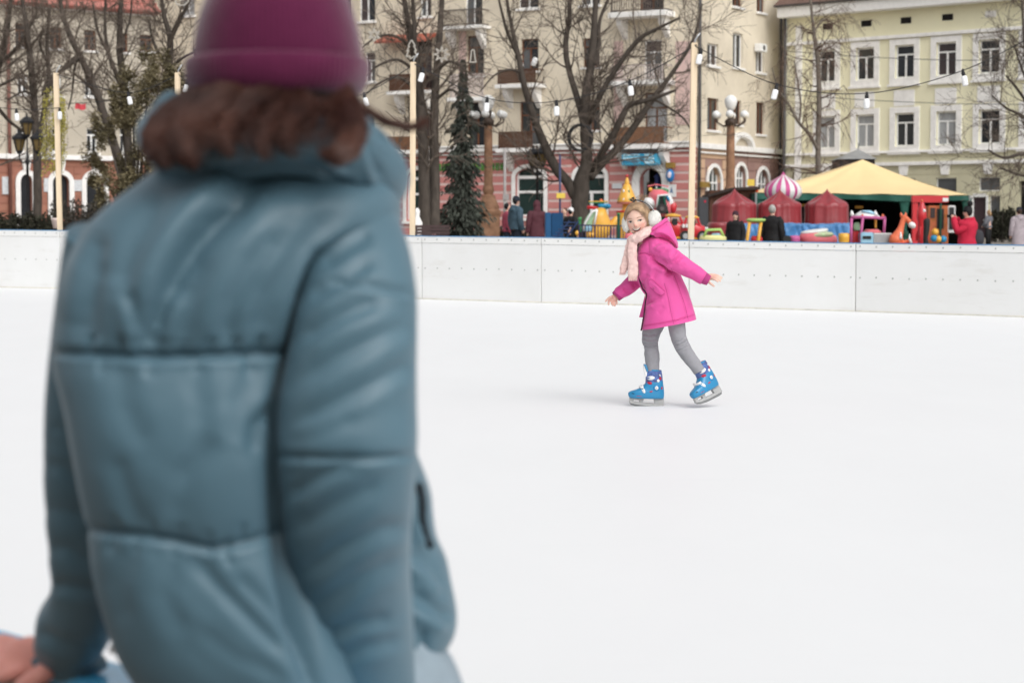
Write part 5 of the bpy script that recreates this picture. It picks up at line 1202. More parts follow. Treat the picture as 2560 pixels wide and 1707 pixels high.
# low open cars with frames
def opencar(label, x0, x1, yt, Y, body, frame, deck):
    t = root('open_car', label, 'ride', (x0+x1)/2, Y, GR); w_ = x1-x0
    blob(t,'body',body,[(yt+14,x0+w_*.12,x1-w_*.1,.8),(yt+18,x0+2,x1-2,1.),(yt+24,x0,x1,1.),(yt+34,x0+3,x1-3,.9)],Y,.32)
    m = MB(); bar(m,[(x0+w_*.18,yt+18,Y-.2),(x0+w_*.28,yt+1,Y-.2),(x1-w_*.22,yt,Y-.2),(x1-w_*.1,yt+17,Y-.2)],.035); bar(m,[(x0+w_*.18,yt+18,Y+.2),(x0+w_*.28,yt+1,Y+.2),(x1-w_*.22,yt,Y+.2),(x1-w_*.1,yt+17,Y+.2)],.035); m.build('roll_bar',frame,t,smooth=True)
    blob(t,'seat',deck,[(yt+9,x0+w_*.5,x0+w_*.74,.6),(yt+15,x0+w_*.42,x0+w_*.8,.8),(yt+20,x0+w_*.4,x0+w_*.82,.8)],Y+.05,.2); wbox(t,'base',P_dgrn,x0+6,yt+33,x1-6,yt+60,Y-.2,.4)
opencar('small yellow open car ride with lime green roll bar', 1748, 1816, 574, 49, M('plastic_paleyellow',S(232,226,150,.95),.4,.1,4), P_lime, P_lblue)
t = root('table_ride', 'toy stand with green top and orange legs between the two people in black', 'ride', 1890, 49.5, GR); blob(t,'green_top',P_lime,[(546,1872,1906,.6),(549,1866,1914,1.),(553,1868,1912,1.),(556,1874,1906,.8)],49.5,.3)
for x in (1872,1900):
    for dy in (-.2,.2): m = MB(); bar(m,[(x+2,556,49.5+dy),(x-4,600,49.5+dy),(x-5,625,49.5+dy)],.045); m.build('leg',P_yel if dy < 0 else P_org,t,smooth=True)
blob(t,'toy_seat',P_red,[(590,1880,1902,.6),(596,1877,1906,.9),(606,1877,1906,.9)],49.5,.2); wbox(t,'base',P_wht,1874,606,1908,632,49.4,.3)
t = root('covered_car', 'pink and white toy car with rounded hood in front of the blue tarpaulin', 'ride', 2046, 48, GR)
blob(t,'body',P_pinkr,[(582,2004,2068,.8),(588,2000,2086,.95),(594,1998,2092,1.),(602,2000,2093,1.),(612,2004,2090,.9)],48,.36); blob(t,'hood',P_wht,[(571,2055,2068,.4),(575,2022,2070,.8),(580,2004,2066,.9),(586,2003,2050,.8)],48,.33); blob(t,'windscreen',M('plastic_prints',S(215,200,170,.95),.4,.3,14,col2=S(170,205,150,.95)),[(580,2054,2078,.6),(586,2030,2084,.8),(592,2026,2080,.7)],47.8,.24); wbox(t,'base',P_blk,2010,610,2084,640,47.8,.4)
q = MB(); disc(q,W(1968,598,47.6),.09,.1,18); o=q.build('toy_wheel',P_blk,t); blob(t,'pink_front',P_mag,[(589,1976,1996,.5),(594,1974,2000,.8),(602,1974,2000,.8),(612,1976,1998,.7)],47.8,.2)

# ================================================================== red covers, tarpaulin, dome, tent
m_rcov = M('cover_red', S(160,48,56,.9), .34, .14, 1.2, .25, 9, sheen=.3, spec=.6)
def cover(label, x0, x1, yt, ysh, Y, seed):
    """red tarp drawn over a round ride: pointed top, pleated skirt"""
    t = root('covered_carousel', label, 'covered ride', (x0+x1)/2, Y, 'red covered rides'); cx = W((x0+x1)/2,560,Y).x; s = 1/ppm(Y); Rr = (x1-x0)/2*s; rg = random.Random(seed); z = lambda py: W((x0+x1)/2,py,Y).z
    n = 72; ph = [rg.uniform(0,6.28) for _ in range(6)]; c0 = Vector((cx,Y+.5,0)); rows = []
    prof = [(0.015,z(yt-2)),(.08,z(yt+4)),(.26,z(yt+13)),(.5,z(yt+22)),(.76,z(yt+30)),(.95,z(ysh-1)),(1.0,z(ysh+5)),(1.0,z(ysh+14)),(1.01,z(ysh+30)),(1.03,z(ysh+50)),(1.05,GZ(Y)+.1)]
    P = crom(prof, 44)
    for r,h in P:
        row = []; f = max(0,min(1,(r-.1)/.9))
        for j in range(n):
            a = 2*math.pi*j/n; skirt = 1 if h < z(ysh) else 0
            pl = (.055*mnoise.noise(Vector((math.cos(a)*2.2,math.sin(a)*2.2,seed*3.)))+.05*mnoise.noise(Vector((math.cos(a)*5,math.sin(a)*5,seed*5.+h*.5)))+.04*mnoise.noise(Vector((math.cos(a)*11,math.sin(a)*11,seed*7.+h*.8)))+.015*math.sin(23*a+ph[4]))*f*(1.25 if skirt else .5); sag = .035*math.cos(6*a+ph[0])*math.sin(math.pi*min(1,f))+.10*mnoise.noise(Vector((math.cos(a)*2.6+5,math.sin(a)*2.6,seed*2.+f)))*f
            row.append(c0+Vector((math.cos(a)*(r+pl)*Rr, math.sin(a)*(r+pl)*Rr, h+sag*(0 if h < GZ(Y)+.4 else 1))))
        rows.append(row)
    m = MB(); m.grid(rows, closed=True); m.build('cover', m_rcov, t, smooth=True)
    q = MB(); q.tube([Vector((cx,Y+.5,GZ(Y))),Vector((cx,Y+.5,z(yt)-.05))],.05,8); q.build('pole', m_zinc, t)
    q = MB(); q.lathe(Vector((cx,Y+.5,GZ(Y))),[(Rr*1.0,0),(Rr*1.0,.09),(Rr*.9,.095)],30); q.build('platform', P_wht, t)
cover('red covered ride in front of the brown kiosk', 1786, 1894, 473, 510, 66, 1)
cover('red covered ride under the striped dome', 1900, 2008, 474, 510, 66, 2)
cover('red covered ride before the dark tent mouth', 2020, 2126, 474, 511, 66, 3)
t = root('low_red_cover', 'low red tarpaulin beside the short person in black', 'tarpaulin', 1800, 60); blob(t,'cover',m_rcov,[(556,1775,1815,.8),(560,1770,1822,1.),(575,1768,1826,1.),(620,1766,1830,1.)],60,.5)
m_bcov = M('tarp_blue', S(70,130,190,.98), .4, .16, 1.4, .2, 9, spec=.4)
t = root('blue_tarpaulin', 'long crumpled blue tarpaulin behind the grey-haired person', 'tarpaulin', 1990, 58); m = MB(); Y = 58.; rows = []
for j in range(22):
    row = []
    for i in range(90):
        px = 1858+268*i/89; f = j/21; top = 559+1.2*math.sin(i*.13)+.8*mnoise.noise(Vector((i*.4,0,0)))
        if j < 5: y_ = Y+.9-.18*j; p = W(px,top+.4*j,Y); p = Vector((p.x*y_/Y,y_,p.z+.02*math.sin(i*.5+j)))
        else: f2 = (j-5)/16; p = W(px,top+2,Y); zb2 = GZ(Y)+.05; p = Vector((p.x,Y+.09-.12*f2+.16*mnoise.noise(Vector((i*.11+f2*2.,f2*1.2,3)))+.09*mnoise.noise(Vector((i*.31-f2*2.5,f2*2.,7))),p.z+(zb2-p.z)*f2))
        row.append(p)
    rows.append(row)
m.grid(rows); m.build('sheet', m_bcov, t, smooth=True); wbox(t,'covered_frame',P_blk,1862,566,2122,640,58.35,.5)
# striped onion dome
t = root('striped_dome', 'pink and white striped onion dome in front of the yellow tent', 'dome', 1957, 71); Y = 71.; c = Vector((W(1957,590,Y).x,Y,0)); s = 1/ppm(Y); z = lambda py: W(1957,py,Y).z
prof = crom([(37*s,z(497)),(44*s,z(488)),(46*s,z(476)),(41*s,z(464)),(29*s,z(453)),(16*s,z(445)),(8*s,z(440)),(4*s,z(436))], 28); n = 72; m = MB(); rows = []
for r,h in prof: rows.append([c+Vector((math.cos(2*math.pi*j/n)*r*(1+.025*math.cos(12*2*math.pi*j/n)), math.sin(2*math.pi*j/n)*r*(1+.025*math.cos(12*2*math.pi*j/n)), h)) for j in range(n)])
for k in range(24):
    m = MB(); j0 = k*3; m.grid([[r[(j0+i)%n] for i in range(4)] for r in rows]); m.build('gore', P_wht if k%2 else M('dome_pink',S(200,78,140,.95),.4,.1,3), t, smooth=True)
q = MB(); q.lathe(c,[(5*s,z(439)),(6*s,z(436)),(3*s,z(434)),(1*s,z(430))],12); q.build('finial',bpy.data.materials['dome_pink'],t,smooth=True)
q = MB(); q.lathe(c,[(30*s,GZ(Y)),(30*s,z(497)),(37*s,z(496))],20); q.build('drum',P_wht,t)
# big yellow tent
m_tent = M('tent_yellow', S(248,216,154,1.0), .75, .05, .5, .15, 3, sheen=.1, bdist=.03); m_tgreen = M('tent_green', S(36,92,78,.95), .7, .12, 2)
def tent():
    Yf, Yb, Ym = 76., 86., 81.; s = 1/ppm(Yf); g_ = GZ(Yf)
    t = root('yellow_tent', 'big yellow pyramid tent with green valance over the rides', 'tent', 2155, 78)
    A = W(2157,399,Ym); FLp = W(1890,482,Yf); FRp = W(2424,488,Yf); sc = Yb/Yf; BL = Vector((FLp.x,Yb,FLp.z)); BR = Vector((FRp.x,Yb,FRp.z))
    # ridge cap short, four hips
    def panel(a,b,apex,nm,sag):
        m = MB(); rows = []
        for j in range(15):
            f = j/14; L_ = a.lerp(apex,f); R_ = b.lerp(apex,f); k = 40; row = []
            for i in range(k+1):
                u = i/k; p = L_.lerp(R_,u); fold = .05*mnoise.noise(Vector((u*9,f*1.5,sag)))*(1-f)+.03*math.sin(u*17+f*4)*(1-f)*f*2; row.append(p+Vector((0,0,-sag*math.sin(math.pi*f)*.55+fold)))
            rows.append(row)
        m.grid(rows); m.build('roof_panel', m_tent, t, smooth=True)
    panel(FLp,FRp,A,'front',.25); panel(FRp,BR,A,'right',.25); panel(BR,BL,A,'back',.25); panel(BL,FLp,A,'left',.25)
    def valance(a,b,h0,seed):
        m = MB(); rows = []; k = 60
        for j in range(6):
            f = j/5; row = []
            for i in range(k+1):
                u = i/k; p = a.lerp(b,u); d = (b-a).normalized(); n_ = Vector((d.y,-d.x,0)); row.append(p+Vector((0,0,-.02-h0*f*(1+.15*math.sin(u*11+seed))))+n_*(.05*f*math.sin(u*40+seed)+.03*f*math.sin(u*91)))
            rows.append(row)
        m.grid(rows); m.build('valance', m_tgreen, t, smooth=True)
    for k,(a,b) in enumerate(((FLp,FRp),(FRp,BR),(BR,BL),(BL,FLp))): valance(a,b,.22,k)
    for px in (1898,2262,2418):
        p = W(px,500,Yf+.08); m = MB(); loft(m,[(Vector((p.x,Yf+.1,FLp.z-.2)),Vector((.2,0,0)),Vector((0,.1,0))),(Vector((p.x,Yf+.1,1.6)),Vector((.14,0,0)),Vector((0,.08,0))),(Vector((p.x,Yf+.1,1.0)),Vector((.1,0,0)),Vector((0,.07,0))),(Vector((p.x,Yf+.1,g_)),Vector((.12,0,0)),Vector((0,.08,0)))],20,20,puff=.04,pscale=5); m.build('leg_curtain', m_tgreen, t, smooth=True)
    for p in (FLp,FRp,BL,BR): MB().tube([Vector((p.x,p.y+.05,GZ(p.y))),p],.04,8).build('pole', m_zinc, t)
    # dark side and back walls of cloth
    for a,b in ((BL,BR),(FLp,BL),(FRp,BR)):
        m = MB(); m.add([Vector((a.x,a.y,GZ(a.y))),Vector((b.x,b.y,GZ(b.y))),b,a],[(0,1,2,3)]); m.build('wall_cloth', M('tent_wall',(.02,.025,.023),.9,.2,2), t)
    for px,py in ((2148,518),(2005,513)): 
        p = W(px,py,Yf+1.2); MB().box((p.x-.16,Yf+1.2,p.z-.05),(p.x+.16,Yf+1.22,p.z+.05)).build('tag_plate', M('plate_amber',S(200,140,40,.95),.5), t)
tent()
# small lodge roof behind the tent
t = root('hipped_kiosk', 'grey-roofed dark kiosk peeking over the yellow tent', 'kiosk', 2148, 98); Y = 98.; a = W(2098,398,Y); b = W(2194,398,Y); ap = W(2146,373,Y+1.5); m = MB(); q = [a,b,Vector((b.x,Y+3,b.z)),Vector((a.x,Y+3,a.z))]; m.add(q+[Vector((ap.x,Y+1.5,ap.z))],[(0,1,4),(1,2,4),(2,3,4),(3,0,4),(3,2,1,0)]); m.build('roof',M('roof_zinc',S(150,150,148,.95),.5,.15,3),t); MB().box((a.x+.1,Y+.15,GZ(Y)),(b.x-.1,Y+2.85,a.z-.003)).build('body',M('kiosk_dark',S(58,50,48,.9),.7,.2,3),t); MB().tube([Vector((ap.x,Y+1.5,ap.z-.03)),Vector((ap.x,Y+1.5,ap.z+.3))],.02,6).build('spike',m_dark,t)
# pink framed carriage with toys
t = root('pink_carriage', 'pink framed carriage ride with white and blue toys on its roof', 'ride', 2170, 47, GR); Y = 47.; m = MB()
for dy in (-.25,.25):
    bar(m,[(2127,612,Y+dy),(2129,545,Y+dy)],.035); bar(m,[(2150,608,Y+dy),(2157,545,Y+dy)],.035); bar(m,[(2210,582,Y+dy),(2212,546,Y+dy)],.035); bar(m,[(2128,544,Y+dy),(2157,543,Y+dy),(2214,546,Y+dy)],.035)
for x in (2129,2157,2212): bar(m,[(x,544,Y-.25),(x,544,Y+.25)],.03)
m.build('frame', P_mag, t, smooth=True)
blob(t,'toy_roof',P_wht,[(527,2152,2172,.4),(531,2146,2186,.7),(537,2138,2195,.9),(543,2136,2200,1.)],Y,.26); blob(t,'blue_toy',P_lblue,[(526,2158,2175,.4),(529,2154,2182,.6),(535,2172,2190,.6)],Y-.15,.15)
for x in (2131,2190): q = MB(); q.tube([W(x,540,Y-.2),W(x-1,534,Y-.2),W(x-2,526,Y-.2)],[.05,.045,.012],8); q.build('horn',P_wht,t,smooth=True)
for x in (2156,2207): q = MB(); q.ball(W(x,540,Y-.22),(.035,.035,.045),10,8); q.build('lamp',P_org,t,smooth=True)
m = MB(); bar(m,[(2189,570,Y+.1),(2189,546,Y+.1)],.03); m.build('yellow_pole',P_yel,t)
blob(t,'toy_head',P_lgrn,[(556,2138,2148,.4),(562,2134,2150,.6),(572,2134,2150,.6),(576,2137,2148,.4)],Y,.12); wbox(t,'red_seat',P_red,2132,577,2148,612,Y,.3); blob(t,'yellow_basket',P_yel,[(583,2098,2124,.7),(592,2096,2126,.9),(612,2098,2124,.8)],Y-.1,.2); blob(t,'pink_bonnet',P_pinkr,[(573,2166,2194,.6),(577,2160,2200,.9),(582,2156,2204,.9)],Y,.25); wbox(t,'body',P_lblue,2152,581,2184,615,Y-.32,.7); wbox(t,'grille',P_blk,2157,590,2178,598,Y-.335,.014,.002)
q = MB()
for k in range(12): x0 = 2186+3.6*k; p0 = W(x0,609,Y-.33); p1 = W(x0+2.6,585,Y-.33); q.box((p0.x,Y-.34,p0.z),(p1.x,Y-.325,p1.z))
q.build('radiator', M('rim_grey'), t); wbox(t,'bonnet_box',P_wht,2184,583,2232,615,Y-.32,.6); wbox(t,'base',P_blk,2135,614,2228,640,Y-.2,.4)
# giraffe-like rocking animal
t = root('animal_ride', 'orange long-necked animal ride with white muzzle', 'ride', 2258, 46.5, GR); Y = 46.5
m = MB(); 
loft(m, tuberings([W(2235,600,Y),W(2244,590,Y),W(2252,570,Y),W(2258,548,Y),W(2261,540,Y)],[.14,.13,.075,.06,.065]),24,18); m.ball(W(2240,600,Y),(.17,.16,.15),16,12); loft(m, tuberings([W(2258,540,Y),W(2266,547,Y),W(2275,556,Y)],[.06,.06,.06]),12,16)
loft(m, tuberings([W(2245,607,Y),W(2258,606,Y),W(2272,602,Y),W(2277,596,Y)],[.06,.05,.045,.035]),14,12)
remeshed(m,.012,'body',P_org,t,4)
q = MB(); q.ball(W(2280,563,Y-.02),(.095,.085,.075),14,10,Matrix.Rotation(.5,3,'Y')); q.build('muzzle',P_wht,t,smooth=True)
for x,dx in ((2254,-2),(2263,2)): q = MB(); q.tube([W(x,543,Y),W(x+dx*.5,536,Y),W(x+dx,531,Y)],[.035,.03,.01],8); q.build('ear',P_org,t,smooth=True)
for x,y in ((2252,594),(2274,600)): q = MB(); q.tube([W(x,y-14,Y-.1),W(x,y-3,Y-.14),W(x+(4 if x > 2260 else 0),y+(8 if x > 2260 else 3),Y-.14)],[.012,.03,.035],8); q.build('white_leg_patch',P_wht,t,smooth=True)
wbox(t,'base',P_red,2236,609,2290,640,Y-.15,.3); blob(t,'green_plaque',P_dgrn,[(577,2260,2270,.5),(585,2257,2272,.7),(594,2260,2270,.5)],Y+.1,.05)
# rocket, red sign, play machine
t = root('rocket_ride', 'red rocket ride with orange tip', 'ride', 2304, 50, GR); Y = 50.; c = Vector((W(2304,590,Y).x,Y,0)); s = 1/ppm(Y); z = lambda py: W(2304,py,Y).z
q = MB(); q.lathe(c,[(8*s,GZ(Y)),(8*s,z(590)),(8.5*s,z(560)),(12*s,z(545)),(12*s,z(532)),(9*s,z(520)),(6*s,z(510)),(3.5*s,z(504))],20); q.build('body',P_red,t,smooth=True); q = MB(); q.lathe(c,[(3.6*s,z(504.5)),(2.5*s,z(500)),(.5*s,z(498))],14); q.build('tip',P_org,t,smooth=True)
for a_ in (.2,2.3,4.4): q = MB(); d = Vector((math.cos(a_),math.sin(a_),0)); q.prism([c+d*7*s+Vector((0,0,z(592))),c+d*18*s+Vector((0,0,z(604))),c+d*18*s+Vector((0,0,z(588))),c+d*8*s+Vector((0,0,z(565)))],d.cross(Vector((0,0,1)))*.03); q.build('fin',P_red,t)
q = MB(); q.ball(W(2311,527,Y-.1),.04,10,8); q.build('porthole',P_wht,t,smooth=True)
t = root('black_seat', 'tall black padded seat beside the red rocket', 'seat', 2318, 49.5); blob(t,'backrest',P_blk,[(546,2314,2322,.5),(551,2309,2325,.8),(570,2309,2324,.9),(595,2308,2320,.9),(612,2308,2322,.8)],49.5,.1); wbox(t,'base',P_blk,2306,612,2326,640,49.3,.35)
t = root('red_portal', 'red ride portal with a white plate under the tent edge', 'booth', 2325, 64); wbox(t,'fascia',P_red,2280,489,2372,507,64,.2); wbox(t,'side_panel',P_red,2280,507.5,2296,612,64.02,.16); wbox(t,'plate',P_wht,2357,495,2371,504,63.97,.03,.005)
t = root('play_machine', 'orange toy vending machine with green post under the red portal', 'machine', 2345, 66); wbox(t,'cabinet',M('machine_orange',S(196,120,44,.95),.5,.35,7,col2=S(190,90,60,.95)),2320,514,2372,615,66,.8); wbox(t,'window',m_glass[1],2342,522,2360,572,65.97,.02,.004); wbox(t,'left_window',m_glass[2],2326,520,2338,545,65.97,.02,.004); wbox(t,'green_post',P_dgrn,2349,508,2355,615,65.8,.1); wbox(t,'white_frame',P_wht,2370,514,2389,582,65.5,.08); wbox(t,'frame_glass',m_glass[1],2373,518,2386,574,65.46,.03,.004)
for x,y,m_ in ((2335,596,P_blue),(2346,598,P_yel),(2358,598,P_blue),(2338,580,P_yel)): q = MB(); q.ball(W(x,y,65.6),.12,12,8); q.build('ball',m_,t,smooth=True)

for k,(x0,y0,x1,y1,sag,Y0,Y1,lab) in enumerate(((1955,128,2640,150,10,104,98,'upper thin overhead cable crossing the yellow facade'),(1955,236,2640,262,8,104,98,'lower thin overhead cable crossing the yellow facade'))):
    P = [W(x0+(x1-x0)*i/16, y0+(y1-y0)*i/16+sag*math.sin(math.pi*i/16), Y0+(Y1-Y0)*i/16) for i in range(17)]; t = thing('overhead_cable', lab, 'cable', P[8]); MB().tube(P, .018, 5).build('wire', m_cable, t)
# ================================================================== the skating girl
YC = 11.97
def C(px, py, dy=0.): return W(px, py, YC+dy)
def c1(x, y, dy=0.): return C(1480+x/4.239, 470+y/4.239, dy)      # upper body detail
def c3(x, y, dy=0.): return C(1480+x/5.6, 780+y/5.6, dy)          # legs detail
U1 = 1/(4.239*ppm(YC)); U3 = 1/(5.6*ppm(YC))                       # metres per detail pixel
girl = thing('person', 'smiling girl skating in a pink parka, white earmuffs, grey leggings and blue skates', 'person', Vector((C(1640,1018).x, YC, 0)))
m_gskin = M('girl_skin', S(236,192,172,.88), .5, .04, 25, sss=.2, spec=.3)
m_gcoat = M('girl_coat', S(222,78,154,1.02), .72, .05, 6, .12, 240, sheen=.25, spec=.25, bdist=.002)
m_gcuff = M('girl_cuff', S(180,56,124,.95), .85, .1, 20, .4, 120, sheen=.3, bdist=.003)
m_gzip = M('girl_zip', S(70,20,48,.9), .6, .1, 20)
m_gleg = M('girl_leggings', S(148,148,152,1.), .85, .12, 60, .2, 400, col2=S(138,138,144,1.), bdist=.002)
m_ghair = M('girl_hair', S(150,116,86,.9), .45, .25, 30, spec=.4, stretch=(1,1,1), col2=S(182,148,112,.95))
m_gwhite = M('fur_white', (.80,.79,.75), .9, .08, 60, .6, 150, sheen=.4)
m_gscarf = M('scarf_pink', S(246,208,200,.95), .95, .1, 50, .8, 140, sheen=.4, col2=S(248,216,208,.95))
def rosy(m, spots):
    n = m.node_tree; L = n.links; bs = n.nodes['Principled BSDF']; src = bs.inputs['Base Color'].links[0].from_socket; tc = n.nodes.new('ShaderNodeTexCoord')
    for c, r, k in spots:
        d = n.nodes.new('ShaderNodeVectorMath'); d.operation = 'DISTANCE'; d.inputs[1].default_value = tuple(c); L.new(tc.outputs['Object'], d.inputs[0])
        mr = n.nodes.new('ShaderNodeMapRange'); mr.interpolation_type = 'SMOOTHSTEP'; mr.inputs[1].default_value = 0; mr.inputs[2].default_value = r; mr.inputs[3].default_value = k; mr.inputs[4].default_value = 0; L.new(d.outputs['Value'], mr.inputs[0])
        mx = n.nodes.new('ShaderNodeMixRGB'); mx.inputs[2].default_value = (*S(226,132,118,.9),1); L.new(mr.outputs[0], mx.inputs[0]); L.new(src, mx.inputs[1]); src = mx.outputs[0]
    L.new(src, bs.inputs['Base Color'])
# ---- head frame: local x right, y towards the back, z up; turned to the camera
HC = c1(492, 345, -.015)
HR = Matrix.Rotation(R(-9), 3, 'Y') @ Matrix.Rotation(R(-18), 3, 'Z') @ Matrix.Rotation(R(3), 3, 'X')
def HP(x, y, z): return HC + HR @ Vector((x, y, z))
def head_point(a, b):
    """direction angles -> skull surface, face towards -y"""
    x = math.sin(b)*math.sin(a); y = -math.sin(b)*math.cos(a); z = math.cos(b)
    p = Vector((x*.077, y*.092, z*.105))
    if z < 0: p.x *= 1-.33*(-z)**1.5; p.y *= 1-.12*(-z)                      # narrower jaw
    if y > 0: p.y *= 1.02
    if y < -.2: 
        g_ = lambda u,v,s,w_: math.exp(-((p.x-u)/s)**2-((p.z-v)/w_)**2)
        f = 0.
        f += .004*g_(.034,-.028,.022,.02)+.004*g_(-.034,-.028,.022,.02)      # smiling cheeks
        f -= .006*g_(.031,.006,.016,.011)+.006*g_(-.031,.006,.016,.011)      # eye sockets
        f += .003*g_(0,.03,.05,.014)                                       # brow
        f += .011*g_(0,-.02,.010,.010)+.006*g_(0,-.008,.008,.016)+.003*g_(.009,-.022,.006,.006)+.003*g_(-.009,-.022,.006,.006)  # nose
        f += .004*g_(0,-.05,.024,.012)                                     # mouth mound
        f += .006*g_(0,-.088,.018,.014)                                    # chin
        p.y -= f
    return p
body = MB()
na, nb_ = 64, 48
rows = [[HC + HR @ head_point(2*math.pi*i/na, math.pi*(j+.02)/(nb_+.04)) for i in range(na)] for j in range(nb_+1)]
headm = MB(); headm.grid(rows, closed=True)
body.add(headm.v, headm.f)
for sx in (-1,1): body.ball(HP(.078*sx,.012,-.005),(.012,.02,.026),10,8)
NK = c1(560,545,.03)
body.tube([HP(.01,.02,-.07), HP(.01,.03,-.11).lerp(NK,.5), NK], [.042,.04,.048], 16)
# trunk, arms, legs inside the clothes; hands show
tr = [c1(640,560,.0), c1(660,700,.0), c1(680,900,.0), c1(740,1150,.0), c1(790,1330,0)]
body.tube(tr, [.085,.10,.095,.10,.09], 18)
SH_N, EL_N, WR_N = c1(690,620,-.10), c1(945,800,-.16), c1(1222,962,-.17)
SH_F, EL_F, WR_F = c1(560,760,.13), c1(420,1010,.15), c1(262,1140,.10)
body.tube([SH_N+Vector((0,.05,-.02)),EL_N,WR_N],[.026,.024,.019],12); body.tube([SH_F,EL_F,WR_F],[.026,.024,.019],12)
K_F, A_F = c3(822,430,.05), c3(850,850,.05); K_B, A_B = c3(1225,430,-.06), c3(1490,820,-.04)
body.tube([c3(900,80,.05),K_F,A_F],[.045,.030,.026],14); body.tube([c3(1160,60,-.06),K_B+Vector((.008,0,0)),A_B],[.04,.026,.024],14)
def finger(pts, r): body.tube([Vector(p) for p in smooth_path(pts, 7)], [r,r,r*.97,r*.93,r*.88,r*.8,r*.55], 9)
# near hand (her left), stretched back to the right: palm and five fingers
w0 = c1(1205,955,-.17); kn = c1(1285,935,-.175)
body.tube([w0, w0.lerp(kn,.5)+Vector((0,0,.001)), kn], [.019,.021,.019], 12, asp=.62, up=(0,0,1))
finger([c1(1280,918,-.172), c1(1320,925,-.18), c1(1355,938,-.185), c1(1383,958,-.187)], .0072)
finger([c1(1286,930,-.18), c1(1325,945,-.19), c1(1360,960,-.195), c1(1380,952,-.196)], .0074)
finger([c1(1280,948,-.182), c1(1318,960,-.195), c1(1350,975,-.2), c1(1366,994,-.2)], .0074)
finger([c1(1268,962,-.182), c1(1300,972,-.2), c1(1325,985,-.208), c1(1340,1000,-.21)], .0064)
finger([c1(1225,985,-.175), c1(1255,1012,-.185), c1(1280,1030,-.19), c1(1300,1046,-.192)], .0082)
# far hand (her right), reaching forward, fingers hanging
w1 = c1(268,1150,.10); kn1 = c1(212,1175,.09)
body.tube([w1, w1.lerp(kn1,.5), kn1], [.020,.023,.020], 12, asp=.62, up=(0,0,1))
finger([c1(215,1150,.08), c1(185,1162,.07), c1(158,1185,.07), c1(140,1208,.07)], .0080)
finger([c1(205,1172,.085), c1(186,1190,.08), c1(176,1215,.08), c1(180,1245,.08)], .0078)
finger([c1(215,1185,.09), c1(210,1208,.085), c1(214,1230,.085), c1(222,1250,.09)], .0076)
finger([c1(235,1190,.095), c1(236,1212,.09), c1(240,1235,.09), c1(244,1258,.095)], .0074)
finger([c1(255,1185,.1), c1(262,1205,.1), c1(262,1225,.1), c1(258,1240,.1)], .0066)
gl_ = Vector(girl.location); rosy(m_gskin, [(HP(.038,-.075,-.026)-gl_,.034,.5),(HP(-.038,-.075,-.026)-gl_,.034,.5),(HP(0,-.1,-.02)-gl_,.02,.45)]+[(p-gl_,.05,.35) for p in (WR_N,WR_F,kn,kn1)])
gbody = remeshed(body, .0032, 'body', m_gskin, girl, 2)
# ---- face parts
def patch(nm, m_, pts, off, th=.0015):
    """small flat piece lying on the face: local x,z outline"""
    def on(x, z):
        # march to the skull front
        best = None
        b_ = math.acos(max(-1,min(1,z/.105))); 
        for a in np.linspace(-1.2,1.2,121):
            q = head_point(a, b_)
            if best is None or abs(q.x-x) < abs(best.x-x): best = q
        return HP(x, best.y-off, z)
    cx = sum(p[0] for p in pts)/len(pts); cz = sum(p[1] for p in pts)/len(pts)
    P = [on(x,z) for x,z in pts]; c_ = on(cx,cz); mb = MB(); n = len(P)
    mb.add([c_]+P+[p+HR@Vector((0,.004,0)) for p in P], [(0,1+i,1+(i+1)%n) for i in range(n)]+[(1+i,1+n+i,1+n+(i+1)%n,1+(i+1)%n) for i in range(n)])
    return mb.build(nm, m_, gbody, smooth=True)
def ell(cx, cz, rx, rz, n=18, tilt=0., sq=1.):
    return [(cx+rx*math.cos(a)*math.cos(tilt)-rz*math.sin(a)*math.sin(tilt), cz+rx*math.cos(a)*math.sin(tilt)+rz*math.sin(a)*math.cos(tilt)) for a in [2*math.pi*i/n for i in range(n)]]
m_eyew = M('eye_white', (.72,.70,.68), .2, 0, spec=.5); m_iris = M('iris', (.03,.022,.02), .1, 0, spec=.6); m_brow = M('brow', S(186,142,112,.85), .7, .1, 30); m_lash = M('lash', (.03,.02,.018), .6, 0)
m_lip = M('lip', S(206,120,112,.95), .4, .05, 30, spec=.4); m_mouth = M('mouth_dark', S(96,40,40,.6), .6, 0); m_teeth = M('teeth', (.74,.72,.66), .25, .02, spec=.5)
for sx in (-1,1):
    patch('eye', m_eyew, ell(.030*sx,.004,.0125,.0052), .0012); patch('iris', m_iris, ell(.030*sx+.0025,.0044,.0058,.0054), .0022)
    patch('eyelash', m_lash, [(.030*sx+.0140*math.cos(a), .0042+.0062*math.sin(a)) for a in np.linspace(0,math.pi,9)]+[(.030*sx+.0132*math.cos(a), .0038+.0052*math.sin(a)) for a in np.linspace(math.pi,0,9)], .0026)
    patch('eyebrow', m_brow, [(.030*sx+.017*math.cos(a), .019+.0070*math.sin(a)) for a in np.linspace(.25,math.pi-.25,9)]+[(.030*sx+.016*math.cos(a), .0182+.0062*math.sin(a)) for a in np.linspace(math.pi-.25,.25,9)], .0016)
    patch('nostril', M('nostril', S(190,120,104,.9), .6, 0), ell(.0058*sx,-.030,.0026,.0016), .0012)
def smile(rt, rb, x0=.027):   # outline curved up at the corners
    up = [(x0*math.cos(a), -.0490+.0105*(math.cos(a))**2 + rt*math.sin(a)) for a in np.linspace(0,math.pi,15)]
    dn = [(x0*math.cos(a), -.0490+.0105*(math.cos(a))**2 - rb*math.sin(a)) for a in np.linspace(math.pi,0,15)]
    return up+dn[1:-1]
patch('lips', m_lip, smile(.0055,.0115,.0285), .0012); patch('mouth', m_mouth, smile(.0026,.0078,.0255), .0022); patch('teeth', m_teeth, smile(.0022,.0034,.0225), .0032)
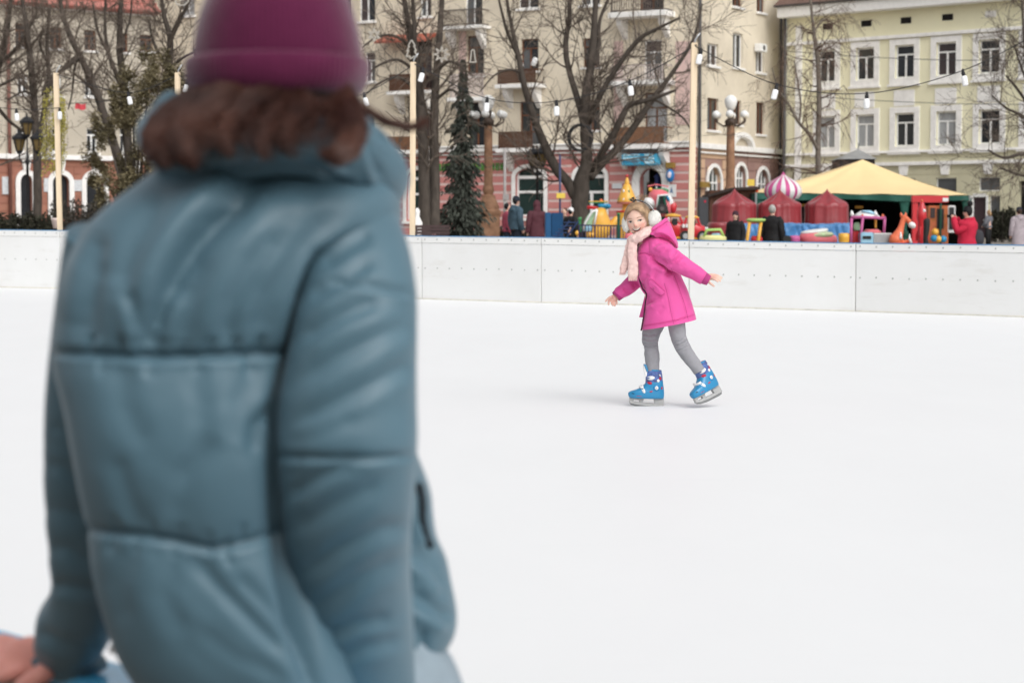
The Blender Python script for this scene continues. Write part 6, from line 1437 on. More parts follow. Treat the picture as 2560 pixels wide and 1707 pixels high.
# ---- hair: cap plus many strands
hair = MB(); rg = random.Random(9)
def hcap(a, b, k=1.):
    q = head_point(a, b); return q*k
rows = []
for j in range(22):
    f = j/21; row = []
    for i in range(72):
        a = 2*math.pi*i/72-math.pi; front = max(0, math.cos(a)); lim = math.pi*(.66-.425*front**1.1); b_ = .03+(lim-.03)*f
        k = 1.075+.02*math.sin(a*21+2*math.sin(f*4))*min(1,f*2)
        row.append(HP(*hcap(a, b_, k)))
    rows.append(row)
hair.grid(rows, closed=True)
part_x = -.02
for k in range(520):      # strands swept from a parting over the crown to the back
    sx = rg.choice((-1,1)); s0 = rg.uniform(0,1); a0 = rg.uniform(-.35,.35); pts = []
    a_end = sx*rg.uniform(1.2,2.6); b0 = rg.uniform(.2,.80); b1 = rg.uniform(.95,2.1)
    for i in range(9):
        f = i/8; a = a0+(a_end-a0)*f; b_ = b0+(b1-b0)*f-.22*math.sin(math.pi*f); q = hcap(a, b_, 1.085+.03*math.sin(math.pi*f)*rg.uniform(.4,1))
        pts.append(HP(*q))
    hair.tube(pts, [.0011,.0016,.0018,.0018,.0018,.0017,.0016,.0013,.0006], 4, caps=False)
for k in range(70):       # loose wisps at the face, crown tuft, and behind
    sx = rg.choice((-1,1,-1)); a0 = sx*rg.uniform(.9,1.3); pts = [HP(*hcap(a0*.7,rg.uniform(.75,1.0),1.09)), HP(*hcap(a0,1.25,1.1)), HP(*(hcap(a0*1.05,1.7,1.1))), HP(*(hcap(a0*1.05,2.05,1.12)+Vector((rg.uniform(-.01,.01),0,-.01))))]
    hair.tube(smooth_path(pts,8), [.0012,.0014,.0014,.0013,.0012,.001,.0008,.0004], 4, caps=False)
for k in range(26):       # tuft standing on the crown
    b0 = HP(.035+rg.uniform(-.012,.012), .03+rg.uniform(-.01,.01), .108); a = rg.uniform(0,6.28); h = rg.uniform(.012,.045)
    pts = [b0, b0+Vector((.008*math.cos(a),.008*math.sin(a),h*.7)), b0+Vector((.030*math.cos(a)+.004,.03*math.sin(a),h)), b0+Vector((.046*math.cos(a)+.006,.04*math.sin(a),h*.5))]
    hair.tube(smooth_path(pts,7), [.0012,.0012,.0011,.001,.0009,.0007,.0004], 4, caps=False)
hair.build('hair', m_ghair, girl, smooth=True)
# ---- earmuffs: braided band, bow, two fluffy pads
def fluffy(mb, c, r, seed, n=3200, L=.0075, w_=.0006, rot=None):
    rg = random.Random(seed); mb.ball(c, r, 28, 20, rot)
    for _ in range(n):
        v = rdir(rg); q = Vector((v.x*r[0],v.y*r[1],v.z*r[2])); nn = Vector((v.x/r[0],v.y/r[1],v.z/r[2])).normalized()
        if rot: q = rot@q; nn = rot@nn
        p = Vector(c)+q; d = (nn+rdir(rg)*.7).normalized(); s = d.cross(rdir(rg)).normalized()*w_
        mb.add([p-s,p+s,p+d*L*rg.uniform(.5,1.1)],[(0,1,2)])
em = MB(); fluffy(em, c1(662,328,-.075), (.039,.026,.050), 1); e1 = em.build('earmuff_pad', m_gwhite, girl)
em = MB(); fluffy(em, c1(368,378,-.03), (.027,.030,.050), 2); em.build('earmuff_pad', m_gwhite, girl)
band = MB(); bp_ = [c1(655,245,-.08), c1(630,205,-.085), c1(600,175,-.075), c1(550,148,-.05), HP(.0,.02,.122), c1(440,165,-.02), c1(400,215,-.03), c1(370,320,-.02)]
bpts = smooth_path(bp_, 60)
band.tube(bpts, .0045, 8); bd = band.build('earmuff_band', M('band_black', (.02,.02,.022), .6, .1), girl, smooth=True)
wv = MB()
for i in range(2, 58, 2): wv.tube([bpts[i]+Vector((-.004,-.0055,.003)), bpts[i]+Vector((.004,-.0055,-.001))], .0016, 5)
wv.build('band_braid', M('band_white', (.6,.6,.6), .7, .05), bd)
bw = MB(); o = c1(440,152,-.045)
for a,l in ((2.4,.026),(.9,.022),(1.7,.03)): 
    d = Vector((math.cos(a),0,math.sin(a))); s_ = Vector((-d.z,0,d.x)); bw.prism([o, o+d*l+s_*.009, o+d*l*1.05-s_*.009], (0,-.006,0))
bow = bw.build('bow', bpy.data.materials['band_black'], bd)
# ---- scarf: fuzzy wrap and two hanging ends
sc = MB(); rg = random.Random(12)
def fuzz_tube(mb, pts, rad, asp, n, L=.007, up=None):
    P = smooth_path(pts, 26); rr_ = list(np.interp(np.linspace(0,len(pts)-1,26), range(len(pts)), rad)); loft(mb, tuberings(P, rr_, asp), 40, 20, 2.2, puff=.006, pscale=40, seed=n)
    V = mb.v[-800:] if len(mb.v) >= 800 else mb.v
    for _ in range(n):
        p = Vector(rg.choice(V)); d = rdir(rg); d.y -= .3; d.normalize(); s = d.cross(rdir(rg)).normalized()*.0007
        mb.add([p-s,p+s,p+d*L*rg.uniform(.5,1.1)],[(0,1,2)])
fuzz_tube(sc, [c1(660,420,.02), c1(628,432,-.06), c1(570,470,-.095), c1(500,515,-.10), c1(430,545,-.07), c1(400,550,.0)], [.018,.025,.03,.032,.03,.02], .8, 4500)
fuzz_tube(sc, [c1(440,540,-.085), c1(432,620,-.095), c1(430,720,-.09), c1(435,830,-.085), c1(435,930,-.08), c1(432,965,-.08)], [.022,.026,.027,.028,.028,.024], .5, 4800)
fuzz_tube(sc, [c1(415,545,-.06), c1(390,640,-.065), c1(365,740,-.06), c1(340,840,-.05), c1(322,905,-.05)], [.02,.022,.022,.022,.018], .5, 3600)
for x in range(388,480,8): sc.tube([c1(x,960,-.085), c1(x+rg.uniform(-4,4),985,-.085)], [.0028,.001], 4)
for x in range(290,350,8): sc.tube([c1(x,900,-.05), c1(x-3,926,-.05)], [.0028,.001], 4)
sc.build('scarf', m_gscarf, girl)
# ---- parka
co = MB()
rg_ = [(560,520,760,520,.07),(512,580,835,560,.105),(486,650,872,640,.13),(476,720,880,720,.135),(481,800,885,800,.135),(488,900,918,880,.135),(505,1000,966,980,.138),(564,1110,1010,1075,.14),(560,1220,1045,1180,.145),(545,1340,1075,1285,.152),(528,1440,1095,1345,.158),(518,1500,1105,1388,.16)]
rings = []
for xl,yl,xr,yr,dp in rg_:
    a = c1(xl,yl); b = c1(xr,yr); rings.append(((a+b)/2, (b-a)/2, Vector((0,dp,0))))
nf = lambda L: [(1480+x/4.239, 470+y/4.239) for x,y in L]
folds = [(nf([(600,700),(690,770),(800,820),(850,850)]), .012, 9, .5), (nf([(830,850),(780,930)]), .010, 7, .6), (nf([(660,770),(600,800)]), .006, 6, .6),(nf([(600,910),(560,960),(520,990)]), .006, 6, .6),(nf([(690,860),(640,960)]), .005, 6, .5),
         (nf([(600,1210),(680,1180),(730,1150)]), .004, 6, .6),(nf([(560,1230),(640,1200)]), .006, 5, .8),(nf([(600,1130),(570,1230)]), .005, 5, .7),(nf([(520,1100),(560,1000)]), .004, 6, .5),(nf([(760,1250),(690,1330)]), .003, 7, .5),
         (nf([(835,850),(880,950),(930,1080),(980,1230),(1022,1400)]), .0035, 2.2, .35),(nf([(770,1000),(800,1130),(830,1280),(865,1450)]), .0022, 2.2, .3),(nf([(490,700),(560,695),(620,715)]), .003, 2., .4),
         (nf([(530,1462),(700,1438),(900,1400),(1090,1335)]), .003, 1.8, .4),(nf([(620,640),(690,590),(760,575)]), .006, 5, .6)]
folds = [(p_, d_*1.9, w_, r_) for p_,d_,w_,r_ in folds]
loft(co, rings, 150, 150, 2.25, folds=folds, puff=.004, pscale=11., seed=4)
def sleeve(pts, rad, folds, seed, asp=1.):
    folds = [(p_, d_*1.7, w_, r_) for p_,d_,w_,r_ in folds]; loft(co, tuberings(smooth_path(pts,12), list(np.interp(np.linspace(0,len(pts)-1,12),range(len(pts)),rad)), asp), 90, 64, 2.1, folds=folds, puff=.0045, pscale=16., seed=seed)
sleeve([c1(640,600,-.04), c1(700,640,-.095), c1(800,715,-.14), c1(930,805,-.165), c1(1050,875,-.17), c1(1165,945,-.17), c1(1180,954,-.17)], [.048,.060,.062,.057,.047,.040,.039],
       [(nf([(640,620),(730,560),(800,580)]), .010, 6, .7),(nf([(700,760),(790,800),(870,820)]), .006, 6, .5),(nf([(960,715),(900,760),(850,800)]), .010, 6, .9),(nf([(800,640),(730,690),(680,700)]), .007, 6, .8),(nf([(890,690),(830,740)]), .006, 5, .7),(nf([(990,800),(940,850)]), .004, 6, .6),(nf([(1100,850),(1040,930)]), .003, 6, .5),(nf([(620,720),(700,745),(800,800)]), .008, 6, .4)], 6)
sleeve([c1(560,800,.10), c1(500,930,.14), c1(430,1010,.145), c1(350,1075,.12), c1(300,1105,.105), c1(290,1112,.105)], [.055,.055,.050,.044,.040,.038],
       [(nf([(400,980),(470,1060)]), .005, 5, .7),(nf([(430,960),(500,1030)]), .005, 5, .6),(nf([(330,1050),(390,1100)]), .004, 5, .6)], 7)
# open front edge with the far coat tail
co.prism([c1(566,1120,.02), c1(500,1370,.06), c1(548,1372,.06), c1(575,1230,.02)], (0,.012,0))
coat = co.build('parka', m_gcoat, girl, smooth=True, auto=50)
hd = MB()   # hood lying on the shoulders
hr = [((600,480,-.06),(690,540,.02),.10),((640,440,-.05),(760,560,.03),.125),((700,395,-.03),(830,590,.02),.135),((760,352,.0),(878,632,.02),.13),((800,345,.02),(905,640,.02),.10),((826,375,.03),(912,600,.03),.06)]
rings = []
for (xa,ya,da),(xb,yb,db),dp in hr: a = c1(xa,ya,da); b = c1(xb,yb,db); rings.append(((a+b)/2,(b-a)/2,Vector((0,dp,0))))
loft(hd, rings, 70, 90, 2.1, folds=[(nf([(620,500),(720,500),(800,540),(880,640)]), .010, 5, .7),(nf([(700,520),(800,545)]), .008, 4, .8),(nf([(650,450),(740,420),(800,375)]), .004, 2.2, .4),(nf([(660,440),(640,500)]), .004, 4, .5),(nf([(865,610),(895,630)]), .010, 4, .6),(nf([(600,480),(560,520),(540,560)]), .008, 4, .6)], puff=.004, pscale=20, seed=3)
hd.build('hood', m_gcoat, coat, smooth=True)
hi = MB(); hi.tube([c1(612,480,-.085), c1(660,425,-.11), c1(720,385,-.1), c1(780,338,-.05), c1(806,340,.0)], [.010,.012,.012,.011,.008], 10); hi.build('hood_hem', m_gcoat, coat, smooth=True)
# cuffs with ribs
def cuff(a, b, r0, r1):
    m = MB(); d = (b-a).normalized(); u = d.cross(Vector((0,1,0))).normalized(); v = d.cross(u); rows = []
    for j in range(8):
        f = j/7; rr = (r0+(r1-r0)*f)*(1+.05*math.sin(math.pi*f)); rows.append([a.lerp(b,f)+(u*math.cos(t)+v*math.sin(t))*rr*(1+.035*math.cos(26*t)) for t in np.linspace(0,2*math.pi,104,endpoint=False)])
    m.grid(rows, closed=True); m.build('cuff', m_gcuff, coat, smooth=True)
cuff(c1(1160,942,-.17), c1(1238,978,-.17), .035, .031); cuff(c1(310,1100,.105), c1(252,1152,.10), .034, .032)
# placket, zip, buttons, pocket flap
zp = MB(); zl = [(486,585),(476,700),(484,820),(500,960),(530,1060),(572,1120),(562,1220),(548,1340),(530,1450),(517,1512)]
zp.tube(smooth_path([c1(x+3,y,-.03 if y < 1000 else -.06) for x,y in zl],40), .0045, 6); zp.build('zip', m_gzip, coat, smooth=True)
zz2 = MB(); zz2.tube(smooth_path([c1(x-6,y,-.02 if y < 1000 else -.05) for x,y in zl[:6]],30), .006, 8); zz2.build('placket', m_gcoat, coat, smooth=True)
def front_y(px, py):
    """nearest surface of the parka at a pixel: sample its vertices"""
    V = np.array(co.v); q = PX(V); d = np.hypot(q[:,0]-px, q[:,1]-py); m = d < 4
    return V[m][:,1].min() if m.any() else YC-.13
def onp(x, y, o=.0): px, py = 1480+x/4.239, 470+y/4.239; return W(px, py, front_y(px,py)-o)
fl = MB(); outl = [(603,985),(632,968),(690,1020),(775,1100),(770,1115),(740,1138),(690,1120),(612,1050)]
P = [onp(x,y,.006) for x,y in outl]; P2 = [onp(x,y,-.004) for x,y in outl]; cen = onp(690,1050,.009); n = len(P)
fl.add([cen]+P+P2, [(0,1+i,1+(i+1)%n) for i in range(n)]+[(1+i,1+n+i,1+n+(i+1)%n,1+(i+1)%n) for i in range(n)]); fp = fl.build('pocket_flap', m_gcoat, coat)
b_ = MB(); o = onp(657,1060,.011); b_.tube([o+Vector((0,.006,0)), o], [.0075,.006], 14); b_.build('button', M('button_pink', S(200,70,140,.9), .3, .05, spec=.5), fp, smooth=True)
for x,y in ((528,990),(556,1338)): b_ = MB(); o = onp(x+6,y,.004); b_.tube([o+Vector((0,.006,0)), o], .0032, 12); b_.build('snap', M('snap_dark', (.25,.2,.22), .4, .05, metal=.6), coat)
# stitched seams of the parka
m_seam = M('girl_seam', S(168,36,108,.8), .8, .05, 20)
for L_ in ([(840,850),(880,950),(930,1080),(980,1230),(1020,1395)], [(765,1010),(800,1130),(830,1280),(865,1440)], [(498,700),(560,695),(620,712)], [(532,1466),(620,1456),(700,1442),(800,1424),(900,1402),(1000,1370),(1088,1338)], [(603,985),(632,968),(690,1020),(775,1100)], [(612,1050),(690,1120),(740,1138),(772,1112)]):
    P = crom(L_, 18); m = MB(); m.tube([onp(x,y,.0022 if L_[0][0] not in (603,612) else .0085) for x,y in P], .0008, 5); m.build('seam', m_seam, coat, smooth=True)
# ---- leggings with creases at the knees
lg = MB(); nl3 = lambda L: [(1480+x/5.6, 780+y/5.6) for x,y in L]
kf = [(nl3([(700,430),(800,452),(925,425)]), .0032, 2.2, .8),(nl3([(715,475),(820,488),(930,470)]), .003, 2., .8),(nl3([(760,395),(860,400),(930,372)]), .0022, 2.4, .7),(nl3([(705,360),(780,378),(840,370)]), .002, 2.6, .6)]+[(nl3([(710,300),(800,330),(900,300)]), .003, 3, .6)]
loft(lg, [(c3((a+b)/2,y,.05),(c3(b,y,.05)-c3(a,y,.05))/2,Vector((0,(b-a)/2*U3*.95,0))) for y,a,b in ((100,700,1060),(230,705,1000),(320,700,955),(430,702,925),(490,728,930),(600,733,945),(700,745,945),(800,760,940),(870,780,930))], 90, 48, 2.1, folds=[(p_,d_*2,w_,r_) for p_,d_,w_,r_ in kf], puff=.003, pscale=30, seed=1)
kb = [(nl3([(1130,470),(1220,460),(1330,400)]), .004, 2.4, .8),(nl3([(1150,500),(1250,480),(1345,430)]), .004, 2.4, .8),(nl3([(1120,440),(1220,420),(1310,350)]), .003, 2.4, .7),(nl3([(1170,540),(1240,520),(1350,470)]), .003, 2.4, .6)]
pa = [(1165,60,130),(1185,200,124),(1205,320,112),(1240,430,108),(1300,540,104),(1375,650,98),(1450,750,88),(1500,830,82)]
loft(lg, tuberings(smooth_path([c3(x,y,-.06) for x,y,_ in pa],14), list(np.interp(np.linspace(0,7,14),range(8),[r*U3 for _,_,r in pa]))), 90, 48, 2.1, folds=[(p_,d_*2,w_,r_) for p_,d_,w_,r_ in kb], puff=.003, pscale=30, seed=2)
lg.build('leggings', m_gleg, girl, smooth=True)
# ---- skates
m_boot = M('boot_blue', S(26,140,196,.85), .32, .05, 8, spec=.45, coat=.25); m_bootp = M('boot_purple', S(70,66,132,.8), .35, .3, 34, spec=.45, col2=S(84,120,190,.85)); m_bred = M('boot_red', S(196,36,62,.95), .4, .05); m_bwht = M('boot_white', (.76,.76,.75), .35, .04, spec=.45)
m_hold = M('holder_white', (.36,.36,.355), .4, .06, 9, spec=.45); m_steel = M('blade_steel', (.20,.205,.205), .35, .1, 20, metal=.3)
def skate(o, yaw, tilt):
    """o: bottom middle of the blade; local x to the heel, z up, y away; tilt turns in the picture plane"""
    RM = Matrix.Rotation(tilt,3,'Y') @ Matrix.Rotation(yaw,3,'Z'); s = U3
    L = lambda x,y,lat=0.: o + RM @ Vector(((x-765)*s, lat, (1340-y)*s))
    t = bpy.data.objects.new('skate', None); COL.objects.link(t); t.parent = girl
    def rows(mb, rr, ex=2.6, nl=40):
        rings = [((L(a,y)+L(b,y))/2,(L(b,y)-L(a,y))/2, RM@Vector((0,w_,0))) for y,a,b,w_ in rr]; return loft(mb, rings, nl, 40, ex)
    lo = MB(); rows(lo, [(1204,535,995,.028),(1195,512,1004,.036),(1165,499,1008,.041),(1130,499,1008,.042),(1105,535,1006,.042),(1080,610,1003,.041),(1050,668,1000,.041),(1015,712,993,.041),(980,742,988,.04),(950,752,984,.038)]); boot = lo.build('boot', m_boot, t, smooth=True)
    up = MB(); rows(up, [(1000,735,984,.037),(950,738,982,.040),(900,737,976,.041),(850,741,968,.041),(815,750,960,.041),(800,762,955,.039)], 2.4, 26); up.build('boot_cuff', m_bootp, boot, smooth=True)
    rm = MB(); rm.tube([L(765+190*.5+95*math.cos(a)-5, 803+10*math.cos(a), .037*math.sin(a)) for a in np.linspace(0,2*math.pi,33)], .006, 8, caps=False); rm.build('rim', m_boot, boot, smooth=True)
    li = MB(); rows(li, [(830,765,950,.034),(800,770,948,.033),(797,790,935,.02)], 2., 8); li.build('lining', m_bred, boot, smooth=True)
    tg = MB(); tg.prism([L(748,835,-.026),L(700,725,-.022),L(712,716,-.02),L(740,728,-.02),L(785,810,-.026)], RM@Vector((0,.046,0))); tg.build('tongue', m_boot, boot, bevel=.003); tg = MB(); tg.prism([L(735,900,-.02),L(700,760,-.016),L(715,745,-.016),L(770,850,-.02)], RM@Vector((0,.036,0))); tg.build('tongue_lining', m_bwht, boot)
    BWT = [(1204,535,995,.028),(1165,499,1008,.041),(1130,499,1008,.042),(1105,535,1006,.042),(1080,610,1003,.041),(1050,668,1000,.041),(1015,712,993,.041),(980,740,988,.0405),(900,737,976,.041),(850,741,968,.041),(800,762,955,.039)][::-1]
    def bw(x, y):
        ys_ = [q[0] for q in BWT]; a,b,w_ = (float(np.interp(y, ys_, [q[k] for q in BWT])) for k in (1,2,3)); u = min(.97, abs(2*(x-a)/(b-a)-1)); return w_*(1-u**2.6)**(1/2.6)
    def spot(nm, m_, cx, cy, rx, ry, lat, rot=0., th=.006):
        for sg in (-1,1):
            mb = MB(); n = 20; Q = [(cx+rx*math.cos(a)*math.cos(rot)-ry*math.sin(a)*math.sin(rot), cy+rx*math.cos(a)*math.sin(rot)+ry*math.sin(a)*math.cos(rot)) for a in [2*math.pi*i/n for i in range(n)]]
            h_ = th*.28; I = [L(x,y,sg*(bw(x,y)-.003)) for x,y in Q]; O = [L(cx+(x-cx)*.9,cy+(y-cy)*.9,sg*(bw(x,y)+h_)) for x,y in Q]; T_ = L(cx,cy,sg*(bw(cx,cy)+h_))
            mb.add(I+O+[T_], [(i,(i+1)%n,n+(i+1)%n,n+i) for i in range(n)]+[(n+i,n+(i+1)%n,2*n) for i in range(n)]); mb.build(nm, m_, boot, smooth=True)
    spot('buckle', m_bwht, 800,910,58,30,.036,-.12,.009); spot('bolt', m_bwht, 885,1048,28,29,.0395,0,.007); spot('bolt_plate', M('boot_blue2',S(24,130,190,.95),.35,.05), 885,1048,56,52,.0385,0,.004)
    spot('red_patch', m_bred, 648,1180,58,17,.0385,.1,.005); spot('red_patch', m_bred, 787,982,34,20,.0385,.15,.005); spot('red_patch', m_bred, 808,1100,26,11,.040,-.2,.004); spot('red_patch', m_bred, 935,915,20,24,.0375,0,.005); spot('red_patch', m_bred, 962,1050,13,22,.034,0,.005)
    spot('white_print', m_bwht, 905,945,22,24,.0392,0,.003); spot('white_print', m_bwht, 930,870,20,10,.0395,.7,.003); spot('toe_strap', m_bwht, 700,1085,22,46,.034,-.45,.009); spot('toe_vent', m_dark, 552,1132,26,6,.036,.3,.004)
    for sg in (-1,1):
        mb = MB(); mb.ball(L(885,1048,sg*.0435),.003,8,6); mb.build('bolt_pin', m_zinc, boot)
    ts = MB(); ts.tube([L(690,1040,-.036),L(668,1048,-.02),L(664,1050,.0),L(668,1048,.02),L(690,1040,.036)], .008, 8); ts.build('strap', m_bwht, boot, smooth=True)
    ho = MB(); w_ = .010; off = RM@Vector((0,2*w_,0))
    def pr(P, mb=ho): mb.prism([L(x,y,-w_) for x,y in P], off)
    pr([(515,1203),(1005,1200),(1006,1222),(860,1212),(720,1212),(650,1228),(515,1228)]); pr([(515,1228.2),(580,1228.2),(572,1240),(585,1256),(655,1256.2),(705,1266),(870,1270),(1010,1276),(1008,1312),(760,1310),(600,1292),(515,1270)])
    pr([(651,1228.2),(719,1212.2),(704,1265.5),(656,1256)]); pr([(861,1212.2),(1005,1222.2),(1010,1275.7),(871,1269.7)])
    ho.build('blade_holder', m_hold, t, bevel=.0015)
    bl = MB(); bl.prism([L(x,y,-.002) for x,y in ((515,1270.5),(600,1292.4),(760,1310.4),(1008,1312.4),(1004,1330),(985,1342),(930,1346),(700,1336),(590,1316),(530,1292))], RM@Vector((0,.004,0))); bl.build('blade', m_steel, t)
skate(c3(765,1341,.05), R(4), R(1.5))
skate(c3(1655,1238,-.05), R(34), R(-25))
# ================================================================== the woman in the foreground, seen from behind
YW = 2.65
def A(px, py, dy=0.): return W(px, py, YW+dy)
UW = YW/FPX
woman = thing('person', 'woman seen from behind in blue puffer jacket and plum hat leaning on barrier', 'person', Vector((A(470,1500).x, YW, -.25)))
m_jack = M('jacket_blue', S(98,139,158,.66), .47, .06, 3, .1, 90, sheen=.08, spec=.5, bdist=.002)
m_hat = M('hat_plum', S(116,40,80,.66), .95, .1, 30, .35, 160, sheen=.8, spec=.1, bdist=.003)
m_whair = M('hair_brown', S(76,42,34,.66), .38, .25, 9, spec=.45, col2=S(104,62,47,.7), detail=2)
m_jean = M('jeans_pale', S(158,176,188,.8), .8, .1, 12, .2, 200)
m_wskin = M('woman_skin', S(236,158,144,.95), .5, .06, 30, sss=.2)
def ring(y, xl, xr, dep, dy=0., tilt=0.):
    a = A(xl, y-tilt, dy); b = A(xr, y+tilt, dy); return ((a+b)/2, (b-a)/2, Vector((0, dep, 0)))
# ---- body under the clothes (one skin): head, neck, trunk, arms, hands, legs
wb = MB()
wb.ball(A(695,110,0), (.085,.10,.13), 20, 16); wb.tube([A(680,240,.02), A(650,420,.02)], [.06,.07], 14)
for sx in (-1,1): wb.ball(A(695+sx*165,190,0), (.012,.02,.03), 10, 8)
wb.ball(A(700,150,.10), (.015,.02,.02), 8, 6)
wb.tube([A(620,420,.0), A(540,650,0), A(500,1000,0), A(520,1350,.0), A(580,1640,.02)], [.08,.14,.13,.12,.14], 20)
HL = A(62,1648,.42)                    # left hand on the rail
wb.tube([A(300,620,.03), A(222,1150,.105), A(165,1600,.30)], [.04,.035,.028], 14)
wb.tube([A(880,620,-.03), A(870,1100,-.12), A(900,1640,.04)], [.04,.04,.03], 14)
HLb = A(135,1600,.40)
for sx, kx in ((-1,540),(1,760)):
    hip = A(kx,1640,.03); kn = Vector((hip.x+.02*sx, hip.y+.10, .12)); an = Vector((hip.x+.03*sx, hip.y-.05, -.2)); wb.tube([hip,kn,an],[.09,.06,.04],14); wb.ball(an+Vector((0,.06,-.02)),(.045,.12,.035),12,8)
# left hand: wrist out of the cuff, back of the hand, fingers bent over the rail, thumb along it
wr = A(150,1640,.30); k0 = [A(22,1606,.36), A(8,1632,.345), A(4,1660,.33), A(14,1688,.315)]
palm = A(78,1648,.325)
wb.tube([wr, wr.lerp(palm,.55), palm, A(34,1648,.335)], [.027,.034,.037,.032], 16, asp=.55, up=(0,0,1))
for k, p0 in enumerate(k0):
    q1 = p0+Vector((-.026,.03,-.004)); q2 = q1+Vector((-.006,.02,-.03)); q3 = q2+Vector((.008,-.012,-.026))
    wb.tube(smooth_path([A(70,1620+14*k,.335-.006*k), p0, q1, q2, q3], 12), [.012,.0125,.0125,.0125,.012,.0115,.011,.0108,.0105,.010,.0095,.007], 10)
wb.tube(smooth_path([A(125,1668,.28), A(95,1690,.275), A(66,1706,.28), A(40,1722,.29)], 9), [.016,.0165,.016,.015,.0145,.014,.013,.012,.008], 10)
remeshed(wb, .0055, 'body', m_wskin, woman, 3)
# ---- jeans
jn = MB()
loft(jn, [ring(1590,560,1075,.10,.13), ring(1640,540,1120,.12,.13), ring(1700,540,1150,.13,.13), ring(1790,540,1175,.14,.13), ring(1900,540,1160,.14,.13)], 40, 60, 2.3, puff=.006, pscale=14, seed=2)
for sx, kx in ((-1,640),(1,960)):
    hip = A(kx,1760,.08); kn = Vector((hip.x, hip.y+.06, .1)); an = Vector((hip.x+.01*sx, hip.y-.04, -.2)); loft(jn, tuberings([hip, hip.lerp(kn,.5), kn, kn.lerp(an,.5), an], [.11,.1,.08,.07,.065]), 40, 30, 2.1, puff=.006, pscale=16, seed=sx+5)
jn.build('jeans', m_jean, woman, smooth=True)
sh = MB()
for kx in (640,960):
    hip = A(kx,1760,.08); a = Vector((hip.x, hip.y-.06, -.21)); sh.tube([a+Vector((0,-.06,0)), a+Vector((0,.02,.02)), a+Vector((0,.16,-.015))], [.035,.045,.03], 12)
sh.build('shoes', m_dark, woman, smooth=True)
# ---- jacket: torso
n6 = lambda L: [(60+x/2.219, 400+y/2.219) for x,y in L]
n7 = lambda L: [(60+x/2.063, 1000+y/2.063) for x,y in L]
F = [ # back panel: long soft folds, quilting seams, short puckers
 ([(650,450),(560,530),(490,605),(440,690),(400,780),(376,872)], .021, 25, .5), ([(720,560),(640,660),(590,760),(560,868)], .010, 23, .5), ([(520,640),(480,740),(455,866)], .009, 19, .5), ([(420,470),(340,600),(300,720)], .008, 30, -.5), ([(860,520),(760,620),(680,740),(640,860)], .008, 30, .5), ([(250,640),(230,760),(240,866)], .006, 26, .5), ([(330,720),(350,800),(372,872)], .009, 16, .4),
 ([(300,900),(320,1010),(380,1120)], .007, 30, .5), ([(470,905),(510,1010),(500,1130),(440,1220)], .008, 32, -.5), ([(650,900),(610,1000),(620,1120)], .007, 30, .5), ([(560,1080),(480,1180),(430,1300)], .009, 27, .5), ([(300,1130),(330,1240),(360,1320)], .008, 24, .5), ([(705,1000),(650,1060),(640,1130)], .010, 18, .5),
 ([(470,1385),(560,1475),(650,1560),(745,1640)], .015, 24, -.5), ([(590,1430),(680,1510),(750,1590)], .011, 22, -.5), ([(330,1370),(300,1450),(320,1560)], .007, 28, .5), ([(440,1385),(420,1480),(470,1590)], .007, 28, .5), ([(500,1560),(600,1640),(720,1690)], .008, 24, -.5)]
F += [([(x,y-4),(x+dx,y-44)], .007, 9, .3) for x,y,dx in ((215,880,10),(300,884,8),(352,888,-10),(396,890,14),(450,890,12),(520,888,16),(585,888,12),(650,886,14),(300,1328,-10),(380,1338,6),(448,1348,10),(520,1366,6),(600,1350,14))]
F += [([(x,y+6),(x+dx,y+48)], .006, 10, .3) for x,y,dx in ((260,886,-4),(375,892,4),(500,888,-6),(620,886,8),(290,1330,-14),(350,1336,-18),(440,1348,-8),(560,1362,20))]
SEAMS = [([(120,880),(260,884),(375,893),(470,888),(600,886),(725,882)], .0065, 10, .3), ([(210,1320),(300,1328),(390,1340),(448,1350),(525,1370),(600,1360),(715,1326)], .0065, 10, .3)]
F = [(p_, d_*(1. if max(q[1] for q in p_) < 890 else .55), w_*1.1, r_*.8) for p_,d_,w_,r_ in F]
F += SEAMS
def plen(p_): return sum(math.hypot(p_[i+1][0]-p_[i][0], p_[i+1][1]-p_[i][1]) for i in range(len(p_)-1))
def soften(FF): return [(p_, d_*(.6 if w_ <= 10 and plen(p_) > 200 else .42 if plen(p_) < 110 else .8), w_*(.8 if w_ <= 10 else 1.25), r_*.4) for p_,d_,w_,r_ in FF ]
F += [([(905,590),(820,650),(785,740),(752,873),(722,1000),(712,1150),(712,1300),(735,1450),(770,1600),(790,1720)], .036, 26, 0.), ([(640,470),(540,560),(470,660),(430,760)], .012, 40, .3), ([(250,560),(215,700),(190,860)], .012, 30, -.4)]
def bulge(mb, i0, seams, amp):
    V = np.array(mb.v[i0:]); q = PX(V); yb = np.zeros(len(V))
    for s0, s1 in zip(seams[:-1], seams[1:]):
        f0 = np.interp(q[:,0], *zip(*s0)); f1 = np.interp(q[:,0], *zip(*s1)); t = (q[:,1]-f0)/(f1-f0); m = (t > 0) & (t < 1); yb[m] = amp*np.sin(np.pi*t[m])**.55
    V[:,1] -= yb*np.clip((YW+.02-V[:,1])/.08, 0, 1)
    for k in range(len(V)): mb.v[i0+k] = tuple(V[k])
jk = MB()
tor = [ring(395,430,945,.09,.03), ring(440,380,985,.13,.02), ring(500,300,1000,.155), ring(560,232,1000,.17), ring(630,188,985,.18), ring(720,160,930,.188), ring(820,150,870,.19), ring(885,148,830,.188), ring(1000,182,800,.186), ring(1100,202,790,.184), ring(1200,220,790,.182), ring(1325,242,800,.178), ring(1450,264,830,.168), ring(1600,304,880,.150), ring(1700,356,905,.134), ring(1790,400,915,.12), ring(1830,420,910,.11)]
loft(jk, tor, 260, 220, 2.5, folds=F, puff=.005, pscale=4.5, seed=1)
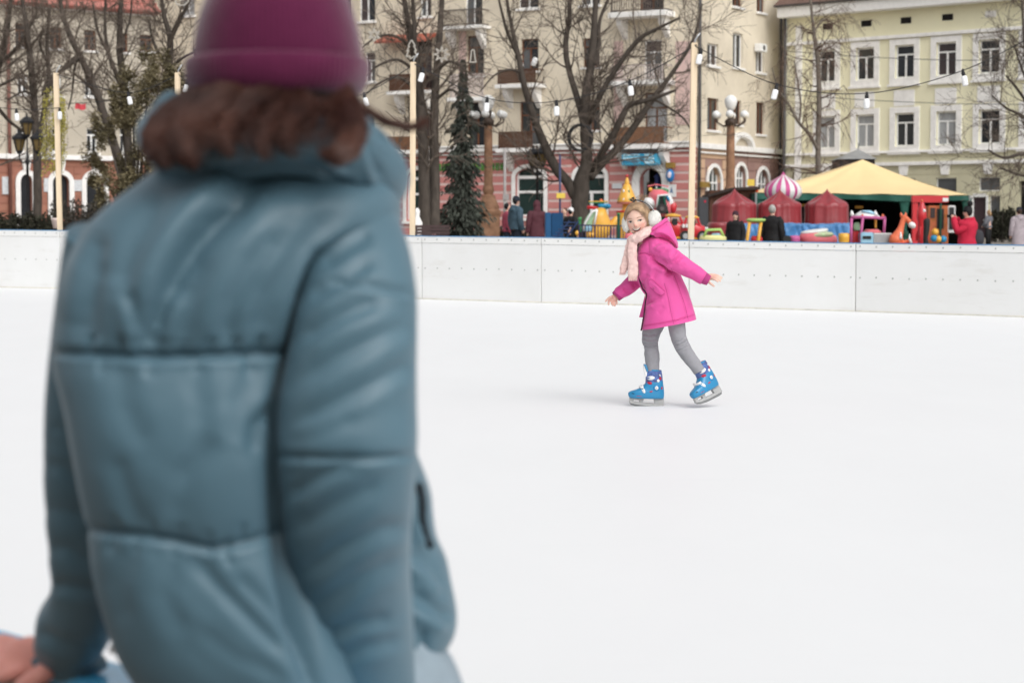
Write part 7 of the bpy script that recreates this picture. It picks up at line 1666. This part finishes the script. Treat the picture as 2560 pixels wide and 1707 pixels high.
bulge(jk, 0, [[(0,400),(1100,400)],[(0,881),(380,892),(714,885),(1100,880)],[(0,1318),(230,1320),(448,1349),(525,1370),(705,1326),(1100,1320)],[(0,1860),(1100,1860)]], .026)
# right sleeve (nearer), left sleeve (farther)
FR_ = [([(770,742),(850,700),(935,645)], .012, 19, .5), ([(750,850),(850,790),(960,745)], .012, 19, .5), ([(742,960),(850,892),(960,836),(1030,812)], .010, 20, .5), ([(722,1066),(840,1006),(960,944),(1030,908)], .011, 20, .5), ([(712,1110),(800,1080),(900,1040)], .006, 20, .5),
  ([(718,1242),(790,1196),(890,1152)], .012, 16, .5), ([(728,1325),(840,1262),(960,1206)], .010, 20, .5), ([(745,1442),(840,1375),(950,1325),(1020,1312)], .013, 18, .5), ([(768,1525),(880,1455),(1000,1395)], .010, 20, .5), ([(778,1602),(880,1560),(985,1545)], .013, 17, .5), ([(800,1665),(900,1615),(1005,1596)], .011, 17, .5),
  ([(830,704),(920,712),(1045,736)], .012, 9, .4), ([(690,1140),(800,1143),(930,1146),(1040,1140)], .013, 8, .4), ([(930,575),(860,620),(800,660)], .012, 20, .5)]
def wsleeve(P, F_, seed):
    pts = [A(x,y,d) for x,y,r_,d in P]; loft(jk, tuberings(smooth_path(pts,16), list(np.interp(np.linspace(0,len(P)-1,16),range(len(P)),[r_*UW for _,_,r_,_ in P]))), 200, 120, 2.2, folds=[(p_,d_*.55 if w_ > 10 else d_*.7,w_*1.1,r_*.7) for p_,d_,w_,r_ in F_], puff=.005, pscale=5., seed=seed)
wsleeve([(850,520,105,.0),(880,590,128,-.05),(898,690,138,-.10),(893,800,148,-.13),(885,900,154,-.14),(872,1030,166,-.14),(870,1140,166,-.14),(866,1300,156,-.10),(878,1450,146,-.05),(896,1600,140,.0),(905,1700,140,.03),(912,1800,132,.06),(915,1850,90,.08)], FR_, 3)
FL_ = soften([(n7([(130,140),(250,165)]), .012, 12, .9), (n7([(100,330),(200,350),(290,420)]), .014, 14, .9), (n7([(110,220),(260,230)]), .008, 14, .8), (n7([(90,560),(330,600)]), .008, 16, .7), (n7([(120,760),(230,770),(350,850)]), .010, 14, .9), (n7([(140,950),(260,965),(390,985)]), .014, 12, .9), (n7([(60,1190),(200,1250),(420,1290)]), .013, 14, .9)])
wsleeve([(280,600,110,.02),(258,720,112,.04),(240,860,114,.06),(226,1000,116,.08),(218,1120,114,.10),(216,1250,114,.13),(220,1380,104,.16),(218,1490,96,.20),(186,1562,104,.26),(170,1606,94,.30),(164,1632,76,.32)], FL_, 5)
# front panel hanging out on the right, with pocket slit
loft(jk, [ring(1090,900,1030,.05,.16), ring(1160,890,1058,.07,.16), ring(1240,880,1078,.09,.17), ring(1340,880,1085,.10,.17), ring(1410,880,1118,.10,.17), ring(1500,880,1139,.10,.17), ring(1570,880,1138,.10,.17), ring(1620,890,1118,.09,.17), ring(1648,900,1080,.06,.17)], 120, 90, 2.4,
     folds=[(n7([(2030,420),(2045,520),(2040,600),(2060,680),(2090,750)]), .018, 9, .5), (n7([(2000,1000),(2100,1060),(2210,1130)]), .010, 18, .8), (n7([(2000,780),(2120,860),(2200,960)]), .007, 18, .8), (n7([(2040,1180),(2060,1290)]), .010, 12, .7)], puff=.008, pscale=10, seed=8)
jacket = jk.build('jacket', m_jack, woman, smooth=True)
ps = MB(); ps.tube(smooth_path([A(1047,1205,.10), A(1056,1255,.092), A(1056,1300,.088), A(1066,1345,.10), A(1078,1366,.115)],16), [.002]+[.006]*14+[.002], 8); ps.build('pocket_slit', M('pocket_dark', (.02,.028,.035), .8), jacket, smooth=True)
zp = MB(); zp.tube(smooth_path([A(1006,1400,.07), A(1010,1480,.075), A(1004,1560,.08), A(985,1610,.085)],16), .004, 8); zp.build('front_zip', M('zip_pale', (.5,.53,.52), .4, .1), jacket, smooth=True)
bt = MB(); o = A(282,1622,.03); bt.tube([o+Vector((0,.006,0)), o, o+Vector((0,-.002,0))], [.0065,.0065,.004], 18); bt.build('snap_button', M('snap_pale', (.85,.87,.86), .3, .03), jacket, smooth=True)
cf = MB(); cf.tube([A(x,y,d) for x,y,d in ((84,1606,.33),(100,1650,.31),(150,1676,.29),(215,1672,.28),(258,1652,.30))], [.012,.015,.016,.015,.012], 10); cf.build('cuff_hem', m_jack, jacket, smooth=True)
# ---- hood lying on the shoulders and the collar
hd = MB()
FH = [((lambda L: L)([(330+40,430),(500,440),(640,432),(800,436),(900,470)]), .012, 16, .5), ([(560,330),(520,380),(500,420)], .006, 12, .8), ([(720,330),(800,360),(880,430)], .008, 14, .8), ([(880,300),(930,370),(960,460)], .009, 14, .8), ([(640,330),(660,400)], .005, 12, .7)]
hp = [(440,262,34,.09),(400,310,40,.05),(392,360,46,-.02),(440,388,54,-.085),(530,384,60,-.125),(640,376,66,-.145),(750,372,74,-.14),(850,380,84,-.105),(915,410,86,-.05),(950,460,70,.0),(955,520,40,.03)]
pts = [A(x,y,d) for x,y,r_,d in hp]; loft(hd, tuberings(smooth_path(pts,22), list(np.interp(np.linspace(0,len(hp)-1,22),range(len(hp)),[r_*UW for _,_,r_,_ in hp]))), 200, 70, 2.1, folds=FH, puff=.008, pscale=13, seed=4)
loft(hd, [ring(250,470,900,.09,.0), ring(300,425,925,.11,.0), ring(350,405,955,.12,.0), ring(420,390,985,.12,.01), ring(470,400,990,.11,.02)], 60, 90, 2.2, folds=[([(700,270),(760,330),(800,380)], .008, 16, .8), ([(850,290),(900,360)], .008, 16, .8), ([(520,270),(470,340)], .008, 16, .8)], puff=.008, pscale=13, seed=6)
hd.build('hood', m_jack, jacket, smooth=True)
# ---- hat: ribbed knit crown and folded brim
ht = MB()
def knit(rr, nl, ribs, amp, ex=2.):
    rings = crom([[y,xl,xr,d] for y,xl,xr,d in rr], nl); rows = []
    for y,xl,xr,d in rings:
        c, h, dep = ring(y,xl,xr,d); c = Vector(c); h = Vector(h); dep = Vector(dep); rows.append([c+(h*math.cos(t)+dep*math.sin(t))*(1+amp*math.cos(ribs*t)) for t in np.linspace(0,2*math.pi,ribs*6,endpoint=False)])
    return rows
ht.grid(knit([(-92,690,704,.004),(-88,640,752,.035),(-72,575,820,.07),(-35,535,858,.095),(20,508,880,.112),(80,492,897,.12),(140,484,905,.122),(175,486,903,.12)], 46, 90, .003), closed=True); hat = ht.build('hat', m_hat, woman, smooth=True)
br = MB(); br.grid(knit([(156,490,900,.118),(148,477,911,.127),(152,468,919,.135),(175,465,922,.139),(205,468,918,.138),(228,477,907,.133),(240,490,893,.126),(238,502,882,.116)], 30, 90, .004), closed=True); br.build('brim', m_hat, hat, smooth=True)
# ---- hair: back of the head, sweeping locks, a wisp in the wind
hr = MB(); rg = random.Random(17)
loft(hr, [ring(215,500,885,.112), ring(240,500,880,.112), ring(255,530,860,.1), ring(266,580,820,.08)], 14, 60, 2.)
def lock(pts, r, n, spread, thin=1.):
    base = [Vector(p) for p in pts]
    for _ in range(n):
        o = [p+rdir(rg)*spread*(.35+.65*i/len(base)) for i,p in enumerate(base)]; k = 10; P = smooth_path(o, k)
        hr.tube(P, [r*rg.uniform(.6,1.1)*max(.12,math.sin(math.pi*(.25+.72*i/(k-1)))) for i in range(k)], 4, caps=False)
def strand(pts, r, k=11):
    P = smooth_path([A(*p) for p in pts], k); hr.tube(P, [r*(1 if i < k-3 else .8-.25*(i-k+3)) for i in range(k)], 3, caps=False)
G_ = rg.gauss
def hlock(g, n, r=.0009, fuzz=2.):
    """smooth lock: guide points (px, py, depth, half-width px); strands keep their place across it"""
    g = np.array(g, float); T_ = np.gradient(g[:,:2], axis=0); N_ = np.stack([-T_[:,1], T_[:,0]], 1); N_ /= np.linalg.norm(N_, axis=1)[:,None]
    for _ in range(n):
        s = max(-1.15, min(1.3, G_(0,.6))); z = rg.uniform(-1,1); m = len(g)-int(3*rg.random()**1.6)
        strand([(g[i,0]+N_[i,0]*s*g[i,3]+G_(0,fuzz), g[i,1]+N_[i,1]*s*g[i,3]+G_(0,fuzz), g[i,2]-.016*(1-s*s)+.006*z) for i in range(m)], r)
hlock([(580,250,-.085,30),(494,276,-.125,38),(430,312,-.145,38),(402,350,-.165,36),(402,386,-.185,29),(424,408,-.19,12)], 640, fuzz=7.)
hlock([(650,246,-.10,44),(566,270,-.14,46),(496,312,-.165,42),(462,352,-.19,36),(470,388,-.2,24),(488,410,-.2,9)], 520, fuzz=7.)
hlock([(700,246,-.11,50),(640,266,-.14,38),(582,304,-.17,24),(560,346,-.2,15),(574,384,-.21,7)], 150, fuzz=9.)
hlock([(735,246,-.11,45),(700,280,-.15,26),(664,326,-.19,16),(648,368,-.215,10),(668,392,-.22,5)], 95, .0008, 9.)
hlock([(780,246,-.11,45),(752,280,-.15,24),(720,326,-.19,16),(716,366,-.215,11),(738,390,-.22,5)], 95, .0008, 9.)
hlock([(838,246,-.10,40),(866,282,-.15,32),(882,326,-.2,29),(868,368,-.23,27),(838,390,-.24,18),(806,384,-.23,7)], 400, fuzz=7.)
hlock([(862,240,-.055,16),(912,270,-.06,9),(960,300,-.05,8),(1010,317,-.05,8),(1045,313,-.05,9),(1068,300,-.05,11)], 150, .0008)
for _ in range(420):       # loose strands between the locks
    x0 = 520+340*rg.random(); dx = -90*(1-(x0-520)/340)+G_(0,22); strand([(x0,246,-.1), (x0+dx*.5+G_(0,9),285+G_(0,8),-.155), (x0+dx+G_(0,14),335+G_(0,12),-.2), (x0+dx*1.05+G_(0,20),370+G_(0,22),-.215)], .0006)
for _ in range(50):        # flyaways
    x0 = 500+390*rg.random(); strand([(x0,240,-.1), (x0+G_(0,40),270+G_(0,15),-.15), (x0+G_(0,90),330+G_(0,30),-.2)], .0005)
hr.build('hair', m_whair, woman, smooth=True)
